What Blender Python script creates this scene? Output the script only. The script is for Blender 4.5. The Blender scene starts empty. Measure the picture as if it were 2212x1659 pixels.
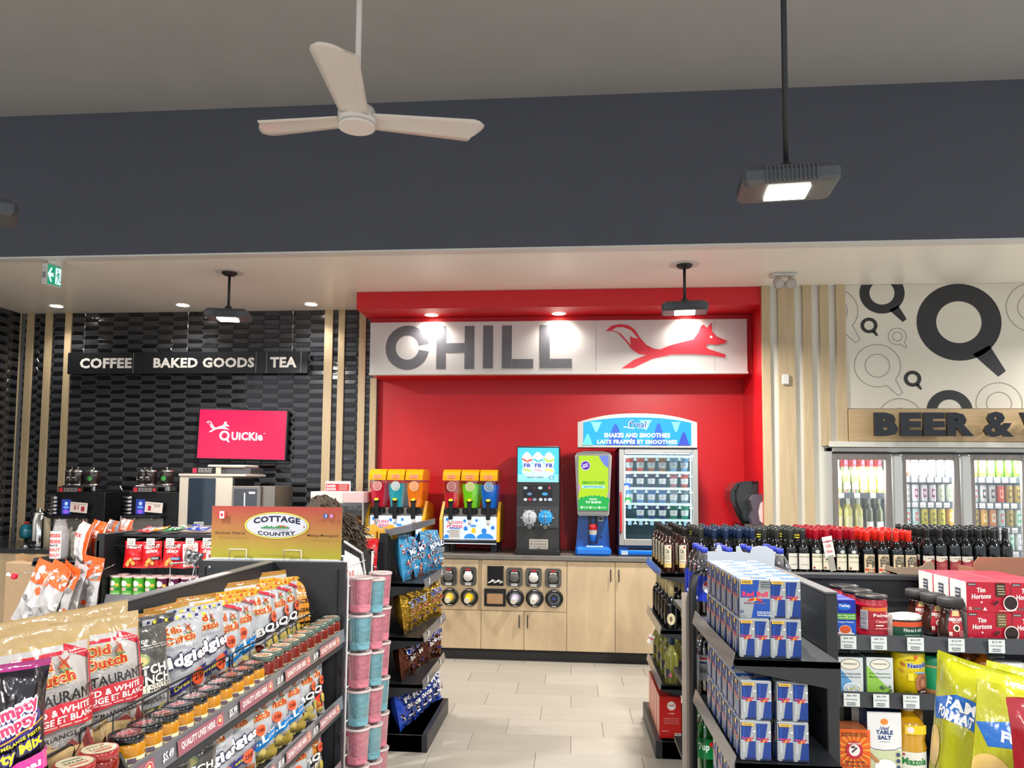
import bpy, math, random
import numpy as np
from math import sin, cos, pi, radians, hypot, atan2, exp
from mathutils import Matrix, Vector
C = bpy.context.scene.collection
rnd = random.Random(7)

# ---------------------------------------------------------------- camera
F_, PX_, PY_, PIT, YAW, ROL, ZC = 1650., 1084., 930., .0658, -.0913, -.0089, 1.58
_f = np.array([sin(YAW)*cos(PIT), cos(YAW)*cos(PIT), sin(PIT)])
_r = np.array([cos(YAW), -sin(YAW), 0.]); _d = np.cross(_f, _r)
_R = _r*cos(ROL)+_d*sin(ROL); _D = -_r*sin(ROL)+_d*cos(ROL)
CAMP = np.array([0, 0, ZC])
cam = bpy.data.cameras.new('camera'); camo = bpy.data.objects.new('camera', cam); C.objects.link(camo)
cam.sensor_width = 36; cam.lens = F_*36/2212
cam.shift_x = (1106-PX_)/2212; cam.shift_y = (PY_-829.5)/2212
cam.clip_start = .05; cam.clip_end = 60
camo.matrix_world = Matrix(((_R[0], -_D[0], -_f[0], 0), (_R[1], -_D[1], -_f[1], 0), (_R[2], -_D[2], -_f[2], ZC), (0, 0, 0, 1)))
bpy.context.scene.camera = camo
def ray(x, y): return _R*((x-PX_)/F_)+_D*((y-PY_)/F_)+_f
def PY(x, y, Y):
    d = ray(x, y); return CAMP+d*(Y/d[1])
def PZ(x, y, Z):
    d = ray(x, y); return CAMP+d*((Z-ZC)/d[2])
def PXx(x, y, X):
    d = ray(x, y); return CAMP+d*(X/d[0])
def XZ(x, y, Y):
    p = PY(x, y, Y); return float(p[0]), float(p[2])

# ---------------------------------------------------------------- view, world, lights
sc = bpy.context.scene
sc.view_settings.view_transform = 'Standard'; sc.view_settings.look = 'None'
sc.view_settings.exposure = EXPOSURE = 0.22; sc.view_settings.gamma = 1; sc.view_settings.use_curve_mapping = False
sc.cycles.max_bounces = 7; sc.cycles.diffuse_bounces = 3; sc.cycles.glossy_bounces = 3
sc.cycles.transparent_max_bounces = 8; sc.cycles.transmission_bounces = 4
sc.cycles.sample_clamp_indirect = 4; sc.cycles.caustics_reflective = False; sc.cycles.caustics_refractive = False
sc.cycles.use_denoising = True
w = bpy.data.worlds.new('world'); sc.world = w; w.use_nodes = True
w.node_tree.nodes['Background'].inputs[0].default_value = (.86, .93, 1, 1)
w.node_tree.nodes['Background'].inputs[1].default_value = .84     # daylight through the open shop front behind the camera
def light(kind, loc, power, size=.3, col=(1, .95, .88), rot=(0, 0, 0), sy=None, spot=1.4, blend=.6, spread=None):
    l = bpy.data.lights.new(kind.lower()+'_lamp', kind); l.energy = power; l.color = col
    if kind == 'AREA':
        l.size = size
        if sy: l.shape = 'RECTANGLE'; l.size_y = sy
        if spread: l.spread = spread
    elif kind == 'SPOT': l.spot_size = spot; l.spot_blend = blend; l.shadow_soft_size = size
    else: l.shadow_soft_size = size
    o = bpy.data.objects.new(kind.lower()+'_lamp', l); o.location = loc; o.rotation_euler = rot; C.objects.link(o); return o
# the shop's ceiling lamps outside the frame: same high-bay lamps over the floor behind and beside the camera
for x, y, p in ((-2.6, .2, 70), (.9, .2, 66), (3.9, .2, 85), (-2.6, -2.4, 100), (.9, -2.4, 85), (4.2, 2.9, 85), (-5.0, 2.9, 60)):
    light('AREA', (x, y, 2.75), p, .34, spread=2.9)
for x in (4.6,): light('AREA', (x, 6.1, 2.9), 35, .3, spread=2.9)
for x in (2.2, 3.1, 4.0): light('SPOT', (x, 6.0, 3.28), 26, .05, spot=1.7, blend=.9)     # bare spot lamps under the ceiling before the mural

# ---------------------------------------------------------------- colours and materials
def lin(c):
    if not isinstance(c, str): return tuple(c)[:3]
    c = c.lstrip('#'); o = []
    for i in (0, 2, 4):
        v = int(c[i:i+2], 16)/255; o.append(v/12.92 if v <= .04045 else ((v+.055)/1.055)**2.4)
    return tuple(o)
_M = {}
def mat(name, col='808080', rough=.5, metal=0, spec=None, emis=0, vc=False, alpha=None, trans=0, coat=0, bump=None, vary=None, grain=None, ior=None, aniso=None):
    if name in _M: return _M[name]
    m = bpy.data.materials.new(name); m.use_nodes = True; nt = m.node_tree; N = nt.nodes; L = nt.links
    b = N['Principled BSDF']; rgb = lin(col)+(1,)
    b.inputs['Base Color'].default_value = rgb; b.inputs['Roughness'].default_value = rough; b.inputs['Metallic'].default_value = metal
    if spec is not None: b.inputs['Specular IOR Level'].default_value = spec
    if trans: b.inputs['Transmission Weight'].default_value = trans
    if ior: b.inputs['IOR'].default_value = ior
    if coat: b.inputs['Coat Weight'].default_value = coat; b.inputs['Coat Roughness'].default_value = .08
    out = None
    if vc:
        a = N.new('ShaderNodeVertexColor'); a.layer_name = 'Col'; out = a.outputs[0]
    tc = None
    def coords(scale):
        nonlocal tc
        if tc is None: tc = N.new('ShaderNodeTexCoord')
        mp = N.new('ShaderNodeMapping'); mp.inputs['Scale'].default_value = scale if isinstance(scale, tuple) else (scale,)*3
        L.new(tc.outputs['Object'], mp.inputs[0]); return mp.outputs[0]
    if vary or grain:
        no = N.new('ShaderNodeTexNoise')
        if grain:
            L.new(coords(grain[0]), no.inputs['Vector']); no.inputs['Scale'].default_value = 1; no.inputs['Detail'].default_value = 5; no.inputs['Distortion'].default_value = 1.2; amt = grain[1]
        else:
            L.new(coords(vary[0]), no.inputs['Vector']); no.inputs['Scale'].default_value = 1; amt = vary[1]
        mx = N.new('ShaderNodeMix'); mx.data_type = 'RGBA'; mx.blend_type = 'MULTIPLY'; mx.inputs[0].default_value = 1
        mr = N.new('ShaderNodeMapRange'); mr.inputs[1].default_value = .3; mr.inputs[2].default_value = .7; mr.inputs[3].default_value = 1-amt; mr.inputs[4].default_value = 1
        L.new(no.outputs[0], mr.inputs[0]); cb = N.new('ShaderNodeCombineColor')
        for i in range(3): L.new(mr.outputs[0], cb.inputs[i])
        if out: L.new(out, mx.inputs[6])
        else: mx.inputs[6].default_value = rgb
        L.new(cb.outputs[0], mx.inputs[7]); out = mx.outputs[2]
    if out: L.new(out, b.inputs['Base Color'])
    if emis:
        b.inputs['Emission Strength'].default_value = emis; b.inputs['Emission Color'].default_value = rgb
        if out: L.new(out, b.inputs['Emission Color'])
        if vc: b.inputs['Base Color'].default_value = (0, 0, 0, 1); [L.remove(l) for l in list(b.inputs['Base Color'].links)]
    if bump:
        no = N.new('ShaderNodeTexNoise'); L.new(coords(bump[0]), no.inputs['Vector']); no.inputs['Scale'].default_value = 1; no.inputs['Detail'].default_value = 3
        bp = N.new('ShaderNodeBump'); bp.inputs['Strength'].default_value = bump[1]; bp.inputs['Distance'].default_value = bump[2] if len(bump) > 2 else .01
        L.new(no.outputs[0], bp.inputs['Height']); L.new(bp.outputs[0], b.inputs['Normal'])
    _M[name] = m; return m
def glassmat(name, tint='ffffff', refl=.06, rough=.02, dens=1):
    """thin clear sheet or shell: transparent with a glossy coat that grows towards grazing angles"""
    if name in _M: return _M[name]
    m = bpy.data.materials.new(name); m.use_nodes = True; nt = m.node_tree; N = nt.nodes; L = nt.links
    N.remove(N['Principled BSDF']); o = N['Material Output']
    t = N.new('ShaderNodeBsdfTransparent'); t.inputs[0].default_value = lin(tint)+(1,)
    g = N.new('ShaderNodeBsdfGlossy'); g.inputs['Roughness'].default_value = rough
    lw = N.new('ShaderNodeLayerWeight'); lw.inputs[0].default_value = .35
    mr = N.new('ShaderNodeMapRange'); mr.inputs[3].default_value = refl; mr.inputs[4].default_value = .75
    mx = N.new('ShaderNodeMixShader'); L.new(lw.outputs['Facing'], mr.inputs[0]); L.new(mr.outputs[0], mx.inputs[0]); L.new(t.outputs[0], mx.inputs[1]); L.new(g.outputs[0], mx.inputs[2])
    if dens < 1:
        d = N.new('ShaderNodeBsdfDiffuse'); d.inputs[0].default_value = lin(tint)+(1,)
        m2 = N.new('ShaderNodeMixShader'); m2.inputs[0].default_value = 1-dens; L.new(mx.outputs[0], m2.inputs[1]); L.new(d.outputs[0], m2.inputs[2]); mx = m2
    L.new(mx.outputs[0], o.inputs[0]); _M[name] = m; return m
PRINT = mat('print_gloss', rough=.32, vc=True)
MATTE = mat('print_matte', rough=.6, vc=True, vary=((9, 9, 9), .06))
FOIL = mat('print_foil', rough=.2, vc=True, coat=.5, bump=((22, 22, 14), .55, .012))
METF = mat('print_metal_foil', rough=.24, metal=.75, vc=True, bump=((26, 26, 26), .8, .015))
SHINE = mat('print_shiny', rough=.08, vc=True, coat=.4)
GLOW = mat('print_backlit', rough=.3, vc=True, emis=1.0)
GLOW2 = mat('print_bright_screen', rough=.3, vc=True, emis=1.25)
BLACK = mat('black_metal', '1d1f22', .45, vary=((30, 30, 30), .15))
SHELF = mat('charcoal_steel', '26292e', .42, vary=((20, 20, 20), .12), bump=((400, 400, 400), .05))
STRIP = mat('grey_price_channel', '6c6c72', .25, coat=.6)
WHITE = mat('white_plastic', 'd9d7d2', .4, vary=((30, 30, 30), .04))
CHROME = mat('chrome', 'cfd0d2', .14, metal=1)
STEEL = mat('brushed_steel', 'a09a92', .32, metal=.85, vary=((3, 3, 90), .15))
OAK = mat('pale_oak', 'c6b08c', .5, grain=((26, 26, 1.6), .22), bump=((60, 60, 5), .08))
OAKH = mat('pale_oak_across', 'c4a87f', .5, grain=((1.6, 20, 26), .2), bump=((5, 60, 60), .08))
OAKD = mat('pale_oak_door', 'cdb592', .48, grain=((9, 9, 1.8), .17))

# ---------------------------------------------------------------- 2D print
_T = {}
def text2d(s, bold=0.0):
    bold = bold if bold == .0625 else min(bold, .045)
    k = (s, bold)
    if k in _T: return _T[k]
    cu = bpy.data.curves.new('t', 'FONT'); cu.body = s; cu.size = 1; cu.offset = bold; cu.resolution_u = 2; cu.fill_mode = 'FRONT'; cu.space_character = 1+bold*1.5
    ob = bpy.data.objects.new('t', cu); me = ob.to_mesh()
    me.calc_loop_triangles()
    V = np.array([v.co[:2] for v in me.vertices]).reshape(-1, 2); Tt = [tuple(t.vertices) for t in me.loop_triangles]
    ob.to_mesh_clear(); bpy.data.objects.remove(ob); bpy.data.curves.remove(cu)
    lo = V.min(0); hi = V.max(0); V = (V-lo)/(hi-lo)
    _T[k] = (V, Tt, (hi-lo)[0]/(hi-lo)[1]); return _T[k]
class Art:
    """flat print in metres: layers of triangles with a colour each"""
    def __init__(s): s.L = []
    def tris(s, V, T, col): s.L.append((np.array(V, float), T, lin(col))); return s
    def rect(s, x0, y0, x1, y1, col): return s.tris([(x0, y0), (x1, y0), (x1, y1), (x0, y1)], [(0, 1, 2), (0, 2, 3)], col)
    def ell(s, cx, cy, rx, ry, col, n=16, rot=0):
        V = [(cx, cy)]+[(cx+rx*cos(a)*cos(rot)-ry*sin(a)*sin(rot), cy+rx*cos(a)*sin(rot)+ry*sin(a)*cos(rot)) for a in [2*pi*i/n for i in range(n)]]
        return s.tris(V, [(0, i+1, (i+1) % n+1) for i in range(n)], col)
    def ring(s, cx, cy, rx, ry, w, col, n=24):
        V = []; T = []
        for i in range(n):
            a = 2*pi*i/n; V += [(cx+rx*cos(a), cy+ry*sin(a)), (cx+(rx-w)*cos(a), cy+(ry-w)*sin(a))]; j = (i+1) % n
            T += [(2*i, 2*j, 2*j+1), (2*i, 2*j+1, 2*i+1)]
        return s.tris(V, T, col)
    def poly(s, pts, col):
        from mathutils.geometry import tessellate_polygon
        T = [tuple(t) for t in tessellate_polygon([[Vector((p[0], p[1], 0)) for p in pts]])]
        T = [t if np.cross(np.subtract(pts[t[1]], pts[t[0]]), np.subtract(pts[t[2]], pts[t[0]])) > 0 else t[::-1] for t in T]
        return s.tris(pts, T, col)
    def line(s, pts, w, col):
        for (a, b), (c, d) in zip(pts, pts[1:]):
            l = hypot(c-a, d-b) or 1; nx, ny = -(d-b)/l*w/2, (c-a)/l*w/2
            s.tris([(a-nx, b-ny), (c-nx, d-ny), (c+nx, d+ny), (a+nx, b+ny)], [(0, 1, 2), (0, 2, 3)], col)
        return s
    def text(s, t, cx, cy, w, h, col, bold=.02, rot=0, shear=0, edge=None, ew=.003, arch=0):
        V, T, asp = text2d(t, bold)
        if w is None: w = h*asp
        if edge:
            for dx, dy in ((-1, 0), (1, 0), (0, -1), (0, 1)): s._put((V, T), cx+dx*ew, cy+dy*ew, w, h, edge, rot, shear, arch)
        return s._put((V, T), cx, cy, w, h, col, rot, shear, arch)
    def _put(s, VT, cx, cy, w, h, col, rot, shear, arch):
        V, T = VT; X = (V[:, 0]-.5)*w+(V[:, 1]-.5)*h*shear; Y = (V[:, 1]-.5)*h+arch*(1-(2*(V[:, 0]-.5))**2)
        c, n = cos(rot), sin(rot); return s.tris(np.stack([cx+X*c-Y*n, cy+X*n+Y*c], 1), T, col)
    def bars(s, x0, y0, x1, y1, n, col, seed=1):
        """rows of tiny print too small to read"""
        r = random.Random(seed)
        for i in range(n):
            y = y1-(y1-y0)*(i+.5)/n; h = (y1-y0)/n*.42; x = x0
            while x < x1-.002:
                l = min(r.uniform(.12, .3)*(x1-x0), x1-x); s.rect(x, y-h/2, x+l*.86, y+h/2, col); x += l
        return s

# ---------------------------------------------------------------- mesh builder
class MB:
    def __init__(s): s.v = []; s.f = []; s.c = []; s.m = []; s.s = []
    def add(s, V, Fs, col='ffffff', mat=0, smooth=False):
        b = len(s.v); s.v.extend([tuple(map(float, p)) for p in V]); one = not isinstance(col, list); cc = lin(col) if one else None
        for i, f in enumerate(Fs):
            s.f.append(tuple(b+k for k in f)); s.c.append(cc if one else lin(col[i])); s.m.append(mat); s.s.append(smooth)
        return s
    def box(s, x0, x1, y0, y1, z0, z1, col='ffffff', mat=0, bev=0, top=None):
        if bev <= 0:
            V = [(x, y, z) for z in (z0, z1) for y in (y0, y1) for x in (x0, x1)]
            return s.add(V, [(0, 2, 3, 1), (4, 5, 7, 6), (0, 1, 5, 4), (2, 6, 7, 3), (0, 4, 6, 2), (1, 3, 7, 5)], col, mat)
        b = min(bev, abs(x1-x0)/2.01, abs(y1-y0)/2.01, abs(z1-z0)/2.01); V = []; I = {}
        X = (x0, x1); Y = (y0, y1); Z = (z0, z1); q = (b, -b)
        for i in (0, 1):
            for j in (0, 1):
                for k in (0, 1):
                    for a, p in enumerate(((X[i], Y[j]+q[j], Z[k]+q[k]), (X[i]+q[i], Y[j], Z[k]+q[k]), (X[i]+q[i], Y[j]+q[j], Z[k]))):
                        I[i, j, k, a] = len(V); V.append(p)
        Fs = []
        for a in range(3):
            for e in (0, 1):
                o = [t for t in range(3) if t != a]; f = []
                for u, w_ in ((0, 0), (1, 0), (1, 1), (0, 1)):
                    ijk = [0, 0, 0]; ijk[a] = e; ijk[o[0]] = u; ijk[o[1]] = w_; f.append(I[ijk[0], ijk[1], ijk[2], a])
                Fs.append(f)
        for a in range(3):      # edges along axis a
            o = [t for t in range(3) if t != a]
            for u in (0, 1):
                for w_ in (0, 1):
                    p = [0, 0, 0]; p[o[0]] = u; p[o[1]] = w_; r_ = list(p); r_[a] = 1
                    Fs.append([I[p[0], p[1], p[2], o[0]], I[r_[0], r_[1], r_[2], o[0]], I[r_[0], r_[1], r_[2], o[1]], I[p[0], p[1], p[2], o[1]]])
        for i in (0, 1):
            for j in (0, 1):
                for k in (0, 1): Fs.append([I[i, j, k, 0], I[i, j, k, 1], I[i, j, k, 2]])
        cen = np.array([(x0+x1)/2, (y0+y1)/2, (z0+z1)/2]); out = []
        for f in Fs:
            P = np.array([V[t] for t in f]); n = np.cross(P[1]-P[0], P[2]-P[0]); out.append(f if n.dot(P.mean(0)-cen) > 0 else f[::-1])
        return s.add(V, out, col, mat)
    def lathe(s, prof, c=(0, 0, 0), n=20, col='ffffff', mat=0, smooth=True, axis='z', cap=True):
        """prof: [(r, h)] or [(r, h, colour)] from bottom to top"""
        V = []; Fs = []; cols = []
        for p in prof:
            for i in range(n):
                a = 2*pi*i/n; x, y, z = p[0]*cos(a), p[0]*sin(a), p[1]
                if axis == 'x': x, y, z = z, x, y
                elif axis == 'y': x, y, z = y, z, x
                V.append((c[0]+x, c[1]+y, c[2]+z))
        for k in range(len(prof)-1):
            cc = prof[k][2] if len(prof[k]) > 2 else col
            for i in range(n): j = (i+1) % n; Fs.append((k*n+i, k*n+j, (k+1)*n+j, (k+1)*n+i)); cols.append(cc)
        s.add(V, Fs, cols, mat, smooth)
        if cap:
            b = len(s.v)-len(V)
            for k, rev in ((0, True), (len(prof)-1, False)):
                if prof[k][0] > 1e-5:
                    f = [b+k*n+i for i in range(n)]; s.f.append(tuple(f[::-1] if rev else f)); s.c.append(lin(prof[min(k, len(prof)-2)][2] if len(prof[0]) > 2 else col)); s.m.append(mat); s.s.append(False)
        return s
    def tube(s, pts, r, n=6, col='ffffff', mat=0, closed=False):
        P = [np.array(p, float) for p in pts]; m = len(P); V = []; Fs = []
        for i, p in enumerate(P):
            if closed: t = P[(i+1) % m]-P[i-1]
            else: t = P[min(i+1, m-1)]-P[max(i-1, 0)]
            t = t/(np.linalg.norm(t) or 1); a = np.array([0, 0, 1.]) if abs(t[2]) < .9 else np.array([1., 0, 0])
            u = np.cross(t, a); u /= np.linalg.norm(u); w_ = np.cross(t, u); rr = r[i] if isinstance(r, (list, tuple)) else r
            for k in range(n): g = 2*pi*k/n; V.append(p+u*rr*cos(g)+w_*rr*sin(g))
        for i in range(m if closed else m-1):
            for k in range(n): a, b = i*n+k, i*n+(k+1) % n; c_, d_ = ((i+1) % m)*n+(k+1) % n, ((i+1) % m)*n+k; Fs.append((a, d_, c_, b))
        if not closed: Fs += [tuple(range(n)), tuple((m-1)*n+k for k in range(n))[::-1]]
        return s.add(V, Fs, col, mat, n > 4)
    def prism(s, pts, f3, h0, h1, col='ffffff', mat=0, side=None):
        """pts: outline (anticlockwise seen from the front); f3(x, y, h) -> point"""
        n = len(pts); V = [f3(x, y, h) for h in (h0, h1) for x, y in pts]
        s.add(V, [tuple(range(n))[::-1], tuple(range(n, 2*n))], col, mat)
        return s.add(V, [(i, (i+1) % n, n+(i+1) % n, n+i) for i in range(n)], side or col, mat)
    def solid2d(s, VT, f3, h0, h1, col='ffffff', mat=0, side=None):
        V2, T = VT; n = len(V2); E = {}
        for t in T:
            for a, b in ((t[0], t[1]), (t[1], t[2]), (t[2], t[0])):
                E[(a, b)] = 1
        V = [f3(x, y, h) for h in (h0, h1) for x, y in V2]
        s.add(V, [tuple(n+i for i in t) for t in T], col, mat)
        return s.add(V, [(a, b, n+b, n+a) for a, b in E if (b, a) not in E], side or col, mat)
    def grid(s, fn, nu, nv, col='ffffff', mat=0, smooth=True, flip=False):
        V = [fn(i/nu, j/nv) for j in range(nv+1) for i in range(nu+1)]; Fs = []; cols = []
        for j in range(nv):
            for i in range(nu):
                a = j*(nu+1)+i; f = (a, a+1, a+nu+2, a+nu+1); Fs.append(f[::-1] if flip else f)
                cols.append(col((i+.5)/nu, (j+.5)/nv) if callable(col) else col)
        return s.add(V, Fs, cols, mat, smooth)
    def art(s, A, f3, mat=0, maxe=None, h0=.0004, dh=.0003, smooth=False):
        """print the layers of A on the surface f3(x, y, height)"""
        for k, (V, T, col) in enumerate(A.L):
            V = [tuple(p) for p in V]; h = h0+k*dh
            if maxe:
                mid = {}
                def m_(a, b):
                    q = (min(a, b), max(a, b))
                    if q not in mid: mid[q] = len(V); V.append(((V[a][0]+V[b][0])/2, (V[a][1]+V[b][1])/2))
                    return mid[q]
                work = [tuple(t) for t in T]; T2 = []
                while work:
                    t = work.pop(); es = [(hypot(V[t[i]][0]-V[t[(i+1) % 3]][0], V[t[i]][1]-V[t[(i+1) % 3]][1]), i) for i in range(3)]; l, i = max(es)
                    if l <= maxe or len(T2)+len(work) > 6000: T2.append(t); continue
                    a, b, c = t[i], t[(i+1) % 3], t[(i+2) % 3]; q = m_(a, b); work += [(a, q, c), (q, b, c)]
                T = T2
            s.add([f3(x, y, h) for x, y in V], T, col, mat, smooth)
        return s
    def mesh(s, name, mats):
        me = bpy.data.meshes.new(name); me.from_pydata(s.v, [], s.f)
        for m in (mats if isinstance(mats, (list, tuple)) else [mats]): me.materials.append(m)
        me.polygons.foreach_set('material_index', s.m); me.polygons.foreach_set('use_smooth', s.s)
        nl = [len(f) for f in s.f]; ca = me.color_attributes.new('Col', 'FLOAT_COLOR', 'CORNER')
        arr = np.repeat(np.array([tuple(c)+(1.,) for c in s.c], dtype=np.float32), nl, axis=0)
        ca.data.foreach_set('color', arr.ravel()); me.update(); return me
    def build(s, name, mats, parent=None, loc=None, rz=0, label=None, cat=None, group=None, kind=None):
        o = bpy.data.objects.new(name, s.mesh(name, mats)); C.objects.link(o)
        if parent: o.parent = parent
        if loc is not None: o.location = loc
        if rz: o.rotation_euler = (0, 0, rz)
        return tag(o, label, cat, group, kind)
def tag(o, label=None, cat=None, group=None, kind=None):
    if label: o['label'] = label
    if cat: o['category'] = cat
    if group: o['group'] = group
    if kind: o['kind'] = kind
    return o
def thing(name, label, cat, loc=(0, 0, 0), rz=0, group=None):
    o = bpy.data.objects.new(name, None); C.objects.link(o); o.location = tuple(map(float, loc)); o.rotation_euler = (0, 0, rz); o.empty_display_size = .05
    return tag(o, label, cat, group)
def part(name, me, parent, loc=None, rot=None, label=None, scale=None):
    o = bpy.data.objects.new(name, me); C.objects.link(o); o.parent = parent
    if loc is not None: o.location = loc
    if rot is not None: o.rotation_euler = rot
    if scale is not None: o.scale = scale
    if label: o['label'] = label
    return o
def struct(name, mb, mats, parent=None):
    return mb.build(name, mats, parent, kind=None if parent else 'structure')
class Proto:
    """parts [(name, mesh, label)] of a thing; put() makes a thing of its own from them"""
    def __init__(s, name, cat, parts): s.name, s.cat, s.parts = name, cat, parts
    def put(s, label, loc, rz=0, group=None, rot=None, scale=None, name=None):
        if len(s.parts) == 1:
            o = bpy.data.objects.new(name or s.name, s.parts[0][1]); C.objects.link(o); o.location = tuple(map(float, loc)); o.rotation_euler = (0, 0, rz); tag(o, label, s.cat, group)
        else:
            o = thing(name or s.name, label, s.cat, loc, rz, group)
            for p in s.parts: part(p[0], p[1], o, label=p[2] if len(p) > 2 else None)
        if rot is not None: o.rotation_euler = rot
        if scale is not None: o.scale = scale
        return o
ORD = ['first', 'second', 'third', 'fourth', 'fifth', 'sixth', 'seventh', 'eighth', 'ninth', 'tenth', 'eleventh', 'twelfth', 'thirteenth', 'fourteenth', 'fifteenth', 'sixteenth', 'seventeenth', 'eighteenth', 'nineteenth', 'twentieth', 'twenty-first', 'twenty-second', 'twenty-third', 'twenty-fourth', 'twenty-fifth', 'twenty-sixth', 'twenty-seventh', 'twenty-eighth', 'twenty-ninth', 'thirtieth']
def front(o=(0, 0, 0)):      # a plane facing the camera side (-Y)
    return lambda x, y, h: (o[0]+x, o[1]-h, o[2]+y)

class RA(Art):
    """print given in fractions of a face W x H, centred on x, rising from 0"""
    def __init__(s, W, H): Art.__init__(s); s.W, s.H = W, H
    def X(s, x): return (x-.5)*s.W
    def R(s, x0, y0, x1, y1, col): return s.rect(s.X(x0), y0*s.H, s.X(x1), y1*s.H, col)
    def E(s, x, y, rx, ry, col, n=14, rot=0): return s.ell(s.X(x), y*s.H, rx*s.W, ry*s.H, col, n, rot)
    def P(s, pts, col): return s.poly([(s.X(x), y*s.H) for x, y in pts], col)
    def T(s, t, x, y, w, h, col, **k): return s.text(t, s.X(x), y*s.H, w*s.W if w else None, h*s.H, col, **k)
    def B(s, x0, y0, x1, y1, n, col, seed=1): return s.bars(s.X(x0), y0*s.H, s.X(x1), y1*s.H, n, col, seed)
    def Ln(s, pts, w, col): return s.line([(s.X(x), y*s.H) for x, y in pts], w*s.W, col)
def bag_surface(W, H, T, seed=0, wr=.004, pinch=.08, seal=.045):
    r = random.Random(seed); ph = [r.uniform(0, 6.3) for _ in range(8)]; kx = [r.uniform(9, 17)*.18/W for _ in range(3)]
    def S(x, y, h, side=1):
        v = max(0, min(1, y/H)); q = (v-seal)/(1-2*seal); e = sin(pi*q)**.5 if 0 < q < 1 else 0
        hw = W/2*(1-pinch*e); u = max(-1, min(1, x/(W/2))); g = (1-abs(u)**2.6)
        end = abs(2*v-1)**2
        wv = wr*(.35+1.2*end)*(sin(kx[0]*x*6+ph[0]+v*3)+.7*sin(kx[1]*x*9+ph[1]-v*5)+.6*sin(26*v+ph[2]+kx[2]*x*4))*(1-abs(u)**4)
        t = T/2*e*g+wv*(.3+e); cr = .0012*sin(v*H*1400) if q <= 0 or q >= 1 else 0
        bend = .012*sin(ph[3]+u*2.2)*(end if v > .5 else end*.3)
        return (hw*u, side*(-max(t, .0008)-h)+cr+bend, y)
    return S
def bag_mesh(name, W, H, T, cols, A, seed=0, m=None, wr=.004, nu=26, nv=34, art_edge=.016, back=True, pinch=.08):
    """cols(v) -> colour of the foil at height v"""
    S = bag_surface(W, H, T, seed, wr, pinch); b = MB(); c = cols if callable(cols) else (lambda v: cols)
    nu = max(nu, 24); nv = max(nv, 32); art_edge = min(art_edge, .016)
    b.grid(lambda u, v: S((u-.5)*W, v*H, 0), nu, nv, lambda u, v: c(v))
    b.grid(lambda u, v: S((u-.5)*W, v*H, 0, -1), 10, 14, lambda u, v: c(v), flip=True)
    if A is not None: b.art(A, lambda x, y, h: S(x, y, h), maxe=art_edge, h0=.0010, dh=.0004, smooth=True)
    return b.mesh(name, m or FOIL)
# ================================================================ the setting
YF, YT, YN, H, XL, XR = 6.775, 7.49, 7.55, 3.30, -5.80, 1.655
YB, ZB, ZS, XS = 5.503, 4.43, 3.14, -1.97
RED = mat('red_wall_paint', 'cf1420', .42, vary=((3, 3, 3), .04))
CEIL = mat('white_ceiling_paint', 'f8f3ea', .3, vary=((2, 2, 2), .03), spec=.35)
NAVY = mat('dark_blue_paint', '4f525c', .6, vary=((3, 3, 3), .05))
GREYC = mat('grey_ceiling_paint', 'a09f9d', .7, vary=((3, 3, 3), .05))
WALLW = mat('white_wall_paint', 'dcdacf', .5, vary=((3, 3, 3), .03))
MURAL = mat('cream_mural_board', 'd8d2c3', .5, vary=((3, 3, 3), .03))
GROUT = mat('dark_grout', '65666b', .8)
TILEG = mat('glossy_black_tile', '111214', .07, spec=.7, bump=((30, 30, 30), .06))
TILEM = mat('sheen_grey_tile', '3d3e42', .17, spec=.6, bump=((30, 30, 30), .05))  # same tile; reflections on alternate ones put into this greyer colour
GRIS = mat('grey_frame_metal', '8a8a88', .4)
FRAME = mat('light_grey_frame', 'b5b5b0', .4)
FLB = mat('floor_grout', '9d968b', .8)
FLT = [mat('stone_floor_tile_%d' % i, c, .38, grain=((1.2, 3.4, 1), .16), bump=((20, 20, 20), .03)) for i, c in enumerate(('b3ada2', 'b7b1a6', 'aea89d', 'b5afa5'))]

b = MB().box(-7, 6, -4, 8, -.12, -.006); fl = struct('floor', b, FLB)
TL, TW, g = .61, .305, .0016
far = MB(); tiles = {}
for j in range(-14, 28):
    y0 = -.0+j*TW; off = (j % 3)*TL/3
    for i in range(-12, 10):
        x0 = i*TL+off; x1, y1 = x0+TL, y0+TW; k = (i*7+j*3) % 4
        if y1 < 2.3 or y0 > 7.0 or x1 < -1.3 or x0 > 1.2:
            if y0 < 7.5 and abs(x0) < 6.2: far.box(x0+g, x1-g, y0+g, y1-g, -.006, 0, mat=k)
            continue
        if k not in tiles: tiles[k] = MB().box(g, TL-g, g, TW-g, -.006, 0, bev=.0012).mesh('tile', FLT[k])
        part('tile', tiles[k], fl, (x0, y0, 0))
o = far.build('tile_field', FLT, fl, kind='stuff')

struct('ceiling', MB().box(XL-.2, 6, YB+.08, 8, H, H+.1), CEIL)
struct('ceiling_high', MB().box(-7, 6, -1.0, YB+.1, ZB, ZB+.1), GREYC)
struct('trim_1', MB().box(-7, 6, YB, YB+.08, H-.006, ZB), NAVY)['label'] = 'dark blue bulkhead between the two ceilings'
struct('trim_2', MB().box(-7, 6, YB-.004, YB+.1, H-.02, H-.006), WHITE)
struct('wall_left', MB().box(XL-.1, XL, 2, 8, 0, H), GROUT)
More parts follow.
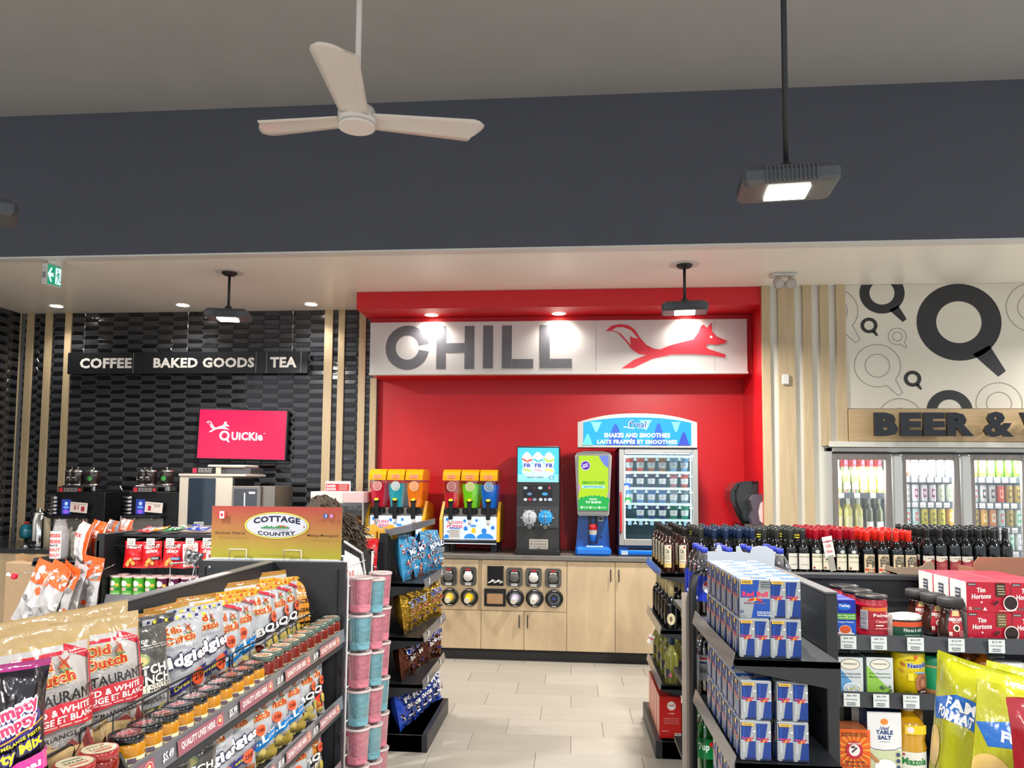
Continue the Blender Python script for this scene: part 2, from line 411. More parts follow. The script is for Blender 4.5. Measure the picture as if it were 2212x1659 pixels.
# back wall with chevron tiles
bw = struct('wall_back', MB().box(XL, -1.95, YT+.006, YT+.12, 0, H), GROUT)
tw, th, lean = .163, .0475, .021
def tilemesh(par, kind, rot):
    l = lean/2*(1 if par else -1); hw, hh, bv = tw/2-.0016, th/2-.0016, .004; V = []
    for q, dpt in ((0, 0), (bv, .006)):
        for sx, sy in ((-1, -1), (1, -1), (1, 1), (-1, 1)):
            x = sx*(hw-q*1.2)+sy*l; z = sy*(hh-q); V.append((x, -dpt-(z*rot if dpt else 0)-(x*rot*.25 if dpt else 0), z))
    return MB().add(V, [(4, 5, 6, 7), (0, 1, 5, 4), (1, 2, 6, 5), (2, 3, 7, 6), (3, 0, 4, 7)])
TM = {}
singles = 0; rest = MB(); n_rows = int((H-.9)/th)
for r in range(n_rows):
    z = H-(r+.5)*th
    for c_ in range(25):
        x = XL+.05+(c_+.5)*tw
        if x > -1.97: continue
        kind = (r+c_) % 2; v = rnd.randrange(3); rot = (.015, -.03, .04)[v] if kind else (0, .01, -.012)[v]
        px = 1084+1650*0  # singles: the open tiled field around the screen and under the hanging sign
        if -5.2 < x < -2.55 and 4 <= r < 30 and singles < 298 and not (6 <= r <= 9):
            key = (r % 2, kind, v)
            if key not in TM: TM[key] = tilemesh(r % 2, kind, rot).mesh('tile', TILEG if kind else TILEM)
            part('tile', TM[key], bw, (x, YT+.006, z)); singles += 1
        else:
            t = tilemesh(r % 2, kind, rot); rest.add([(p[0]+x, p[1]+YT+.006, p[2]+z) for p in t.v], t.f, mat=1-kind)
rest.build('tile_field', [TILEG, TILEM], bw, kind='stuff')
lw = MB()
for r in range(n_rows):
    for c_ in range(5):
        t = tilemesh(r % 2, 0, 0); y = YT-(c_+.5)*tw; z = H-(r+.5)*th
        lw.add([(XL-p[1], y+p[0], p[2]+z) for p in t.v], t.f, mat=(r+c_) % 2)
lw.build('tile_field', [TILEG, TILEM], bpy.data.objects['wall_left'], kind='stuff')
# wooden battens on the tiles
ntrim = 3
def batten(x0, x1, y0, y1, z0, z1, m, lab):
    global ntrim
    o = MB().box(0, x1-x0, y0-y1, 0, 0, z1-z0, bev=.002).build('trim_%d' % ntrim, m, loc=(x0, y1, z0), kind='structure'); o['label'] = lab; ntrim += 1
for k, (a, c_) in enumerate(((28, 42), (55, 70), (95, 110), (138, 152), (700, 718), (730, 744), (775, 790), (801, 815))):
    batten(PY(a, 750, YT-.02)[0], PY(c_, 750, YT-.02)[0], YT-.02, YT, .9, H if k < 7 else 2.6, OAK, '%s pale wooden batten on the black tiles, counting from the corner' % ORD[k])
# red niche
struct('wall_niche', MB().box(-1.95, XR+.1, YN, YN+.1, 0, H), RED)
struct('wall_niche_side', MB().box(XR, XR+.012, YF+.004, YN, 0, H), RED)
struct('trim_20', MB().box(XS, XR, YF, YN, ZS, H-.002), RED)['label'] = 'red soffit box over the drinks niche'
struct('trim_21', MB().box(XS+.04, XR, 7.17, YN, 2.585, ZS-.001), RED)['label'] = 'red bulkhead behind the CHILL sign'
# right front wall
wr = struct('wall_right_front', MB().box(XR+.012, 6, YF, YF+.1, 0, H), WALLW)
xc0, zc0 = XZ(1783, 966, YF-.02)
for k, (a, c_, full) in enumerate(((1645, 1663, 1), (1680, 1716, 1), (1733.6, 1752.5, 1), (1770, 1789.5, 0), (1805.5, 1825.7, 0))):
    x0 = PY(a, 637, YF-.03)[0]; x1 = PY(c_, 637, YF-.03)[0]
    batten(x0, x1, YF-.03, YF, 0 if full else zc0+.01, H, OAK, '%s pale wooden batten on the white wall, counting from the red niche' % ORD[k])
# mural board with letter Q pattern (print) 
mx0, mz0 = XZ(1830, 882, YF-.012)
mu = thing('mural_board', 'cream wall board patterned with black and outlined letter Qs', 'wall art', (mx0, YF-.001, mz0))
MB().box(0, 3.2, -.012, 0, 0, H-mz0-.002).build('board', MURAL, mu)
def clipx(V, T, ax, lim, keep_less):
    out = []; Vl = [tuple(p) for p in V]
    for t in T:
        P = [Vl[i] for i in t]; ins = [(p[ax] <= lim) == keep_less for p in P]; poly = []
        for i in range(3):
            p, q = P[i], P[(i+1) % 3]
            if ins[i]: poly.append(p)
            if ins[i] != ins[(i+1) % 3]:
                u = (lim-p[ax])/(q[ax]-p[ax]); poly.append((p[0]+(q[0]-p[0])*u, p[1]+(q[1]-p[1])*u))
        for i in range(1, len(poly)-1): b_ = len(Vl); Vl += [poly[0], poly[i], poly[i+1]]; out.append((b_, b_+1, b_+2))
    return Vl, out
def qshape(cx, cy, ro, ri, lw_=None):
    """letter Q as a ring with a diagonal tail"""
    n = 48; V = []; T = []
    def tail(e): return [(cx+ro*.30-e*.3, cy-ro*.80), (cx+ro*.88+e, cy-ro*1.36-e*.3), (cx+ro*1.06+e, cy-ro*1.22), (cx+ro*.70+e*.5, cy-ro*.58)]
    if lw_ is None:
        for i in range(n):
            a = 2*pi*i/n; j = (i+1) % n; V += [(cx+ro*cos(a), cy+ro*.96*sin(a)), (cx+ri*cos(a), cy+ri*.98*sin(a))]; T += [(2*i, 2*j, 2*j+1), (2*i, 2*j+1, 2*i+1)]
        b_ = len(V); V += tail(0); T += [(b_, b_+1, b_+2), (b_, b_+2, b_+3)]
    else:
        A = Art(); pts = [(cx+ri*cos(2*pi*i/n), cy+ri*.98*sin(2*pi*i/n)) for i in range(n+1)]; A.line(pts, lw_, '7a766c')
        arc = [(cx+ro*cos(a), cy+ro*.96*sin(a)) for a in [radians(-40+ (360-28)*i/n) for i in range(n+1)]]
        A.line(arc+[tail(0)[1], tail(0)[2], arc[0]], lw_, '7a766c')
        for v, t, c_ in A.L: b_ = len(V); V += [tuple(p) for p in v]; T += [tuple(b_+k for k in q) for q in t]
    return V, T
A = Art(); W_, H_ = 3.2, H-mz0-.002
def mur(x, y): p = PY(x, y, YF-.012); return p[0]-mx0, p[2]-mz0
for (x, y, ro, ri, out) in ((1905, 633, 49, 27, 0), (2071, 696, 92, 49, 0), (1877, 703, 18.5, 10.5, 0), (1971, 818, 19, 10.5, 0), (2051, 888, 50, 27, 0),
                            (1938, 727, 19.5, 10.5, 1), (1895, 790, 50, 26.5, 1), (2233, 664, 60, 35, 1), (1800, 672, 53, 30, 1), (2158, 872, 50, 27, 1), (1944, 905, 48, 25, 1), (2330, 800, 50, 27, 0), (2420, 660, 60, 32, 0)):
    cx, cy = mur(x, y); k = 1/ (1650/ (hypot(*PY(x, y, YF)[:2]))) * 1.0
    k = (mur(x+10, y)[0]-cx)/10
    V, T = qshape(cx, cy, ro*k, ri*k, .004 if out else None)
    for ax, lim, less in ((1, H_, True), (1, 0, False), (0, 0, False)): V, T = clipx(V, T, ax, lim, less)
    if T: A.tris(V, T, '7a766c' if out else '2b2b2d')
MB().art(A, front((0, -.012, 0))).build('pattern', MATTE, mu)
# wooden header with the raised letters
hx0, hz1 = XZ(1834, 884, YF-.05); _, hz0 = XZ(1834, 953, YF-.05)
hd = thing('header_board', 'long pale wooden header with raised black BEER & letters', 'sign', (hx0, YF-.001, hz0))
MB().box(0, 3.2, -.05, 0, 0, hz1-hz0, bev=.002).build('board', OAKH, hd)
BLK = mat('gloss_black_acrylic', '0c0d10', .06, spec=.6)
def letters(word, boxes, Y, th_, m, parent, standoff, bold=.0625, face=None, side=None):
    """boxes: pixel rectangle of every letter; each letter is a solid of its own"""
    lo = parent.location
    for ch, (a, t_, c_, b_) in zip(word, boxes):
        p0 = PY(a, b_, Y); p1 = PY(c_, t_, Y); V, T, _ = text2d(ch, .03 if ch == '&' else bold)
        V = np.stack([V[:, 0]*(p1[0]-p0[0]), V[:, 1]*(p1[2]-p0[2])], 1)
        MB().solid2d((V, T), lambda x, y, h: (x, -h, y), 0, th_).build('letter', m, parent, loc=(p0[0]-lo[0], Y+th_-lo[1], p0[2]-lo[2]))
letters('BEER&W', [(1890, 891, 1940, 942), (1946, 891, 1991, 942), (1996, 891, 2042, 942), (2047, 891, 2103, 942), (2127, 889, 2189, 944), (2206, 891, 2280, 942)], YF-.16, .03, BLK, hd, .06)
st = MB()
for a in (1905, 1930, 1960, 1980, 2012, 2030, 2065, 2150, 2230):
    x, z = XZ(a, 917, YF-.1); st.tube([(x-hx0, -.13, z-hz0), (x-hx0, -.04, z-hz0)], .006)
st.build('standoff', CHROME, hd)
# ================================================================ lamps, fan, signs
EMW = mat('lamp_lens', 'fff6e6', .3, emis=14)
HOUS = mat('lamp_housing', '55585c', .35, metal=.4)
HOUSD = mat('lamp_housing_dark', '2b2d30', .4, metal=.3)
def highbay(cx, cy, z, s, rot, rod_top, label, power, canopy, dark=False, rw=.011):
    """flat high-bay lamp: bevelled housing, cooling fins, square lens below, rod above; s = half length"""
    t = thing('high_bay_lamp', label, 'ceiling lamp', (cx, cy, z), rot, 'high-bay lamps on rods')
    m = HOUSD if dark else HOUS
    b = MB(); w2, d2 = s, s*.62; ch = s*.09; out = [(-w2, -d2+ch), (-w2+ch, -d2), (w2-ch, -d2), (w2, -d2+ch), (w2, d2-ch), (w2-ch, d2), (-w2+ch, d2), (-w2, d2-ch)]
    inn = [(x*.93, y*.9) for x, y in out]; n = 8
    V = [(x, y, .0) for x, y in inn]+[(x, y, .014) for x, y in out]+[(x, y, .05) for x, y in out]+[(x*.86, y*.8, .075) for x, y in out]
    Fs = [tuple(range(8))[::-1], tuple(range(24, 32))]
    for k in range(3): Fs += [(k*n+i, k*n+(i+1) % n, (k+1)*n+(i+1) % n, (k+1)*n+i) for i in range(n)]
    b.add(V, Fs).build('housing', m, t)
    f = MB()
    for i in range(13):
        x = (i-6)*s*.085
        for sy in (-1, 1): f.box(x-.0022, x+.0022, min(sy*d2*.9, sy*(d2+.008)), max(sy*d2*.9, sy*(d2+.008)), .006, .062)
    f.build('fins', m, t)
    MB().box(-s*.44, s*.44, -s*.36, s*.36, -.008, .002, bev=.003).build('lens', EMW, t)
    MB().tube([(0, 0, .07), (0, 0, rod_top-z-(.02 if canopy else 0))], rw, 8).build('rod', BLACK, t)
    MB().lathe([(.03, .07), (.03, .1), (rw, .12)], n=12).build('coupling', BLACK, t)
    if canopy:
        MB().lathe([(.012, -.035), (.045, -.028), (.062, -.012), (.065, -.002)], (0, 0, rod_top-z), 18).build('canopy', BLACK, t)
        MB().lathe([(.118, -.004), (.12, -.0005)], (0, 0, rod_top-z), 24).build('ceiling_plate', WHITE, t)
    light('AREA', (cx, cy, z-.015), power, s*.8, spread=2.95)
highbay(.805, 2.9, 2.675, .172, radians(-6), ZB, 'large glowing high-bay lamp hanging on a black rod before the blue bulkhead', 85, False)
highbay(-2.545, 2.95, 2.68, .175, radians(38), ZB, 'high-bay lamp cut by the frame edge, only a grey corner showing', 70, False)
highbay(-2.85, 6.05, 2.90, .178, radians(12), H, 'small high-bay lamp hanging in front of the black tiles', 60, True)
highbay(.885, 6.05, 2.915, .178, radians(-7), H, 'small high-bay lamp hanging in front of the running fox', 60, True)
# fan
FW = mat('fan_white', 'd8d2cc', .35, coat=.4)
fx, fy, fz = -.986, 3.33, 3.215
fan = thing('ceiling_fan', 'white three-bladed ceiling fan hanging on a long rod', 'ceiling fan', (fx, fy, fz))
MB().lathe([(.0, -.026), (.055, -.024), (.078, -.012), (.086, 0), (.088, .04), (.08, .062), (.03, .07)], n=36, col='ffffff').build('motor_housing', FW, fan)
MB().lathe([(.079, -.0265), (.085, -.024), (.086, -.012)], n=36).build('rim', FW, fan)
MB().lathe([(.04, .065), (.036, .12), (.028, .15), (.022, .19)], n=20).build('rod_cover', FW, fan)
MB().tube([(0, 0, .15), (0, 0, ZB-fz-.04)], .0135, 10).build('rod', FW, fan)
MB().lathe([(.014, -.08), (.05, -.05), (.06, 0)], (0, 0, ZB-fz), 18).build('canopy', FW, fan)
for ang, R_ in ((14, .585), (173, .50), (-84, .62)):
    a = radians(ang); b = MB()
    def bl(u, v, a=a, R_=R_):
        r = .07+u*(R_-.07); wd = (.066+.032*u) * (1 if u < .9 else (1-((u-.9)/.1)**2*.45)); y = (v-.5)*2*wd+.012*u; y += (.022 if u > .9 and v > .5 else 0)*0
        r2 = r-(.05*v*v*(u > .85)*(u-.85)/.15); z = .012-y*.09+.004*(1-(2*v-1)**2)
        return (r2*cos(a)-y*sin(a), r2*sin(a)+y*cos(a), z)
    b.grid(bl, 20, 6); n0 = len(b.v); b.v += [(x, y, z-.004) for x, y, z in b.v[:n0]]; k = len(b.f)
    for i in range(k): b.f.append(tuple(n0+q for q in b.f[i][::-1])); b.c.append(b.c[i]); b.m.append(0); b.s.append(True)
    rim = [(v, 0) for v in range(21)]
    edge = [i for i in range(21)]+[20+21*j for j in range(1, 7)]+[20+21*6-i for i in range(1, 21)]+[21*j for j in range(5, 0, -1)]
    for i in range(len(edge)): p, q = edge[i], edge[(i+1) % len(edge)]; b.f.append((p, n0+p, n0+q, q)); b.c.append((1, 1, 1)); b.m.append(0); b.s.append(False)
    b.build('blade', FW, fan)
    MB().box(.05, .13, -.03, .03, .012, .02, bev=.003).build('blade_bracket', FW, fan, rz=a)
# recessed downlights
EMD = mat('downlight_disc', 'fff4e2', .3, emis=16)
for k, (x, y, zz) in enumerate(((122, 661, H), (395, 659, H), (672, 657, H), (932, 680, ZS), (1207, 677, ZS), (1487, 674, ZS))):
    p = PZ(x, y, zz); on = 'white ceiling before the tiled wall' if k < 3 else 'red soffit above the CHILL sign'
    t = thing('recessed_downlight', 'round recessed downlight in the %s, %s from the %s' % (on, ORD[k % 3], 'corner' if k < 3 else 'letter C'), 'downlight', (p[0], p[1], zz), 0, 'recessed downlights')
    MB().lathe([(.06, -.004), (.07, -.004), (.074, -.0005)], n=28, cap=False).build('trim_ring', WHITE, t)
    MB().lathe([(.0, -.0045), (.058, -.0045), (.06, -.004)], n=24).build('disc', EMD, t)
    light('SPOT', (p[0], p[1], zz-.02), 30 if k < 3 else 34, .045, spot=2.3 if k < 3 else 2.5, blend=.8)
# exit sign
ez0, ez1 = -.205, -.035
e0 = PZ(102, 567, H+ez1); e1 = PZ(135, 577.5, H+ez1); L_ = .38
ex = thing('exit_sign', 'green running-man exit sign with arrow hanging from the white ceiling', 'exit sign', ((e0[0]+e1[0])/2, (e0[1]+e1[1])/2, H-.001), atan2(e1[1]-e0[1], e1[0]-e0[0]))
L_ = float(hypot(e1[0]-e0[0], e1[1]-e0[1])); print('exit', L_, ex.location, ex.rotation_euler.z)
MB().box(-L_/2, L_/2, -.0, .05, ez0, ez1, bev=.004).build('housing', WHITE, ex)
MB().lathe([(.05, -.035), (.07, -.01), (.075, 0)], n=20).build('canopy', WHITE, ex)
A = Art(); hw, hh = L_/2-.008, (ez1-ez0)/2-.008
A.rect(-.2, -.1, .2, .1, '12906a')
A.poly([(-.155, 0), (-.085, .065), (-.045, .065), (-.09, .018), (-.02, .018), (-.02, -.018), (-.09, -.018), (-.045, -.065), (-.085, -.065)], 'd9f5f5')
A.rect(.02, -.075, .145, .075, 'd9f5f5')
G = '12906a'
A.ell(.07, .05, .011, .013, G, 12); A.poly([(.06, .03), (.095, .032), (.1, -.01), (.085, -.015), (.07, -.005)], G)
A.line([(.064, .025), (.045, .0), (.025, 0)], .009, G).line([(.095, .028), (.12, .01), (.13, -.02)], .009, G)
A.line([(.078, -.01), (.06, -.045), (.05, -.072)], .012, G).line([(.09, -.01), (.105, -.04), (.14, -.05)], .012, G)
kx, kz = hw/.152, hh/.088
MB().art(A, lambda a, c, h: (max(-hw, min(hw, a*kx)), -h, (ez0+ez1)/2+max(-hh, min(hh, c*kz)))).build('face', GLOW, ex)
MB().box(-L_/2-.002, -L_/2, .008, .042, ez0+.05, ez0+.1).lathe([(0, 0), (.005, .001)], (-L_/2-.002, .025, ez1-.04), 10, axis='x').build('test_button', GRIS, ex)
# twin emergency spot on the ceiling
p = PZ(1683, 601, H); em = thing('emergency_light', 'clear twin-head emergency light on the ceiling above the wooden battens', 'emergency light', (p[0], p[1]-.12, H))
PEARL = mat('frosted_clear_plastic', 'cfc8c4', .18, trans=.35)
MB().box(-.1, .1, -.06, .06, -.022, -.001, bev=.008).build('base', WHITE, em)
for sx in (-1, 1):
    MB().tube([(sx*.05, 0, -.02), (sx*.06, -.01, -.05)], .01, 8).build('arm', WHITE, em)
    MB().lathe([(.02, 0), (.035, .02), (.045, .065), (.047, .07), (.03, .071)], n=20).build('head', PEARL, em, loc=(sx*.065, -.015, -.05)).rotation_euler = (radians(140), sx*radians(25), 0)
# hanging category sign
Ys = YT-.09; a0 = PY(147, 762, Ys); a1 = PY(665, 764, Ys); a2 = PY(147, 808, Ys)
hs = thing('hanging_sign', 'long black hanging sign reading COFFEE, BAKED GOODS and TEA', 'sign', (a0[0], Ys, a2[2]))
W_, H_ = a1[0]-a0[0], a0[2]-a2[2]
SGN = mat('satin_black_board', '15161a', .35)
MB().box(0, W_, 0, .03, 0, H_, bev=.002).build('board', SGN, hs)
A = Art()
for s_, x0, x1 in (('COFFEE', 172, 285), ('BAKED GOODS', 331, 550), ('TEA', 583, 641)):
    p0 = PY(x0, 797, Ys); p1 = PY(x1, 774, Ys); A.text(s_, (p0[0]+p1[0])/2-a0[0], H_*.5, p1[0]-p0[0], p1[2]-p0[2], 'e6e2dc', bold=.04)
MB().art(A, front((0, 0, 0))).build('lettering', MATTE, hs)
b = MB()
for px in (288, 553, 576, 650): x = PY(px, 785, Ys)[0]-a0[0]; b.box(x-.002, x+.002, -.0012, 0, .004, H_-.004)
b.build('panel_joint', GRIS, hs)
for px in (181, 404, 631):
    x = PY(px, 720, Ys)[0]-a0[0]
    MB().tube([(x, .015, H_), (x, .015, H-a2[2])], .0022, 6).lathe([(.006, H_), (.006, H_+.05)], (x, .015, 0), 8).lathe([(.007, H-a2[2]-.05), (.007, H-a2[2]-.001)], (x, .015, 0), 8).build('wire', CHROME, hs)
# CHILL sign
Yc = 7.10; q0 = PY(798, 806, Yc); q1 = PY(1615, 688, Yc)
W_ = 1.60-(-1.925); z0, z1 = 2.590, 3.085
ch = thing('chill_sign', 'long white sign with grey CHILL lettering and a red running fox', 'sign', (-1.925, Yc, z0))
SW = mat('white_sign_board', 'cfcbc8', .38, vary=((2, 2, 2), .03))
MB().box(0, W_, 0, .07, 0, z1-z0, bev=.003).build('panel', SW, ch)
MB().box(-.004, W_+.004, -.006, .07, -.012, .006).build('bottom_rail', SW, ch)
b = MB()
for px in (1287, 1543): x = PY(px, 750, Yc)[0]+1.925; b.box(x-.002, x+.002, -.001, 0, .01, z1-z0-.004)
b.build('panel_joint', mat('pale_joint', 'aaa6a4', .6), ch)
A = Art(); GR = '66666c'
def cp(px, py): p = PY(px, py, Yc); return p[0]+1.925, p[2]-z0
(cx, cy) = cp(880, 751); k = cp(890, 751)[0]-cx; k /= 10
n = 40; V = []; T = []
for i in range(n+1):
    a = radians(10+ 340*i/n); ca, sa = cos(a), sin(a); V += [(cx+47*k*ca, cy+47.5*k*sa), (cx+25*k*ca, cy+26*k*sa)]
    if i: T += [(2*i-2, 2*i, 2*i+1), (2*i-2, 2*i+1, 2*i-1)]
A.tris(V, T, GR)
def rr(x0, y0, x1, y1): a, b_ = cp(x0, y1), cp(x1, y0); A.rect(a[0], a[1], b_[0], b_[1], GR)
rr(942, 704, 964, 797); rr(1003, 704, 1025, 797); rr(964, 741, 1003, 762); rr(1043, 703, 1065.5, 796)
rr(1084, 703, 1106, 796); rr(1106, 775.5, 1152, 796); rr(1166, 702, 1188, 795); rr(1188, 775, 1235, 795)
fox = [(1308, 716), (1320, 704), (1340, 700), (1358, 703), (1372, 713), (1382, 729), (1396, 745), (1412, 753), (1426, 755), (1445, 747), (1470, 740), (1498, 733), (1508, 718), (1514, 704), (1520, 701), (1527, 708), (1537, 697), (1538, 716), (1548, 727), (1571, 736), (1566, 742), (1550, 745), (1530, 743), (1524, 748), (1530, 754), (1568, 766), (1566, 773), (1540, 768), (1500, 765), (1450, 766), (1410, 775), (1368, 795), (1342, 796), (1370, 777), (1396, 767), (1380, 765), (1365, 755), (1352, 738), (1335, 720), (1322, 715)]
A.poly([cp(*q) for q in fox][::-1], 'd63040')
A.poly([cp(*q) for q in [(1322, 713), (1332, 707), (1346, 707), (1362, 713), (1372, 724), (1379, 731), (1368, 730), (1361, 726), (1361, 736), (1363, 745), (1353, 734), (1340, 720)]][::-1], 'cfcbc8')
x, y = cp(1536, 728); A.ell(x, y, .012, .012, 'f4f0f0', 12)
MB().art(A, front((0, 0, 0)), h0=.001).build('lettering', MATTE, ch)
FOX = fox
# wall screen
c = [PY(*q, 7.36) for q in ((433, 886), (617, 886), (617, 992), (433, 992))]; tvx, tvz = (c[0][0]+c[1][0])/2, (c[0][2]+c[2][2])/2; tw_, th_ = c[1][0]-c[0][0], c[0][2]-c[2][2]
tv = thing('wall_screen', 'flat wall screen showing a white fox logo and Quickie on bright pink', 'screen', (tvx, 7.36, tvz)); tv.rotation_euler = (radians(-2), radians(.8), radians(3))
MB().box(-tw_/2-.012, tw_/2+.012, 0, .05, -th_/2-.012, th_/2+.012, bev=.006).build('casing', SGN, tv)
MB().box(-.15, .15, .05, .125, -.12, .12).build('wall_bracket', BLACK, tv)
A = Art(); A.rect(-tw_/2, -th_/2, tw_/2, th_/2, 'ee1257'); WH = 'f2f6ff'
def fs(px, py): return (-tw_*.42+(px-1308)/263*tw_*.27, th_*.12+(760-py)/100*th_*.24)
A.poly([fs(*q) for q in fox][::-1], WH)
A.poly([fs(*q) for q in [(1322, 713), (1346, 707), (1372, 724), (1361, 726), (1361, 742), (1340, 720)]][::-1], 'ee1257')
for V, T in [qshape(-tw_*.20, -th_*.03, .052, .03)]: A.tris(V, T, WH)
A.text('UiCKie', tw_*.06, -th_*.035, tw_*.36, .085, WH, bold=.06); A.text('TM', tw_*.255, th_*.03, .02, .008, WH)
MB().art(A, front((0, 0, 0)), h0=.001).build('screen_image', GLOW, tv)
# motion sensor
p = PY(1696, 820, YF-.035); MB().box(-.03, .03, -.03, 0, -.045, .045, bev=.008).box(-.006, .006, -.032, -.029, .005, .014, 'cfe0ff').build('motion_sensor', WHITE, loc=(p[0], YF-.03, p[2]), label='small white motion sensor on the widest wooden batten', cat='sensor')
# ================================================================ drinks niche: cabinets, worktop, machines
def pm(Y, o=(0, 0, 0)):
    def f(px, py):
        p = PY(px, py, Y); return float(p[0]-o[0]), float(p[2]-o[2])
    return f
def prect(A, f, x0, y0, x1, y1, col): a = f(x0, y1); b = f(x1, y0); return A.rect(a[0], a[1], b[0], b[1], col)
def ptext(A, f, t, x0, y0, x1, y1, col, **k):
    a = f(x0, y1); b = f(x1, y0); return A.text(t, (a[0]+b[0])/2, (a[1]+b[1])/2, b[0]-a[0], b[1]-a[1], col, **k)
CY = 6.80; CT = .925
KICK = mat('black_kick_board', '232323', .6)
TOPM = mat('grey_stone_worktop', '77726b', .35, vary=((14, 14, 14), .18))
fc = pm(CY)
MB().box(-1.93, XR-.01, CY-.02, YN-.002, CT-.04, CT, bev=.004).build('worktop', TOPM, label='grey stone worktop running along the red niche under the machines', cat='worktop')
def zc_(py): return fc(1200, py)[1]
def cab(x0, x1, label, rows):
    """cabinet unit: body, doors with handles; rows = [(z0, z1, kind)] """
    t = thing('base_cabinet', label, 'cabinet', (x0, CY, 0), 0, 'oak base cabinets in the red niche'); w_ = x1-x0
    MB().box(0, w_, .02, YN-CY-.004, .1, CT-.041).build('body', OAKD, t)
    MB().box(0, w_, .05, YN-CY-.004, 0, .1).build('kick_board', KICK, t)
    return t
xs = {p: fc(p, 1350)[0] for p in (830, 949, 1039, 1132, 1224, 1329, 1410, 1500)}
g = .002; zt, zb, zm = CT-.045, .1, fc(1100, 1320)[1]
def door(t, x0, x1, z0, z1, hx, hz0, hz1):
    d = MB().box(x0+g, x1-g, 0, .018, z0+g, z1-g, bev=.0015).build('door', OAKD, t)
    if hx is not None:
        MB().tube([(hx, -.001, hz0), (hx, -.028, hz0+.004), (hx, -.028, hz1-.004), (hx, -.001, hz1)], .005, 8).build('handle', BLACK, d)
t1 = cab(xs[830], xs[1039], 'oak base cabinet under the first cup rings with a drawerless front', None)
t1['label'] = 'oak base cabinet with yellow cups above its plain doors'
x0 = xs[830]; d0 = [xs[p]-x0 for p in (830, 949, 1039)]
door(t1, d0[0], d0[1], zb, zm, None, 0, 0); door(t1, d0[1], d0[2], zb, zm, None, 0, 0)
MB().box(d0[0]+g, d0[2]-.03, 0, .018, zm+g, zt, bev=.0015).build('dispenser_panel', OAKD, t1)
t2 = cab(xs[1039], xs[1224], 'oak base cabinet with the napkin slot and straw tray above paired doors', None)
x0 = xs[1039]; hz = [fc(1100, q)[1] for q in (1355, 1329)]
door(t2, 0, xs[1132]-x0, zb, zm, fc(1122, 1340)[0]-x0, hz[0], hz[1]); door(t2, xs[1132]-x0, xs[1224]-x0, zb, zm, fc(1140, 1340)[0]-x0, hz[0], hz[1])
MB().box(g, xs[1224]-x0-g, 0, .018, zm+g, zt, bev=.0015).build('dispenser_panel', OAKD, t2)
t3 = cab(xs[1224], XR-.02, 'oak base cabinet with tall doors and dark bar handles', None)
x0 = xs[1224]; hz = [fc(1330, q)[1] for q in (1256, 1231)]
door(t3, 0, xs[1329]-x0, zb, zt, fc(1319, 1240)[0]-x0, hz[0], hz[1]); door(t3, xs[1329]-x0, fc(1436, 1300)[0]-x0, zb, zt, fc(1336.5, 1240)[0]-x0, hz[0], hz[1])
door(t3, fc(1436, 1300)[0]-x0, XR-.02-x0, zb, zt, None, 0, 0)
# lid holders and cup rings set in the panels
CLEAR = glassmat('clear_plastic', 'f2f4f4', .10, .05)
SMOKE = mat('clear_grey_plastic', '8a8a86', .12, trans=.55)
def lidholder(px, py, n, where):
    x, z = fc(px, py); t = thing('lid_dispenser', 'clear plastic lid dispenser, %s, in the oak panel' % where, 'lid dispenser', (x, CY-.001, z), 0, 'clear lid dispensers')
    b = MB(); w2, h2 = .072, .082
    for o_, i_, d_ in ((1, .86, .012), (.8, .68, .024)):
        out = [(w2*o_*a, h2*o_*c) for a, c in ((-1, -.8), (-.8, -1), (.8, -1), (1, -.8), (1, .8), (.8, 1), (-.8, 1), (-1, .8))]; inn = [(a*i_/o_, c*i_/o_) for a, c in out]
        V = [(a, 0, c) for a, c in out]+[(a, -d_, c) for a, c in out]+[(a, -d_, c) for a, c in inn]+[(a, 0, c) for a, c in inn]
        for i in range(8): j = (i+1) % 8; b.add([V[i], V[j], V[8+j], V[8+i], V[16+j], V[16+i], V[24+j], V[24+i]], [(0, 1, 2, 3), (3, 2, 4, 5), (5, 4, 6, 7)])
    b.build('clear_housing', SMOKE, t)
    MB().box(-.055, .055, -.004, 0, -.066, .066).build('back_plate', mat('dark_grey_plastic', '3c3c3c', .4), t)
    MB().lathe([(.0, .0), (.038, .0), (.042, .012), (.036, .03), (.012, .034), (.0, .033)], n=20, axis='y').build('cup_lid', SMOKE if n % 2 else WHITE, t, loc=(0, -.038, -.002))
    A = Art().rect(-.02, .052, .02, .066, 'c8283c').rect(-.028, .03, .028, .044, 'e8e8e6').rect(-.027, -.078, .027, -.055, 'dedede').bars(-.024, -.074, .024, -.058, 2, '777777')
    MB().art(A, front((0, -.0265, 0))).build('label', MATTE, t)
for k, px in enumerate((928, 970, 1012)): lidholder(px, 1244, k, ('farthest towards the popcorn', 'second from the straw tray', 'beside the straw tray')[k])
for k, px in enumerate((1111.5, 1153, 1195)): lidholder(px, 1246+k, k+1, ('first past the straw tray', 'between two others past the straw tray', 'beside the tall doors')[k])
RING = mat('black_ring', '151515', .3)
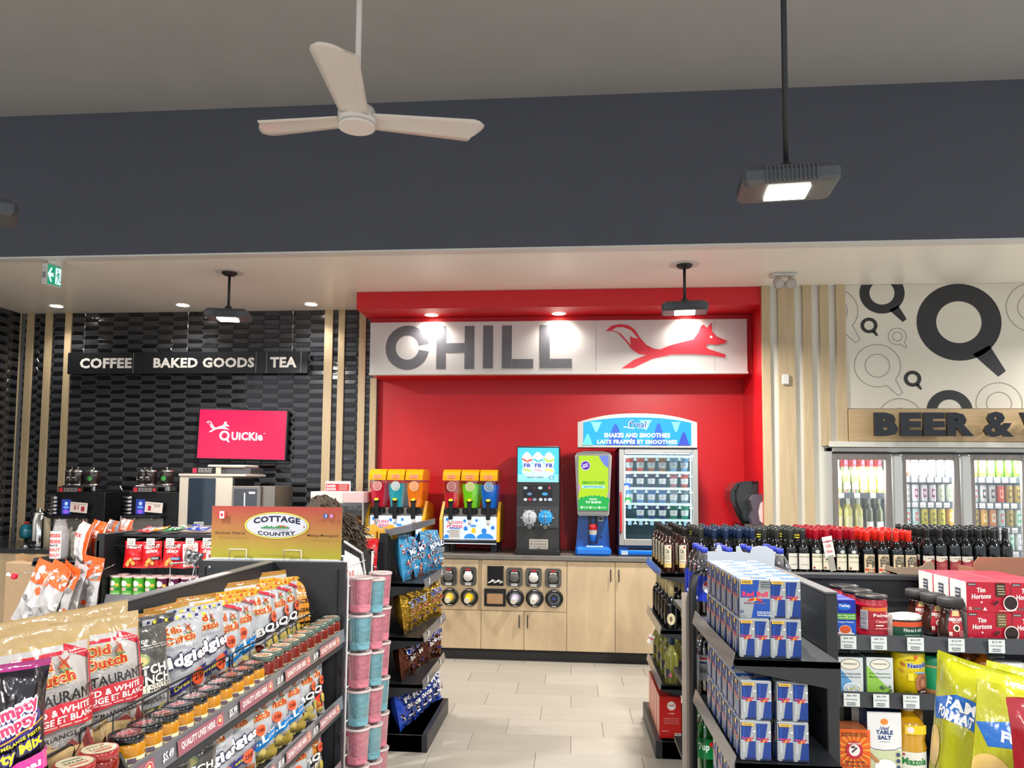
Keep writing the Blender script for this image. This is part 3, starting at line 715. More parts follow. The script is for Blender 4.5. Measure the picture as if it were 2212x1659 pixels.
def cupring(px, py, cup, where):
    x, z = fc(px, py); t = thing('cup_dispenser', '%s in a round black ring, %s' % (cup[0], where), 'cup dispenser', (x, CY-.001, z), 0, 'round cup dispensers')
    b = MB(); b.lathe([(.05, .0), (.078, .0), (.080, .004), (.076, .012), (.056, .012), (.052, .006)][::-1], n=32, axis='y', cap=False); b.f = [f[::-1] for f in b.f]; b.v = [(a, -c_, e) for a, c_, e in b.v]
    b.build('ring', RING, t)
    A = Art().ell(0, 0, .055, .055, '8f989c', 28); MB().art(A, front((0, -.004, 0))).build('membrane', mat('membrane', '6f787c', .3), t)
    A = Art()
    for s in (1, -1): A.text(cup[2], 0, s*.067, .036, .010, 'e8e8e8', bold=.03)
    MB().art(A, front((0, -.0125, 0))).build('lettering', MATTE, t)
    if cup[1]:
        b = MB(); b.lathe([(.024, -.085, 'e9e4d6'), (.026, -.083, cup[1]), (.034, -.03, cup[1]), (.040, .0, cup[1])][::1], n=20, axis='y', col='e9e4d6')
        o = b.build('cup', PRINT, t, loc=(0, 0, 0)); o.rotation_euler = (radians(14), 0, radians(-8))
    else:
        MB().lathe([(.04, -.02), (.036, -.0), ], n=6, axis='y').build('cover', BLACK, t)
        MB().art(Art().text('CUP', 0, 0, .03, .016, '4a5ae0', bold=.04), front((0, -.0215, 0))).build('emblem', MATTE, t)
for px, py, cup, wh in ((932, 1289, ('yellow cup', 'e8c840', 'SMALL'), 'farthest towards the popcorn'), (972, 1289, ('yellow and cream cup', 'e6c24a', 'MEDIUM'), 'second from the napkin slot'), (1014, 1290, ('bright yellow cup', 'eec21a', 'LARGE'), 'beside the napkin slot'),
                        (1113, 1291.5, ('white cup with blue print', 'c9bcd0', 'SMALL'), 'first past the napkin slot'), (1155, 1292, ('white cup', 'd8cfcc', 'MEDIUM'), 'between two other rings'), (1197, 1293, ('six-sided black cover', None, 'LARGE'), 'beside the tall doors')): cupring(px, py, cup, wh)
x0_, z0_ = fc(1053, 1264); x1_, z1_ = fc(1088, 1223)
t = thing('straw_tray', 'black two-slot tray with white wrapped straws set in the oak panel', 'tray', (x0_, CY-.001, z0_))
W_, H_ = x1_-x0_, z1_-z0_
b = MB(); DK = '17181b'
for q in ((0, .012, 0, H_), (W_-.012, W_, 0, H_), (0, W_, 0, .012), (0, W_, H_-.012, H_)): b.box(q[0], q[1], -.014, 0, q[2], q[3], DK)
b.box(W_/2-.003, W_/2+.003, -.008, 0, 0, H_, DK).build('frame', PRINT, t); MB().box(.004, W_-.004, -.003, 0, .004, H_-.004, '0c0d10').build('back', PRINT, t)
for k in range(7):
    x = .02+k*(W_-.04)/6; MB().tube([(x-.012, -.02, .022+.006*(k % 3)), (x+.014, -.024, .036+.008*((k*2) % 3))], .006, 6, 'eceae6').build('wrapped_straw', PRINT, t)
x0_, z0_ = fc(1046, 1309); x1_, z1_ = fc(1093, 1272); W_, H_ = x1_-x0_, z1_-z0_
t = thing('napkin_dispenser', 'black napkin slot holding brown paper napkins', 'napkin dispenser', (x0_, CY-.001, z0_))
MB().box(0, W_, -.012, 0, 0, H_, '17181b', bev=.005).build('frame', PRINT, t)
MB().box(.025, W_-.025, -.022, -.010, .022, H_-.04, 'a9835e', bev=.005).box(.03, W_-.03, -.02, -.01, H_-.042, H_-.034, '2a2a2a').build('napkins', MATTE, t)

# --- slush machines
YEL = 'f0b81a'
AMB = mat('slush_amber_plastic', 'f2a50c', .2, coat=.5); YPL = mat('yellow_panel', 'e9b31c', .35)
BLK2 = mat('black_plastic', '141417', .3)
def slush(pxc, py0, cols, label, level, Y=6.98):
    x, _ = pm(Y)(pxc, 1200); t = thing('slush_machine', label, 'slush machine', (x, Y, CT)); W_ = .55
    for sx in (-1, 1):
        for yy in (.05, .42): MB().box(sx*.22-.03, sx*.22+.03, yy-.03, yy+.03, 0, .085, bev=.004).build('leg', BLK2, t)
    MB().box(-W_/2+.02, W_/2-.02, -.02, .46, .085, .115, bev=.006).build('base', BLK2, t)
    MB().box(-.24, .24, -.10, .02, .092, .118, bev=.006).build('drip_tray', BLK2, t)
    b = MB()
    for k in range(16): b.box(-.23+.03*k, -.222+.03*k, -.095, .01, .118, .121)
    b.build('drip_grille', CHROME, t)
    for sx in (-1, 1):
        out = [(-.03, .1), (.46, .1), (.46, .42), (.14, .46), (-.03, .30)]; xx = sx*(W_/2-.012)
        MB().prism(out if sx < 0 else out, lambda a, c, h, xx=xx: (xx+h, a, c), -.013, .013).build('side_panel', YPL, t)
    MB().box(-W_/2+.03, W_/2-.03, .02, .44, .11, .40, bev=.004).build('body', STEEL, t)
    # backlit front, dog mascot left out
    A = Art(); A.rect(-.245, 0, .245, .20, 'e4ecfb')
    r = random.Random(3)
    for a, c_, rr_ in ((-.21, .17, .016), (-.05, .16, .014), (.06, .165, .013), (.21, .1, .018), (-.04, .09, .02), (-.20, .06, .01), (.13, .07, .024), (.0, .135, .01)): A.ell(a, c_, rr_, rr_*1.05, '2f86dd', 14)
    A.ell(.0, -.0, .055, .045, '2f8fe0', 14).ell(-.215, .0, .03, .035, '2f8fe0', 12).ell(.14, .0, .08, .05, '2f8fe0', 14).ell(.03, .115, .03, .012, '4a9be6', 12)
    A.rect(-.245, -.05, .245, 0, 'e4ecfb'); A.poly([(.012, .05), (.058, .05), (.05, .095), (.018, .095)], 'f2cc22')
    A.text('SLUSH', -.14, .145, .145, .034, 'ffffff', bold=.1).text('SLUSH', -.14, .145, .14, .028, 'e0566a', bold=.04)
    A.text('PUPPiE', -.14, .108, .15, .036, 'ffffff', bold=.1).text('PUPPiE', -.14, .108, .145, .03, 'e0566a', bold=.04).rect(-.19, .088, -.09, .098, '2f6fd0')
    A.rect(-.195, .0, -.09, .085, 'd6cec4').bars(-.185, .012, -.1, .08, 4, '8c8a84', 4)
    MB().art(A, lambda a, c, h: (a, .018-h, .125+c)).build('backlit_front', GLOW, t)
    for k in range(3):
        cx = (k-1)*.172; col, topc = cols[k]
        MB().box(cx-.07, cx+.07, -.01, .1, .345, .40, bev=.01).build('bowl_seat', BLK2, t)
        def bowl(r_, z0, z1, m, nm, zz=None):
            b = MB(); n = 20
            def rp(z):      # wider at the top than at the foot
                f = (z-.40)/(.66-.40); return .058+.02*min(1, f*1.6)
            prof = [z0+(z1-z0)*i/6 for i in range(7)]; V = []; Fs = []
            for z in prof:
                w2, y0, y1 = rp(z)*r_, .0-.02*((z-.4)/.26), .34
                sq = [(-w2, y0+.03), (-w2+.015, y0+.008), (-.02, y0), (.02, y0), (w2-.015, y0+.008), (w2, y0+.03), (w2, y1-.02), (w2-.02, y1), (-w2+.02, y1), (-w2, y1-.02)]
                V += [(cx+a, c_+(.004 if r_ < 1 else 0), z) for a, c_ in sq]
            for i in range(6):
                for j in range(10): Fs.append((i*10+j, i*10+(j+1) % 10, (i+1)*10+(j+1) % 10, (i+1)*10+j))
            Fs += [tuple(range(10))[::-1], tuple(60+j for j in range(10))]
            return b.add(V, Fs, smooth=False).build(nm, m, t)
        fl_ = level[k]
        bowl(.93, .405, .405+fl_*.235, mat('slush_'+col, col, .3, emis=.5), 'frozen_drink')  # drink glows on its own to lift its dull colour
        bowl(1, .40, .66, CLEAR, 'bowl')
        b = MB(); sec = [(-.034, .655), (-.022, .70), (.005, .735), (.05, .755), (.33, .755), (.35, .735), (.35, .655)]
        b.prism(sec, lambda a, c, h, cx=cx: (cx+h, a, c), -.080, .080); b.build('lid', AMB, t)
        MB().art(Art().text('SLUSH', 0, .013, .075, .018, 'ffd9b0', bold=.09).text('SLUSH', 0, .013, .07, .013, 'd8505a', bold=.04).text('PUPPiE', 0, -.009, .075, .018, 'ffd9b0', bold=.09).text('PUPPiE', 0, -.009, .07, .014, 'd8505a', bold=.04), lambda a, c, h, cx=cx: (cx+a, -.031-h+(c)*.25, .685+c)).build('lid_label', PRINT, t)
        A = Art(); q = topc
        A.rect(-.05, .06, .05, .085, 'e8f0f4').bars(-.045, .063, .045, .082, 1, '8094a8', k)
        A.ell(0, 0, .042, .045, 'f2ead0', 16).ell(0, 0, .037, .04, q, 16)
        for i in range(7): A.ell(.02*cos(i*.9), .02*sin(i*.9), .012, .012, 'f4e6da', 8).ell(.02*cos(i*.9), .02*sin(i*.9), .009, .009, q, 8)
        MB().art(A, lambda a, c, h, cx=cx: (cx+a, -.021-h, .60+c)).build('fruit_label', PRINT, t)
        MB().box(cx-.02, cx+.02, -.055, -.015, .30, .455, bev=.006).lathe([(.026, .452), (.03, .468), (.024, .474)], (cx, -.035, 0), 16).build('tap', BLK2, t)
        MB().lathe([(.0, .002), (.022, .002), (.019, .006), (.0, .008)], n=14, col='f5d21c').build('tap_button', PRINT, t, loc=(cx, -.046, .474)).rotation_euler = (radians(32), 0, 0)
        MB().lathe([(.012, .25), (.014, .30)], (cx, -.035, 0), 12).box(cx-.016, cx+.016, -.04, -.0, .27, .305, bev=.003).build('nozzle', WHITE, t)
    return t
RD, TL_, OR, GN, BL_ = 'c4102e', '1f9fae', 'f27a08', '74c80c', '0f62c0'
slush(853, 0, ((RD, 'c04a58'), (TL_, 'a9c4cc'), (OR, 'f08a20')), 'slush machine with red, teal and orange bowls behind the popcorn', (.93, .93, .97))
slush(1014, 0, ((RD, 'a02840'), (GN, 'b8c860'), (BL_, '2f7fb0')), 'slush machine with red, green and blue bowls beside the dark frozen drink tower', (.55, .93, .9))
for k in range(2): MB().tube([(x-.05, 7.1+.1*k, CT+.012) for x in (-.45, -.3)]+[(-.2+.04*k, 7.2, CT+.02), (-.17, 7.3+.08*k, CT+.012)], .006, 6).build('power_cord', BLK2, label='black power cord lying %s the slush machines and the drink tower' % ('under' if k else 'between'), cat='cord')

# --- frozen drink tower
Y = 6.92; f0 = pm(Y); xa, za = f0(1115, 1200); xb, zb_ = f0(1209, 964); W_ = xb-xa; Hh = zb_-CT+.0
ft = thing('frozen_drink_tower', 'tall dark frozen drink tower with a bright blue WHITE CHERRY screen', 'drink machine', (xa, Y, CT)); f = pm(Y, (xa, 0, CT))
DG = mat('dark_grey_panel', '2c2d2e', .4, vary=((5, 5, 5), .1))
MB().box(0, W_, 0, .52, .03, Hh, bev=.004).build('body', DG, ft)
MB().box(-.008, W_+.008, -.10, .4, 0, .045, bev=.004).box(.02, W_-.02, -.095, -.01, .045, .05).build('drip_tray', BLK2, ft)
s0, s1 = f(1118, 1041)[1], f(1118, 967)[1]; A = Art(); w2 = W_
A.rect(.008, s0, w2-.008, s1, '4cc4ee'); A.rect(.008, s0, w2-.008, s0+.07, '8adcf5'); A.ell(w2/2, s0+.1, .15, .07, 'c2f0fb', 24)
for cx, c1, c2, sc_ in ((-.1, 'e8563a', '9ccf20', .9), (.1, 'a8d820', 'f0d020', .9), (0, '38b8c8', 'f0a0b0', 1)):
    x_ = w2/2+cx; z_ = s0+.16; A.poly([(x_-.036*sc_, z_-.07), (x_+.036*sc_, z_-.07), (x_+.052*sc_, z_+.065), (x_-.052*sc_, z_+.065)], 'f2f8fa')
    A.poly([(x_-.052*sc_, z_+.065), (x_+.052*sc_, z_+.065), (x_+.02, z_+.1), (x_-.005, z_+.115), (x_-.035, z_+.09)], 'dff2f4')
    A.line([(x_-.045, z_+.05), (x_, z_+.025), (x_+.045, z_+.045)], .016, c1).line([(x_-.035, z_-.045), (x_+.035, z_-.06)], .014, c2)
    A.text('FB', x_, z_-.01, .06, .036, '2b3fa8', bold=.08)
A.text('WHITE CHERRY', w2*.44, s0+.042, .155, .016, '1c4f7a', bold=.06).rect(w2*.76, s0+.028, w2*.87, s0+.056, '3a78b0').rect(w2*.78, s0+.033, w2*.85, s0+.05, 'bfe8f6')
MB().art(A, front()).build('screen', GLOW2, ft)
A = Art(); a = f(1130, 1083); c_ = f(1193, 1049); A.rect(a[0], a[1], c_[0], c_[1], '141218')
for px, py, w_, cc in ((1135, 1054, 9, 'b8c8d0'), (1154, 1054, 4, '5a3040'), (1167, 1054, 10, 'd0e0e4'), (1187, 1054, 5, 'd05060'), (1144, 1067, 11, '6a86b0'), (1177, 1067, 13, '3aa8e0'), (1135, 1079, 8, 'd8dcd8'), (1145, 1079, 9, 'b02838'), (1155, 1079, 9, '8a94a8'), (1168, 1079, 8, 'ecf0ec'), (1178, 1079, 6, 'c8ccd4'), (1188, 1079, 10, 'c0d0e4')):
    p = f(px, py); A.ell(p[0], p[1], w_*.5*.0042, .014, cc, 10)
MB().art(A, front((0, -.001, 0))).build('flavour_panel', GLOW, ft)
b = MB(); a = f(1116, 1093); c_ = f(1207, 1141); b.box(a[0], c_[0], -.012, 0, c_[1], a[1], bev=.004).build('tap_plate', mat('mid_grey_panel', '3c3f42', .35), ft)
for px, cc in ((1144, 'b9bcc4'), (1178, '2a96dc')):
    x_, z_ = f(px, 1118); b = MB(); b.lathe([(.0, -.055), (.052, -.05), (.066, -.035), (.071, -.012)][::-1], (x_, 0, z_), 24, axis='y'); b.f = [q[::-1] for q in b.f]
    o = b.build('tap_cover', mat('frozen_'+cc, cc, .15, coat=.8), ft)
    for a_ in (0, 1.05, 2.1, 3.14, 4.2, 5.2):
        MB().lathe([(.008, -.045), (.008, -.012)], (x_+.072*cos(a_), 0, z_+.072*sin(a_)), 8, axis='y').build('bolt', CHROME, o)
    MB().tube([(x_, -.052, z_+.045), (x_, -.055, z_), (x_, -.05, z_-.03)], .005, 6).build('tap_lever', CHROME, ft)
    MB().box(x_-.02, x_+.02, -.05, -.01, z_-.105, z_-.062, bev=.008).build('spout', SMOKE, ft)
A = Art(); a = f(1143, 1190); c_ = f(1184, 1165); A.rect(a[0], a[1], c_[0], c_[1], 'b5b0a6')
for k, ch_ in enumerate('SML'): z_ = c_[1]-.018-k*.023; A.text(ch_, a[0]+.02, z_, .01, .012, '55504a', bold=.03).bars(a[0]+.04, z_-.007, c_[0]-.01, z_+.007, 1, '8a857c', k)
A.ell((a[0]+c_[0])/2, a[1]+.02, .012, .009, '4a4640', 10); A.rect(f(1201, 1118)[0], f(1201, 1140)[1], f(1206, 1118)[0], f(1201, 1118)[1], '8a8a88')
MB().art(A, front((0, -.001, 0))).build('price_label', MATTE, ft)

# --- smoothie blender
xa, _ = f0(1242, 1200); xb, _ = f0(1321, 1200); W_ = xb-xa; f = pm(Y, (xa, 0, CT))
bl_ = thing('smoothie_blender', 'blue blending machine with a lime SMOOTHIES screen and grey hood', 'blender', (xa, Y, CT))
BLU = mat('royal_blue_plastic', '0b4f9e', .28, coat=.3, vary=((4, 4, 4), .05)); BLB = mat('bright_blue_plastic', '0f6fd8', .25, coat=.4)
SIL = mat('silver_plastic', 'a3a3a1', .3, metal=.3)
zs = f(1280, 1108)[1]; zt_ = f(1280, 976)[1]
b = MB(); out = [(0, 0), (W_, 0), (W_-.012, .10), (W_-.03, zs), (.03, zs), (.012, .10)]; b.prism([(a_, c) for a_, c in out], lambda a, c, h: (a, -h, c), -.40, -.10).build('body', BLU, bl_)
MB().box(.005, W_-.005, -.08, .2, .0, .075, bev=.02).build('base', BLB, bl_)
A = Art(); MB().box(.10, W_-.075, -.06, .03, .074, .084, bev=.006).build('cup_pad', WHITE, bl_); MB().box(.115, W_-.09, -.05, .02, .084, .086).build('pad_screen', mat('pad_blue', '3a9ad0', .3), bl_)
b = MB(); b.box(W_*.37, W_*.46, .085, .11, .10, zs, '0a1428').box(W_*.54, W_*.63, .085, .11, .10, zs, '0a1428').box(W_*.46, W_*.54, .08, .11, .10, zs, '144a8a').build('channel', PRINT, bl_)
cz = .12; b = MB(); b.lathe([(.028, cz, '2a6fd0'), (.034, cz+.06, 'c9c4bc'), (.037, cz+.10, 'c9c4bc'), (.038, cz+.102, 'b01020'), (.036, cz+.15, 'b01020'), (.03, cz+.155, 'b01020')], (W_*.5, .05, 0), 20).build('blending_cup', PRINT, bl_)
A = Art(); a = f(1293, 1127); c_ = f(1304, 1117); A.rect(a[0], a[1], c_[0], c_[1], 'd8dcd8').rect(a[0]+.008, a[1]+.008, c_[0]-.008, c_[1]-.008, '4a5058'); x_, z_ = f(1299, 1162); A.ell(x_, z_, .009, .009, '0a1a38', 10)
MB().art(A, front((0, .099, 0))).build('sticker', MATTE, bl_)
hood = []; w2 = W_; 
out = [(.022, zs-.01), (.035, zs-.025), (w2-.035, zs-.025), (w2-.022, zs-.01), (w2+.002, zt_-.04), (w2-.015, zt_-.01), (w2*.75, zt_+.005), (w2*.25, zt_+.005), (.015, zt_-.01), (-.002, zt_-.04)]
MB().prism(out, lambda a, c, h: (a, -h, c), -.22, .02).build('hood', SIL, bl_)
MB().prism([(a_*.93+w2*.035, (c-zs)*.95+zs+.012) for a_, c in out], lambda a, c, h: (a, -h, c), .02, .028).build('hood_bezel', mat('bezel_grey', '7c7c7b', .3), bl_)
A = Art(); m_ = .03; s0, s1 = zs+.025, zt_-.035; L0, L1 = .030, w2-.030
A.rect(L0, s0, L1, s1, 'b4dc10').ell(L1-.012, s1-.03, .0, .0, '6a82dc')
A.poly([(L1-.085, s1), (L1, s1), (L1, s1-.11), (L1-.03, s1-.09), (L1-.06, s1-.05)], '6a82dc').poly([(L0, s0+.24), (L0+.018, s0+.2), (L0, s0+.15)][::-1], 'd890d0').poly([(L1, s0+.16), (L1-.012, s0+.13), (L1, s0+.1)], 'd890d0')
A.ell(L0+.062, s1-.09, .043, .043, 'efe8ff', 20).ell(L0+.062, s1-.09, .039, .039, '5a24b0', 20).text('DAIRY', L0+.062, s1-.08, .05, .012, 'ffffff', bold=.05, rot=.25).text('BERRY', L0+.062, s1-.098, .055, .012, 'ffffff', bold=.05, rot=.25)
mid = (L0+L1)/2; A.text('SMOOTHiES', mid, s0+.245, .20, .026, '0f9a28', bold=.09).rect(L0+.03, s0+.195, L1-.03, s0+.222, 'a8e8e0').text('MADE WiTH REAL FRUiT', mid, s0+.208, .17, .012, '1878a0', bold=.05)
for i in range(7): A.ell(L0+.03+i*.037, s0+.085+.02*sin(pi*(i+.3)/6.6), .024, .03, '12b04a', 14)
A.rect(L0, s0, L1, s0+.09, '12b04a').text('HOW', mid, s0+.098, .07, .016, 'f4fbe8', bold=.08).text('TO BLEND', mid, s0+.072, .14, .020, 'f4fbe8', bold=.08)
for i in range(3): A.ell(L0+.028+i*.078, s0+.025, .011, .011, 'e8f8e0', 10).bars(L0+.042+i*.078, s0+.015, L0+.09+i*.078, s0+.035, 2, 'd0f0c8', i)
MB().art(A, front((0, -.029, 0))).build('screen', GLOW, bl_)

# --- glass-front freezer with the arched sign
Yz = 6.90; fz_ = pm(Yz); xa, _ = fz_(1337, 1200); xb, _ = fz_(1508, 1200); W_ = xb-xa; f = pm(Yz, (xa, 0, CT)); Hf = f(1400, 968)[1]
fr = thing('cup_freezer', 'glass-front countertop freezer of drink cups under an arched blue sign', 'freezer', (xa, Yz, CT))
D_ = .56; NB = mat('navy_panel', '14285c', .4)
z1 = f(1400, 1181)[1]; b = MB()
b.box(0, W_, 0, D_, 0, z1).build('plinth', BLU, fr)
MB().box(0, W_, -.03, .05, .012, .055, bev=.01).build('plinth_front', BLB, fr)
MB().art(Art().rect(.02, .014, .075, .045, 'd9e6f2').bars(.024, .018, .07, .042, 3, '8090a8'), front((0, -.031, 0))).build('sticker', MATTE, fr)
MB().box(.08, W_-.05, -.004, .01, z1-.05, z1-.01).build('vent', BLK2, fr)
b = MB(); b.box(0, .012, 0, D_, z1, Hf).box(W_-.012, W_, 0, D_, z1, Hf).box(0, W_, D_-.02, D_, z1, Hf).box(0, W_, 0, D_, Hf-.02, Hf).box(0, W_, 0, D_, z1, z1+.015)
b.build('cabinet', NB, fr)
LIN = mat('freezer_liner', 'b9d4da', .4, emis=.12)
MB().box(.03, W_-.03, D_-.06, D_-.022, z1+.02, Hf-.022).box(.014, .03, .05, D_-.03, z1+.02, Hf-.022).box(W_-.03, W_-.014, .05, D_-.03, z1+.02, Hf-.022).build('liner', mat('freezer_back', '6b8790', .5), fr)
b = MB(); dz0, dz1 = z1+.01, Hf-.005; fw = .045
for q in ((0, fw, dz0, dz1), (W_-fw, W_, dz0, dz1), (fw, W_-fw, dz0, dz0+fw+.012), (fw, W_-fw, dz1-fw+.004, dz1)): b.box(q[0], q[1], -.035, -.002, q[2], q[3], bev=.004)
dr = b.build('door', SIL, fr)
MB().box(fw-.002, W_-fw+.002, -.02, -.015, dz0+fw, dz1-fw+.006).build('pane', glassmat('cooler_glass', 'ffffff', .05, .01), dr)
hx = .014; MB().tube([(hx, -.036, f(1340, 1150)[1]), (hx, -.06, f(1340, 1145)[1]), (hx, -.06, f(1340, 1070)[1]), (hx, -.036, f(1340, 1064)[1])], .0095, 8).build('handle', mat('red_handle', 'd8232a', .3), dr)
MB().lathe([(.008, -.045), (.008, -.035)], (W_-.06, 0, dz0+.03), 10, axis='y').build('lock', CHROME, dr)
EMC = mat('cold_led_strip', 'e6fbff', .3, emis=5)
MB().box(W_-fw-.012, W_-fw-.004, .03, .04, z1+.05, Hf-.06).build('led_strip', EMC, fr); MB().box(fw+.006, fw+.014, .03, .04, z1+.05, Hf-.06).build('led_strip', EMC, fr); MB().box(.06, W_-.06, .03, .05, Hf-.05, Hf-.04).build('led_strip', EMC, fr)
light('AREA', (xa+W_/2, Yz+.12, CT+Hf-.06), 9, W_*.8, (.85, .97, 1), (radians(-12), 0, 0), .1)
rows = [f(1400, q)[1] for q in (1017, 1052, 1087, 1121, 1156)]
CUPC = [['d8503c', 'd8604c', 'a86a50', 'a07050', '7aa8d0', '7aa8d0'], ['4a5a80', '4a5a80', '3c4c74', '3c4c74', 'b87a8a', 'c8605c'], ['6aa8dc', '5a9ad8', '4a8ad0', '4a8ad0', '8aaac0', '6a8a9a'], [None, '3a5a90', '34508c', '3a4a80', '2a8a70', '3a9a80'], [None]*6]
CP = {}
for r, zr in enumerate(rows):
    sh = MB(); sh.box(.045, W_-.045, .06, .42, zr+.132-.012, zr+.132-.004)
    for k in range(7): x_ = .05+(W_-.10)*k/6; sh.box(x_-.006, x_+.006, .05, .064, zr+.1, zr+.13).box(x_-.016, x_+.016, .05, .064, zr+.092, zr+.102)
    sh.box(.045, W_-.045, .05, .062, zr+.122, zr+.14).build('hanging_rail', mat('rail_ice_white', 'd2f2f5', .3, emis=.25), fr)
    for k in range(6):
        x_ = .05+(W_-.10)*(k+.5)/6; cc = CUPC[r][k]
        if cc is None:
            MB().box(x_-.016, x_+.016, .046, .05, zr+.085, zr+.12).build('price_tag', mat('ice_tag', '9fd0e8', .4, emis=.2), fr); continue
        if cc not in CP:
            b = MB(); b.lathe([(.024, 0, cc), (.026, .022, 'e8f2f6'), (.028, .03, 'e8f2f6'), (.031, .058, cc), (.0345, .085, 'f4fbff'), (.040, .087, 'f4fbff'), (.040, .094, 'f4fbff'), (.036, .095, 'eef6fa')], n=16)
            A = Art().ell(0, .045, .015, .018, 'e6f4f8', 12).bars(-.01, .035, .01, .055, 3, '7090a8', 3); b.art(A, lambda a, c, h: ((.030+h)*sin(a/.030), -(.030+h)*cos(a/.030), c))
            CP[cc] = Proto('drink_cup', 'cup', [('drink_cup', b.mesh('drink_cup', mat('cup_print', rough=.35, vc=True)), None)])
        for dpt in (0, 1):
            if dpt and k % 2: continue
            if dpt: continue
            CP[cc].put('%s drink cup hanging %s in the %s row of the freezer' % ({'d': 'red and green', 'a': 'brown', '7': 'pale blue', '4': 'dark blue', '3': 'navy', 'b': 'pink', 'c': 'red and white', '6': 'sky blue', '5': 'blue', '8': 'grey blue', '2': 'green'}[cc[0]], ORD[k], ORD[r]), (xa+x_, Yz+.10+.09*dpt, CT+zr-.003), scale=(1.18, 1.18, 1.36), group='cups in the glass-front freezer')
A = Art()
for px, py, cc, tx in ((1349, 1052, '2a6ad0', '3.79'), (1352, 1083, '2aa04a', '3.79')):
    x_, z_ = f(px+4, py); A.rect(x_-.03, z_-.015, x_+.03, z_+.035, cc).ell(x_, z_-.005, .022, .02, 'f2f6f6', 14).text(tx, x_, z_-.005, .03, .014, '333a48')
MB().art(A, front((0, -.024, 0))).build('price_sticker', PRINT, fr)
# arched sign on top, wider than the freezer
Ya = Yz-.05; fa = pm(Ya, (xa, 0, CT)); sx0, sz0 = fa(1248, 966); sx1, _ = fa(1506, 966); zsh = fa(1260, 912)[1]; ztop = fa(1377, 893)[1]
def arch(x0, x1, zlow, zs_, zt_, n=24): return [(x0, zlow), (x1, zlow)]+[(x1-(x1-x0)*i/n, zs_+(zt_-zs_)*(1-abs(2*i/n-1)**2.3)) for i in range(n+1)]
MB().prism(arch(sx0, sx1, sz0, zsh, ztop), lambda a, c, h: (a, .05-h-.1, c), -.26, 0).build('sign_housing', mat('sign_grey_housing', 'b3aea8', .35), fr)
i0, i1, iz, ish, it = sx0+.05, sx1-.05, sz0+.02, zsh-.004, ztop-.035
A = Art(); ol = arch(i0, i1, iz, ish, it); A.poly(ol, '18a6e4')
def clip_arch(V, T):
    return V, T
for cx, w_, h_, cc in ((.12, .05, .20, '8ceef0'), (.30, .07, .19, '2a62c8'), (.46, .05, .10, '2a62c8'), (.58, .055, .17, '9cf2f0'), (.70, .06, .2, '2a6ad0'), (.86, .04, .15, '8ceef0'), (.93, .045, .12, '3a52c4'), (.04, .04, .1, '6ae0f0')):
    x_ = i0+(i1-i0)*cx; up = cc[0] in '89'
    n = 14; pts = [(x_-w_*1.3+2.6*w_*i/n, iz+ (h_ if not up else .21)*(1-.0*i)*(.5+.5*cos(pi*(2*i/n-1)))) for i in range(n+1)] if not up else [(x_-w_*1.1+2.2*w_*i/n, min(it-.02-.03*abs(cx-.5)*2, it-.01)-.09*(.5+.5*cos(pi*(2*i/n-1)))) for i in range(n+1)]
    if up: pts = [(p[0], min(p[1], 9)) for p in pts]; topz = min(it-.02-.03*abs(cx-.5)*2, it-.01)-.001; A.poly([pts[0]]+pts[1:-1]+[pts[-1]], cc)
    else: A.poly(pts[::-1], cc)
mid = (i0+i1)/2; A.text("f'real", mid+.005, it-.062, .165, .075, 'e8fbff', bold=.14, shear=.15).text("f'real", mid+.005, it-.062, .15, .062, '1a5aa8', bold=.02, shear=.15).line([(mid-.12, it-.085), (mid-.02, it-.1)], .008, 'e8fbff')
A.text('SHAKES AND SMOOTHiES', mid, iz+.088, .58, .042, 'f4fdff', bold=.1).text('LAiTS FRAPPÉS ET SMOOTHiES', mid, iz+.034, .70, .046, 'f4fdff', bold=.1)
MB().art(A, lambda a, c, h: (a, -.052-h, c)).build('sign_face', GLOW2, fr)

# --- hand-towel and soap dispensers on the side wall of the niche
t = thing('paper_towel_dispenser', 'big dark smoky paper towel dispenser on the side wall of the red niche', 'dispenser', (XR, 7.05, 1.20))
sec = [(-.0, -.01), (-.02, -.19), (-.15, -.19), (-.20, -.10), (-.245, .02), (-.245, .10), (-.19, .175), (-.10, .19), (0, .19)]
z_ = PXx(1610, 1085, XR-.1)[2]; t.location = (XR, 6.98, z_)
MB().prism(sec[::-1], lambda a, c, h: (a, h, c), -.0, .28).build('cover', mat('smoky_black', '16181a', .1, coat=.6), t)
MB().prism([(a*.8-.01, c*.86) for a, c in sec][::-1], lambda a, c, h: (a, h, c), -.006, 0).build('side_plate', mat('smoky_grey', '2e3334', .2), t)
MB().tube([(-.17, -.01, .155), (-.2, -.014, .1), (-.195, -.014, .0), (-.15, -.01, -.11)], .006, 6).build('latch', BLK2, t)
t = thing('soap_dispenser', 'small purple-grey soap dispenser beside the paper towel dispenser', 'dispenser', (XR, 6.85, z_-.055))
MB().prism([(0, -.13), (-.05, -.14), (-.09, -.13), (-.1, -.08), (-.08, -.02), (-.1, .08), (-.07, .125), (0, .13)][::-1], lambda a, c, h: (a, h, c), 0, .1).build('body', mat('purple_grey_plastic', '564f5c', .3), t)
MB().prism([(0, -.12), (-.025, -.10), (-.035, -.02), (-.02, .05), (0, .07)][::-1], lambda a, c, h: (a, h, c), -.005, 0).build('back_plate', WHITE, t)
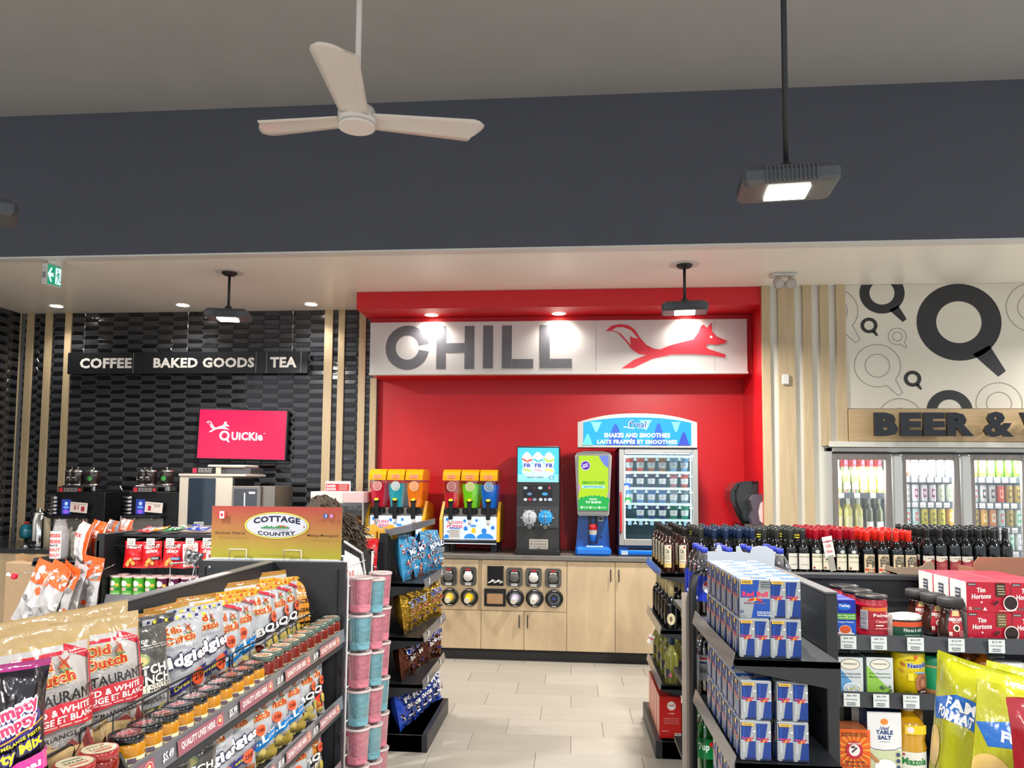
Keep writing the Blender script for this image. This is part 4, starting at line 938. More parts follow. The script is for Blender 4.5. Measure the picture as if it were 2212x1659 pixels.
# ================================================================ shelving helper
def shelving(t, o, ax, L_, D_, decks, top, lip=.045, strip=None, side_plates=True, backp=True, base=.1, th_=.02, liptilt=.25, lz=0):
    """shelves of one gondola face. o: corner on the floor at the back panel, ax: +1 shelf projects along local -Y (towards the viewer of that face)
    local frame: x along the face 0..L_, y from the back panel 0 to -D_, z up"""
    if backp: MB().box(0, L_, 0, .03, base, top, bev=.002).build('back_panel', SHELF, t)
    MB().box(0, L_, -D_, .0, 0, base, bev=.003).build('base', SHELF, t)
    for k, (z, d) in enumerate(decks):
        b = MB(); b.box(.003, L_-.003, -d, 0, z-th_, z)
        s = b.build('shelf', SHELF, t)
        if side_plates:
            for xx in (.003, L_-.006):
                MB().prism([(-d, z-.03), (-.0, z-.09), (0, z+.0), (-d, z)], lambda a, c, h, xx=xx: (xx+h, a, c), 0, .003).build('bracket', SHELF, s)
        z += lz; MB().add([(.003, -d, z+lip*.45), (L_-.003, -d, z+lip*.45), (L_-.003, -d-lip*liptilt, z-lip*.55), (.003, -d-lip*liptilt, z-lip*.55),
                  (.003, -d+.003, z+lip*.45), (L_-.003, -d+.003, z+lip*.45), (L_-.003, -d-lip*liptilt+.003, z-lip*.55), (.003, -d-lip*liptilt+.003, z-lip*.55)],
                 [(3, 2, 1, 0), (4, 5, 6, 7), (0, 1, 5, 4), (2, 3, 7, 6), (1, 2, 6, 5), (3, 0, 4, 7)]).build('price_channel', strip or STRIP, s)
GT = 1.213
# ---------------------------------------------------------------- far run with the crackers and its popcorn endcap
e1 = thing('popcorn_endcap', 'black endcap shelves of blue, gold and brown popcorn bags by the aisle', 'shelf unit', (-1.10, 4.49, 0), radians(90))
shelving(e1, None, 1, .77, .24, [(.97, .235), (.655, .235), (.385, .235)], GT+.03, .05)
MB().box(-.0, .77, -.27, -.0, .0, .1, bev=.004).build('base_tray', SHELF, e1)
MB().box(-.02, .0, -.02, .03, 0, GT+.05).build('upright', BLACK, e1); MB().box(.77, .79, -.02, .03, 0, GT+.05).build('upright', BLACK, e1)
MB().add([(-.0, -.0, GT+.03), (.77, 0, GT+.03), (.77, -.16, GT+.065), (0, -.16, GT+.065), (0, 0, GT+.07), (.77, 0, GT+.07), (.77, -.16, GT+.105), (0, -.16, GT+.105)], [(0, 3, 2, 1), (4, 5, 6, 7), (0, 1, 5, 4), (3, 7, 6, 2), (0, 4, 7, 3), (1, 2, 6, 5)]).build('header_flap', STRIP, e1)
for x in (.1, .67): MB().lathe([(.012, -.0), (.012, .012), (.02, .02)], (x, -.25, 0), 10).build('foot', BLACK, e1)
for z_ in (.97, .655, .385):
    for x_ in (.12, .56): MB().box(x_, x_+.035, -.2445, -.2435, z_-.02, z_+.018, 'dcdcd8').build('price_tag', PRINT, e1).rotation_euler = (0, 0, 0)
r = random.Random(5)
def pop_art(base, txt, tc, bits, W=.155, H=.27, oreo=False):
    A = RA(W, H)
    for k in range(34):
        x, y = r.uniform(.08, .92), r.uniform(.06, .9)
        if .25 < x < .8 and .34 < y < .72: continue
        for b_ in bits: A.E(x+r.uniform(-.03, .03), y+r.uniform(-.02, .02), .035, .022, b_, 7, r.uniform(0, 3))
    A.T(txt[0], .5, .64, .7, .12, tc[0], bold=.045, edge=tc[1], ew=.003, rot=.12); A.T(txt[1], .52, .48, .66, .10, tc[2], bold=.045, edge=tc[3], ew=.003, rot=.1)
    if oreo: A.E(.7, .33, .12, .085, '101018', 16).E(.7, .33, .09, .063, '2a2a34', 16)
    A.R(.3, .25, .7, .28, tc[0]); return A
pops = [('light blue', '3c93c4', ('MADE', 'POP'), ('e8f0fa', '1a2a7a', '151c30', 'e6eef8'), ('8a4a2a', 'f0e6d8', 'b02a28')),
        ('gold', 'b18a2c', ('XX', 'CAR'), ('2740a0', 'f0ead8', 'a02a20', 'f0dca0'), ('6a3a12', 'e0c060')),
        ('brown foil', '6a3c2c', ('POP', 'MIX'), ('1a3a9a', 'e8e8f0', 'f0e8e0', '2a2a60'), ('a86a54', '2e1610')),
        ('deep blue', '2348b4', ('POP', 'ORiO'), ('f2f4f8', '16246a', 'f4f4f4', '16246a'), ('d8d0b8', '16181f'))]
pops[3] = pops[3][:2]+(('POP', 'OREO'),)+pops[3][3:]
for lv, (nm, base, txt, tc, bits) in enumerate(pops):
    z = (.972, .657, .387, .102)[lv]; ms = [bag_mesh('popcorn_bag', .155, .27, .10, base, pop_art(base, txt, tc, bits, oreo=lv == 3), 40+lv*5+q, METF if lv in (1, 2) else FOIL, .006, 10, 14, .05) for q in range(2)]
    n = (4, 5, 4, 6)[lv]
    for k in range(n):
        yy = 4.59+k*(.56/(n-1)) ; xx = -.99+.075*k/(n-1)+r.uniform(-.006, .006)
        P = Proto('popcorn_bag', 'snack bag', [('', ms[k % 2])])
        P.put('%s popcorn bag on the %s endcap shelf, %s from the near edge' % (nm, ('top', 'second', 'third', 'bottom')[lv], ORD[k]), (xx, yy, z+.004), group='%s popcorn bags on the endcap' % nm, rot=(radians(-7-r.uniform(0, 6)), radians(r.uniform(-4, 4)), radians(60 if k == n-1 else 90+r.uniform(-7, 5))))
# run body behind: upright, back panel, decks
XA, XB = -2.86, -1.13
e2 = thing('cracker_gondola', 'black double-sided gondola with cracker bags and chip cans facing the camera', 'shelf unit', (XA, 4.9, 0))
shelving(e2, None, 1, XB-XA, .40, [(.84, .38), (.50, .38)], GT-.01, .05)
MB().box(-.05, 0, -.41, .03, 0, GT+.02, bev=.003).build('upright', BLACK, e2); MB().box(XB-XA, XB-XA+.01, -.41, .03, 0, GT).build('side_panel', SHELF, e2)
MB().box(0, XB-XA, -.22, .04, GT-.01, GT+.01, bev=.002).build('top_shelf', SHELF, e2)
MB().tube([(0, -.3, 1.15), (XB-XA, -.3, 1.15)], .006, 6).build('hook_bar', BLACK, e2)
# red cracker bags on hooks
def cheez(W, H, kind):
    A = RA(W, H); WH = 'f6f0ea'
    if kind < 3:
        A.T('CHEEZ-iT', .5, .80, .8, .13, WH, bold=.045, edge='7a0a12', ew=.0015, rot=.06)
        if kind: A.T('CRUNCH', .5, .62, .6, .10, WH, bold=.045, rot=.06)
        for x, y in ((.3, .22), (.42, .3), (.25, .12), (.55, .18)): A.P([(x-.13, y), (x, y-.09), (x+.13, y), (x, y+.1)], 'e8953a').P([(x-.1, y), (x, y-.07), (x+.1, y), (x, y+.08)], 'f2b060')
        A.R(.5, .3, .95, .42, ('c81a24', '15151a', '2a5a9a')[kind]).B(.54, .32, .9, .40, 2, 'f0f0f0')
    else:
        A.R(.1, .05, .9, .9, 'f0e8e2').T('LOOP', .5, .72, .66, .13, 'c8202a', bold=.045).B(.2, .4, .8, .6, 3, 'c86a6a').E(.4, .2, .2, .09, 'b0603a', 12)
    return A
cz = [bag_mesh('cracker_bag', .125, .165, .045, 'c8141e' if q < 3 else 'c02030', cheez(.125, .165, q), 60+q, FOIL, .003, 8, 10, .04) for q in range(4)]
for k, (px, kd) in enumerate(((281, 0), (323, 1), (365, 2), (408, 3), (445, 2))):
    p = PY(px, 1228, 4.55); nm = ('orange-chip cracker bag', 'black-label cracker bag', 'blue-label cracker bag', 'white-fronted cracker bag', 'cracker bag half behind the wire rack')[k]
    t = thing('cracker_bag', 'red %s on the %s hook under the gondola top' % (nm, ORD[k]), 'snack bag', (p[0], 4.58, p[2]), 0, 'red cracker bags on hooks')
    part('bag', cz[kd], t, rot=(radians(-3), radians((2, -2, 3, -4, 1)[k]), radians(8)))
    MB().box(-.026, .026, -.03, -.027, .145, .185).art(Art().rect(-.024, .147, .024, .183, 'efeae4').bars(-.02, .15, .02, .18, 3, '8a8680', k), front((0, -.0305, 0))).build('price_tag', PRINT, t)
    MB().tube([(0, .0, .175), (0, .32, .185)], .003, 6).build('peg_hook', CHROME, t)
# chip cans
def can_mesh(c1, c2, lidc):
    b = MB(); b.lathe([(.036, 0, 'c8c8c8'), (.037, .003, 'c8c8c8'), (.036, .006, c1), (.036, .118, 'd8d8d8'), (.0375, .12, lidc), (.0375, .128, lidc), (.034, .129, lidc)], n=20, col=lidc)
    A = Art().rect(-.05, .03, .05, .0315, 'e8f0d8').rect(-.05, .02, .05, .024, 'dff0c8').ell(-.004, .085, .024, .018, 'f0ece6', 16).rect(-.018, .04, .014, .06, 'e0b0b0').ell(.03, .075, .012, .01, 'd8b050', 10).ell(.03, .05, .014, .007, c2, 10)
    b.art(A, lambda a, c, h: ((.0362+h)*sin(a/.0362), -(.0362+h)*cos(a/.0362), c), maxe=.012); return b.mesh('chip_can', PRINT)
cg, cpur = can_mesh('4aa82e', '2a7a4a', 'e0b8b8'), can_mesh('5a1240', 'c04a6a', 'e0b8b8')
for row in (0, 1):
    for k in range(9):
        x = PY(247+25.5*k, 1290, 4.56)[0]; green = k < 4
        Proto('chip_can', 'can', [('', cg if green else cpur)]).put('short %s chip can, %s in the %s row on the cracker gondola' % ('green' if green else 'purple', ORD[k if green else k-4], ('front', 'back')[row]), (x, 4.575+.082*row, .842), radians(-12), 'short chip cans under the cracker bags')
# flat packs on the gondola top
for k, (a, c_, col, nm) in enumerate(((277, 312, 'd04048', 'red'), (303, 343, 'e88a20', 'orange'), (340, 366, 'e8e0d0', 'cream'), (352, 385, '2f8a50', 'green'), (372, 425, '2440b8', 'blue'))):
    x0, x1 = PY(a, 1140, 4.6+.1*(k % 2))[0], PY(c_, 1140, 4.6+.1*(k % 2))[0]
    bag = bag_mesh('flat_pack', x1-x0, .15, .022, col, RA(x1-x0, .15).R(.1, .3, .9, .6, 'f0ece8').B(.15, .35, .85, .55, 1, '555555'), 80+k, FOIL, .002, 6, 8, .05)
    Proto('flat_pack', 'snack pack', [('', bag)]).put('%s flat snack pack lying on top of the cracker gondola' % nm, ((x0+x1)/2, 4.66+.04*k % .1, 1.236+.003*k), rot=(radians(-84), 0, 0), group='flat packs on the gondola top')
# yellow cartons and the big red pea-snack bag at the aisle end
for k, px in enumerate((795, 834)):
    x, z = XZ(px, 1146, 4.62); y0 = 4.62
    t = thing('yellow_carton', 'yellow open carton on the gondola top, %s the popcorn' % ('away from' if k == 0 else 'next to'), 'carton', (x, y0, GT+.002), 0, 'yellow cartons'); w2 = .052
    MB().box(-w2, w2, 0, .1, 0, .055, 'dca62c', bev=.002).build('tray', MATTE, t)
    MB().prism([(-w2, .03), (w2, .03), (w2, .05), (w2*.5, .056), (w2*.4, .066), (w2*-.1, .07), (-w2*.3, .056), (-w2, .052)], lambda a, c, h: (a, .1-h, c+.018), 0, .002, 'e0ac34').build('back_flap', MATTE, t)
    MB().art(Art().rect(-.04, .008, .04, .03, 'd8cfae').ell(0, .06, .014, .012, 'a89a80', 12), front((0, -.0, 0))).build('label', MATTE, t)
A = RA(.23, .33); A.E(.5, .86, .06, .03, 'f4f0e8').R(.08, .55, .92, .78, 'e8e2d2').T('HARVEST', .5, .72, .78, .075, '2c3a2c', bold=.03).T('SNAPS', .5, .62, .55, .075, '2c3a2c', bold=.03)
A.R(0, .50, 1, .515, 'f0e0d8').E(.25, .42, .09, .05, 'e8764a').E(.25, .42, .05, .03, 'c0182a').E(.5, .42, .09, .05, 'e8b0a8').E(.75, .42, .09, .05, 'c86a8a').R(.1, .2, .9, .33, '9cc23a').B(.15, .22, .85, .31, 2, '4a7a1a')
x, z = XZ(799, 1232, 4.45); MB  # stands before the far run
hb = bag_mesh('snap_pea_bag', .23, .33, .09, 'c01820', A, 91, FOIL, .004)
ht = thing('snap_pea_bag', 'large red HARVEST SNAPS bag beside the popcorn endcap', 'snack bag', (-1.24, 4.42, .905))
part('bag', hb, ht, rot=(radians(-4), 0, 0))
pr = thing('floor_carton', 'black display carton under the large red snack bag', 'carton', (-1.24, 4.42, 0)); MB().box(-.12, .12, -.05, .05, 0, .90, bev=.004).build('carton', SHELF, pr)
# ---------------------------------------------------------------- endcap of orange and silver sweet bags
e3 = thing('sweets_endcap', 'dark endcap of orange and silver sweet bags past the cracker gondola', 'shelf unit', (XA-.06, 5.26, 0), radians(-90))
shelving(e3, None, 1, .77, .42, [(1.055, .40), (.70, .40), (.36, .40)], GT-.02, .05)
def stripe_bag(seed, silver=.5):
    rr_ = random.Random(seed); A = RA(.17, .24)
    x = 0
    while x < 1:
        w_ = rr_.uniform(.08, .2); A.R(x, 0, min(1, x+w_), 1, rr_.choice(['e85a18', 'c9c9cf', 'f0ece8', 'e8641c', '8a8c92'])); x += w_
    A.R(.2, .55, .8, .75, 'f4f0ec').T('MIX', .5, .65, .45, .11, 'd02820', bold=.04); return A
sb = [bag_mesh('sweet_bag', .17, .24, .08, 'd8561a', stripe_bag(q), 100+q, FOIL, .006, 8, 12, .06) for q in range(3)]
for k, (px, tl) in enumerate(((165, 12), (183, 8), (200, 5), (217, 2))):
    p = PY(px, 1205, 4.62+.03*k); Proto('sweet_bag', 'sweet bag', [('', sb[k % 3])]).put('orange and silver striped sweet bag, %s from the gondola upright' % ORD[3-k], (p[0], 4.64+.1*k, 1.06), rot=(radians(-6), radians(tl), radians(-32)), group='orange and silver bags on the endcap')
t = thing('tall_sweet_tube', 'tall clear tube bag with a red and white lettered label', 'sweet bag', (*PY(128, 1203, 4.6)[:2], 1.06))
b = MB(); b.lathe([(.05, 0), (.054, .02), (.054, .15), (.04, .2), (.03, .245), (.036, .25)], n=18, col='b4b2b0'); b.build('tube', mat('crinkly_clear', 'b4b2b4', .15, trans=.3, bump=((30, 30, 12), .9, .012)), t)
A = RA(.10, .17)
for y in (.12, .32, .62, .84): A.T('REESES' if y > .4 else 'PEANUT', .5, y, .9, .13, 'd83a3e', bold=.04)
A.T('SNACK', .5, .48, .7, .08, '3a3a40', bold=.03)
AA = RA(.1, .17).R(0, 0, 1, 1, 'e6dedc'); AA.L += A.L
MB().art(AA, lambda a, c, h: ((.055+h)*sin(a/.055), -(.055+h)*cos(a/.055), c+.01), maxe=.02).build('label', MATTE, t, rz=radians(-10))
t = thing('clear_sweet_bag', 'big crinkled clear bag leaning behind the tall tube', 'sweet bag', (*PY(150, 1203, 4.7)[:2], 1.06))
part('bag', bag_mesh('clear_sweet_bag', .14, .19, .09, '8e8a80', None, 120, FOIL, .01), t, rot=(0, radians(14), radians(-30)))
# hanging stocking-shaped bags and big ones below
def stock(seed, orange):
    A = RA(.2, .40); A.R(0, .62, 1, .96, 'f0632a' if orange else 'c9c9cf'); A.R(.08, .3, .92, .6, 'c4c4c8')
    rr_ = random.Random(seed)
    for k in range(14): A.E(rr_.uniform(.1, .9), rr_.uniform(.1, .9), rr_.uniform(.05, .14), rr_.uniform(.02, .05), rr_.choice(['f4f2f0', 'e85a20', 'b8b8c0', 'f2ece8', '8a8a90']), 8, rr_.uniform(0, 3))
    return A
for k, (px, py, tl, ry, z, lab) in enumerate(((62, 1330, 22, -12, .0, 'clear bag with an orange header, outermost of the hanging bags'), (98, 1330, 26, 14, 0, 'clear bag with an orange header, second from the outside'), (135, 1335, 24, 30, 0, 'long clear bag with an orange header, in the middle of the hanging bags'), (160, 1335, 20, 34, 0, 'long silver-headed clear bag, fourth from the outside'), (196, 1335, 8, 20, 0, 'orange and silver hanging bag nearest the gondola upright'))):
    p = PY(px-10, py, 4.26+.05*k); m_ = bag_mesh('hanging_sweet_bag', .16, .34, .07, 'b2b0b2', stock(130+k, k != 3), 130+k, FOIL, .01, 10, 16, .06)
    t = thing('hanging_sweet_bag', lab, 'sweet bag', (p[0], p[1], .72)); part('bag', m_, t, rot=(0, radians(tl), radians(-ry)))
    MB().tube([(.10, 0, .30), (.13, .1, .33)], .003, 5).build('hook', CHROME, t)
for k, (px, py) in enumerate(((31, 1245), (68, 1289))):
    p = PY(px, py, 4.42); t = thing('red_wrapped_sweet', 'clear bag with a round red sweet, %s the clear bags' % ('at the outer edge of' if k == 0 else 'hanging below'), 'sweet', p)
    MB().lathe([(0, -.02), (.016, -.014), (.021, 0), (.016, .014), (0, .02)], n=14, col='e02038').build('sweet', SHINE, t); MB().tube([(-.0, 0, 0), (-.03, 0, .005), (-.045, 0, .01)], [.018, .008, .016], 8, 'd8d4cc').build('twist', FOIL, t); MB().tube([(.02, 0, .01), (.14, .1, .05)], .002, 5).build('hook', CHROME, t)
# paper bag display and counter front
t = thing('paper_bag', 'big crumpled brown paper bag standing past the sweet bags', 'paper bag', (*PY(75, 1235, 5.6)[:2], 0))
b = MB(); b.box(-.17, .17, -.1, .1, 0, .93, 'c2a482', bev=.01).grid(lambda u, v: ((u-.5)*.3+.01*sin(9*v), -.02+.02*sin(8*u), .93+.05*v+.01*sin(12*u)), 8, 3, 'b8976f'); b.build('bag', mat('brown_paper', rough=.75, vc=True, bump=((12, 12, 12), .6, .02)), t)
# ---------------------------------------------------------------- near run: chips and dips
NX = -1.342; g1 = thing('chip_gondola', 'long black gondola of chip bags and dip jars along the aisle', 'shelf unit', (NX+.015, .55, 0), radians(90)); GL = 2.80-.015
XD = -.995-(NX+.015)
SD = [(.865, XD), (.578, XD), (.30, XD)]
shelving(g1, None, 1, GL, XD+.02, SD, GT, .054, STRIP, True, False, lz=.036, liptilt=.12)
MB().box(0, GL, 0, .03, .1, GT-.006).build('back_panel', SHELF, g1); MB().box(0, GL, -.008, .038, GT-.006, GT, bev=.002).build('top_cap', mat('cap_grey', '5d5e62', .35), g1)
ep = MB().box(-.33, .345, GL, GL+.03, 0, GT, bev=.002); ep.v = [(y, -x if False else z_*0+x*0, z) for (x, y, z), z_ in zip(ep.v, [0]*len(ep.v))] if False else ep.v
b = MB().box(GL, GL+.03, -XD-.0, .345, 0, GT, bev=.003); b.build('end_panel', SHELF, g1)
b = MB(); b.box(GL-.004, GL, -XD+.03, -XD+.034, .1, GT-.03, '0a0a0b').box(GL-.004, GL, .31, .314, .1, GT-.03, '0a0a0b'); b.build('panel_groove', PRINT, g1)
MB().lathe([(.006, 0), (.006, .004), (.001, .005)], n=10, axis='x').build('screw', CHROME, g1, loc=(GL-.005, .29, GT-.03))
for zz in (.865, .578): MB().tube([(GL-.002, -XD+.01, zz-.14), (GL-.012, -XD+.01, zz-.12), (GL-.002, -XD+.01, zz-.1)], .004, 5).build('bracket_hook', BLACK, g1)
# other side of the run: only its top shelf edge can be glimpsed
# price strips: printed inserts in the channels
ST = bpy.data.objects
def strips(zdeck, prices, y0, pitch, mk):
    A = Art(); z0 = -.072*.55; y = y0
    for k, pz in enumerate(prices):
        x = y
        A.text(pz, x+.03, .0, .05, .030, 'f2f2f2', bold=.02, shear=.15); A.rect(x+.075, -.026, x+.33, .024, '96606c').text('QUALITY LIVES HERE', x+.185, 0, .185, .026, 'f4dede', bold=.035)
        A.ell(x+.305, 0, .018, .018, 'e8c0b8', 14).ell(x+.305, 0, .015, .015, 'c04048', 14).ell(x+.305, .002, .008, .008, 'f0d0a0', 10); y += pitch
    b = MB(); sl = .12
    b.art(A, lambda a, c, h: (a, -XD-(.054*.45-c*.78)*sl-h-.0008, zdeck+.036+c*.78-.0036)); return b.build('price_strip', SHINE, g1, label='grey price strip with pink QUALITY LIVES HERE panels')
strips(.865, ['$5.29', '$5.89', '$5.49', '$5.99', '$5.49', '$4.99'], .55, .36, 0)
strips(.578, ['$5.99', '$5.49', '$5.79', '$5.99', '$5.49', '$5.99'], .62, .35, 0)
# jars
def jar(r_, h_, body, lid, lidtop, lab):
    b = MB(); b.lathe([(r_*.86, 0), (r_, .006), (r_, h_*.30), (r_*.985, h_*.62), (r_, h_*.66), (r_*.98, h_*.78), (r_*.86, h_*.87)], n=28, col=body)
    lb = MB(); lb.art(lab, lambda a, c, h: ((r_+.0004+h)*sin(a/r_), -(r_+.0004+h)*cos(a/r_), c), maxe=.016)
    ld = MB(); ld.lathe([(r_*.93, h_*.85), (r_*.97, h_*.86), (r_*.97, h_*.985), (r_*.93, h_), (r_*.5, h_-.001), (0, h_-.001)], n=30, col=lid)
    ld.art(lidtop, lambda a, c, h: (a, c, h_+h)); return [('jar', b.mesh('jar', SHINE)), ('label', lb.mesh('label', PRINT)), ('lid', ld.mesh('lid', SHINE))]
A = Art(); A.rect(-.075, .008, .075, .066, 'e9e4b8').rect(-.075, .052, -.04, .064, '6a5a6a').rect(-.02, .052, .0, .064, '6a5a6a').rect(.03, .052, .05, .064, '6a5a6a').rect(-.04, .045, -.02, .055, '8a7a86').rect(.0, .045, .025, .058, '5f5060')
A.text('RESTAURANTE', 0, .03, .085, .011, '1c1c1c', bold=.02).rect(-.075, .0, .075, .014, '8a2420').ell(.034, .05, .009, .009, 'd0502a', 10).rect(.02, .044, .05, .049, 'e8a030').ell(-.032, .047, .01, .006, 'f0c840', 8)
LT = Art().ell(0, 0, .036, .036, '3a3b3e', 24).ell(0, 0, .033, .033, '2a2b2e', 24).rect(-.018, -.012, .018, .014, 'c8787c').text('OLD DUTCH', 0, .001, .03, .012, '8a2026', bold=.02)
JY = Proto('dip_jar', 'jar', jar(.0425, .112, 'b87c16', '16171a', LT, A))
A = Art(); A.rect(-.075, .006, .075, .06, 'b8a88a'); 
for k in range(7): A.rect(-.075+.022*k, .04+.006*(k % 2), -.055+.022*k, .052+.006*(k % 2), '2a6a5a')
A.rect(-.03, .03, .03, .05, 'f0eadc').ell(0, .042, .008, .008, 'd86a2a', 10).text('RESTAURANTE', 0, .026, .06, .009, '1c1c1c', bold=.02).rect(-.075, .0, .075, .01, '5a2018')
LT2 = Art().ell(0, 0, .036, .036, 'b6b8a8', 24).ring(0, 0, .036, .036, .004, '2a4a3e', 24).rect(-.02, -.01, .018, .012, 'c88a6a').rect(-.014, -.018, .016, -.012, '5a7a6a').rect(-.012, .014, .014, .02, '4a6a5a')
JS = Proto('salsa_jar', 'jar', jar(.0405, .118, '6e1d10', '4a5a52', LT2, A))
LT3 = Art().ell(0, 0, .04, .04, '8a3a34', 24).ell(0, 0, .036, .036, 'c9c2a4', 24).text('SALSA', 0, 0, .045, .012, '5a6a4a').rect(-.02, .014, .02, .018, '5a7a5a').rect(-.02, -.02, .02, -.015, 'b05040')
JR = Proto('salsa_jar', 'jar', jar(.0425, .112, '7a1c12', '9a2c2c', LT3, A))
JX = -1.045
def along(px, py, z): return float(PZ(px, py, z)[1])
ya, yb = along(272, 1584, .977), along(534, 1431, .977)
for k in range(10):
    JY.put('yellow cheese dip jar with a black lid, %s from the black divider' % ORD[k], (JX, ya+(yb-ya)*k/9, .866), radians(62), 'yellow dip jars on the chip gondola')
ya2, yb2 = along(572, 1415, .984), 3.29
for k in range(10):
    JS.put('dark red salsa jar with a green-rimmed lid, %s in the line from the yellow jars' % ORD[k], (JX+.005, ya2+(yb2-ya2)*k/9, .866), radians(62), 'salsa jars at the far end of the chip gondola')
for k, (px, py) in enumerate(((217, 1620), (167, 1650))):
    JR.put('salsa jar with a red-rimmed printed lid, %s the black divider' % ('right at' if k == 0 else 'second from'), (JX, along(px, py, .975), .866), radians(62), 'red-lidded salsa jars')
t = thing('shelf_divider', 'black rounded divider between the red-lidded and yellow jars', 'divider', (JX-.04, ya-.062, .866))
MB().prism([(0, 0), (.08, 0), (.08, .05), (.06, .085), (.03, .1), (0, .1)], lambda a, c, h: (a, h, c), 0, .01).build('plate', BLACK, t)
t = thing('shelf_divider', 'black rounded divider before the green-rimmed salsa jars', 'divider', (JX-.04, ya2-.06, .866))
MB().prism([(0, 0), (.08, 0), (.08, .05), (.06, .085), (.03, .1), (0, .1)], lambda a, c, h: (a, h, c), 0, .01).build('plate', BLACK, t)
t = thing('shelf_divider', 'black rounded divider at the end panel after the salsa jars', 'divider', (JX-.04, 3.335, .866))
MB().prism([(0, 0), (.08, 0), (.08, .05), (.06, .085), (.03, .1), (0, .1)], lambda a, c, h: (a, h, c), 0, .008).build('plate', BLACK, t)
# wire fences behind the jars
FXX = -1.115
for nm, y0, y1, zz in (('nearest the camera', .9, ya-.09, .985), ('behind the yellow jars', ya-.07, ya2-.09, 1.005), ('behind the green-rimmed salsa jars', ya2-.07, 3.3, 1.005)):
    t = thing('wire_fence', 'black wire fence holding the chip bags, %s' % nm, 'shelf fence', (FXX, y0, .866), 0, 'wire fences on the chip gondola'); L_ = y1-y0
    MB().tube([(0, 0, 0), (0, 0, zz-.876), (0, .012, zz-.868), (0, L_-.012, zz-.868), (0, L_, zz-.876), (0, L_, 0)], .003, 6).build('top_wire', BLACK, t)
    MB().tube([(0, 0, .06), (0, L_, .06)], .002, 5).build('middle_wire', BLACK, t)
    n = int(L_/.12)
    for i in range(1, n): MB().tube([(0, L_*i/n, 0), (0, L_*i/n, zz-.868)], .002, 5).build('upright_wire', BLACK, t)
# ================================================================ chip bags on the near run
def windmill(A, x, y, s, W, H):
    A.P([(x-.5*s, y-.5*s*W/H*1.3), (x+.5*s, y-.5*s*W/H*1.3), (x+.25*s, y+.25*s*W/H), (x-.25*s, y+.25*s*W/H)], 'b07a40'); r_ = s*.75
    for a in (.6, 2.2): A.Ln([(x-r_*cos(a), y-r_*sin(a)*W/H), (x+r_*cos(a), y+r_*sin(a)*W/H)], .016, 'b03a2a')
    A.R(x-.6*s, y-.62*s*W/H*1.3, x+.7*s, y-.5*s*W/H*1.3, '4a7a4a')
def olddutch(A, x, y, w, h, rot=.06):
    W, H = A.W, A.H
    A.T('Old', x-w*.18, y+h*.28, w*.56, h*.44, 'b8331a', bold=.04, rot=rot, edge='eecf6a', ew=.002); A.T('Dutch', x, y-h*.24, w, h*.46, 'b8331a', bold=.04, rot=rot, edge='eecf6a', ew=.002)
    windmill(A, x+w*.32, y+h*.34, .09, W, H)
def chips(A, seed, x0, x1, y0, y1, cols, n=10, s=.12):
    r_ = random.Random(seed)
    for k in range(n):
        x, y = r_.uniform(x0, x1), r_.uniform(y0, y1); c = r_.choice(cols); a = r_.uniform(0, 3); A.E(x, y, s*r_.uniform(.7, 1.2), s*.6*A.W/A.H*r_.uniform(.8, 1.4), c, 10, a)
def tri(A, x, y, s, rot, c, W, H):
    A.P([(x+s*cos(rot+k*2.094), y+s*sin(rot+k*2.094)*W/H) for k in range(3)], c)
def a_rest(W=.26, H=.36):
    A = RA(W, H); A.R(.0, .03, 1, .90, 'b59b68').R(.03, .03, .97, .87, 'b8b4b3').R(.05, .72, .13, .76, 'b02430')
    A.P([(.03, .70), (.18, .70), (.18, .83), (.62, .83), (.7, .87), (.7, .845), (.62, .805), (.21, .805), (.21, .675), (.03, .675)][::-1], 'c0263a'); A.Ln([(.66, .85), (.96, .77)], .07, 'c0263a').B(.7, .79, .92, .83, 2, 'e8b0b0')
    A.R(.93, .42, .97, .78, 'c0263a'); olddutch(A, .46, .70, .46, .17); A.B(.2, .585, .8, .61, 2, '8a8a88')
    A.T('RESTAURANTE', .5, .535, .94, .075, '1c1c1e', bold=.02, rot=.04)
    A.P([(.04, .47), (.5, .50), (.95, .485), (.9, .33), (.5, .34), (.1, .31)][::-1], 'c22a38'); A.T('RED & WHITE', .5, .45, .68, .045, 'f2e6e4', bold=.03, rot=.03).T('ROUGE ET BLANC', .5, .395, .78, .045, 'f2e6e4', bold=.03, rot=.03).B(.25, .345, .8, .37, 1, 'e0a0a0')
    A.T('TRiANGLES', .52, .285, .5, .034, '2a2a2c', bold=.03, rot=.05)
    A.P([(.08, .05), (.92, .05), (.9, .2), (.8, .23), (.7, .2), (.62, .25), (.5, .2), (.4, .24), (.3, .2), (.2, .22), (.1, .18)], '8a4442')
    r_ = random.Random(4)
    for k in range(11): tri(A, r_.uniform(.2, .82), r_.uniform(.09, .2), r_.uniform(.1, .17), r_.uniform(0, 2), r_.choice(['9a4a48', 'c8a878', 'b89868', 'd8bf92', '7a3a3c', 'cdb48a']), W, H)
    tri(A, .5, .14, .2, .4, 'd2b684', W, H); tri(A, .7, .1, .15, 1.5, 'c9a876', W, H); return A
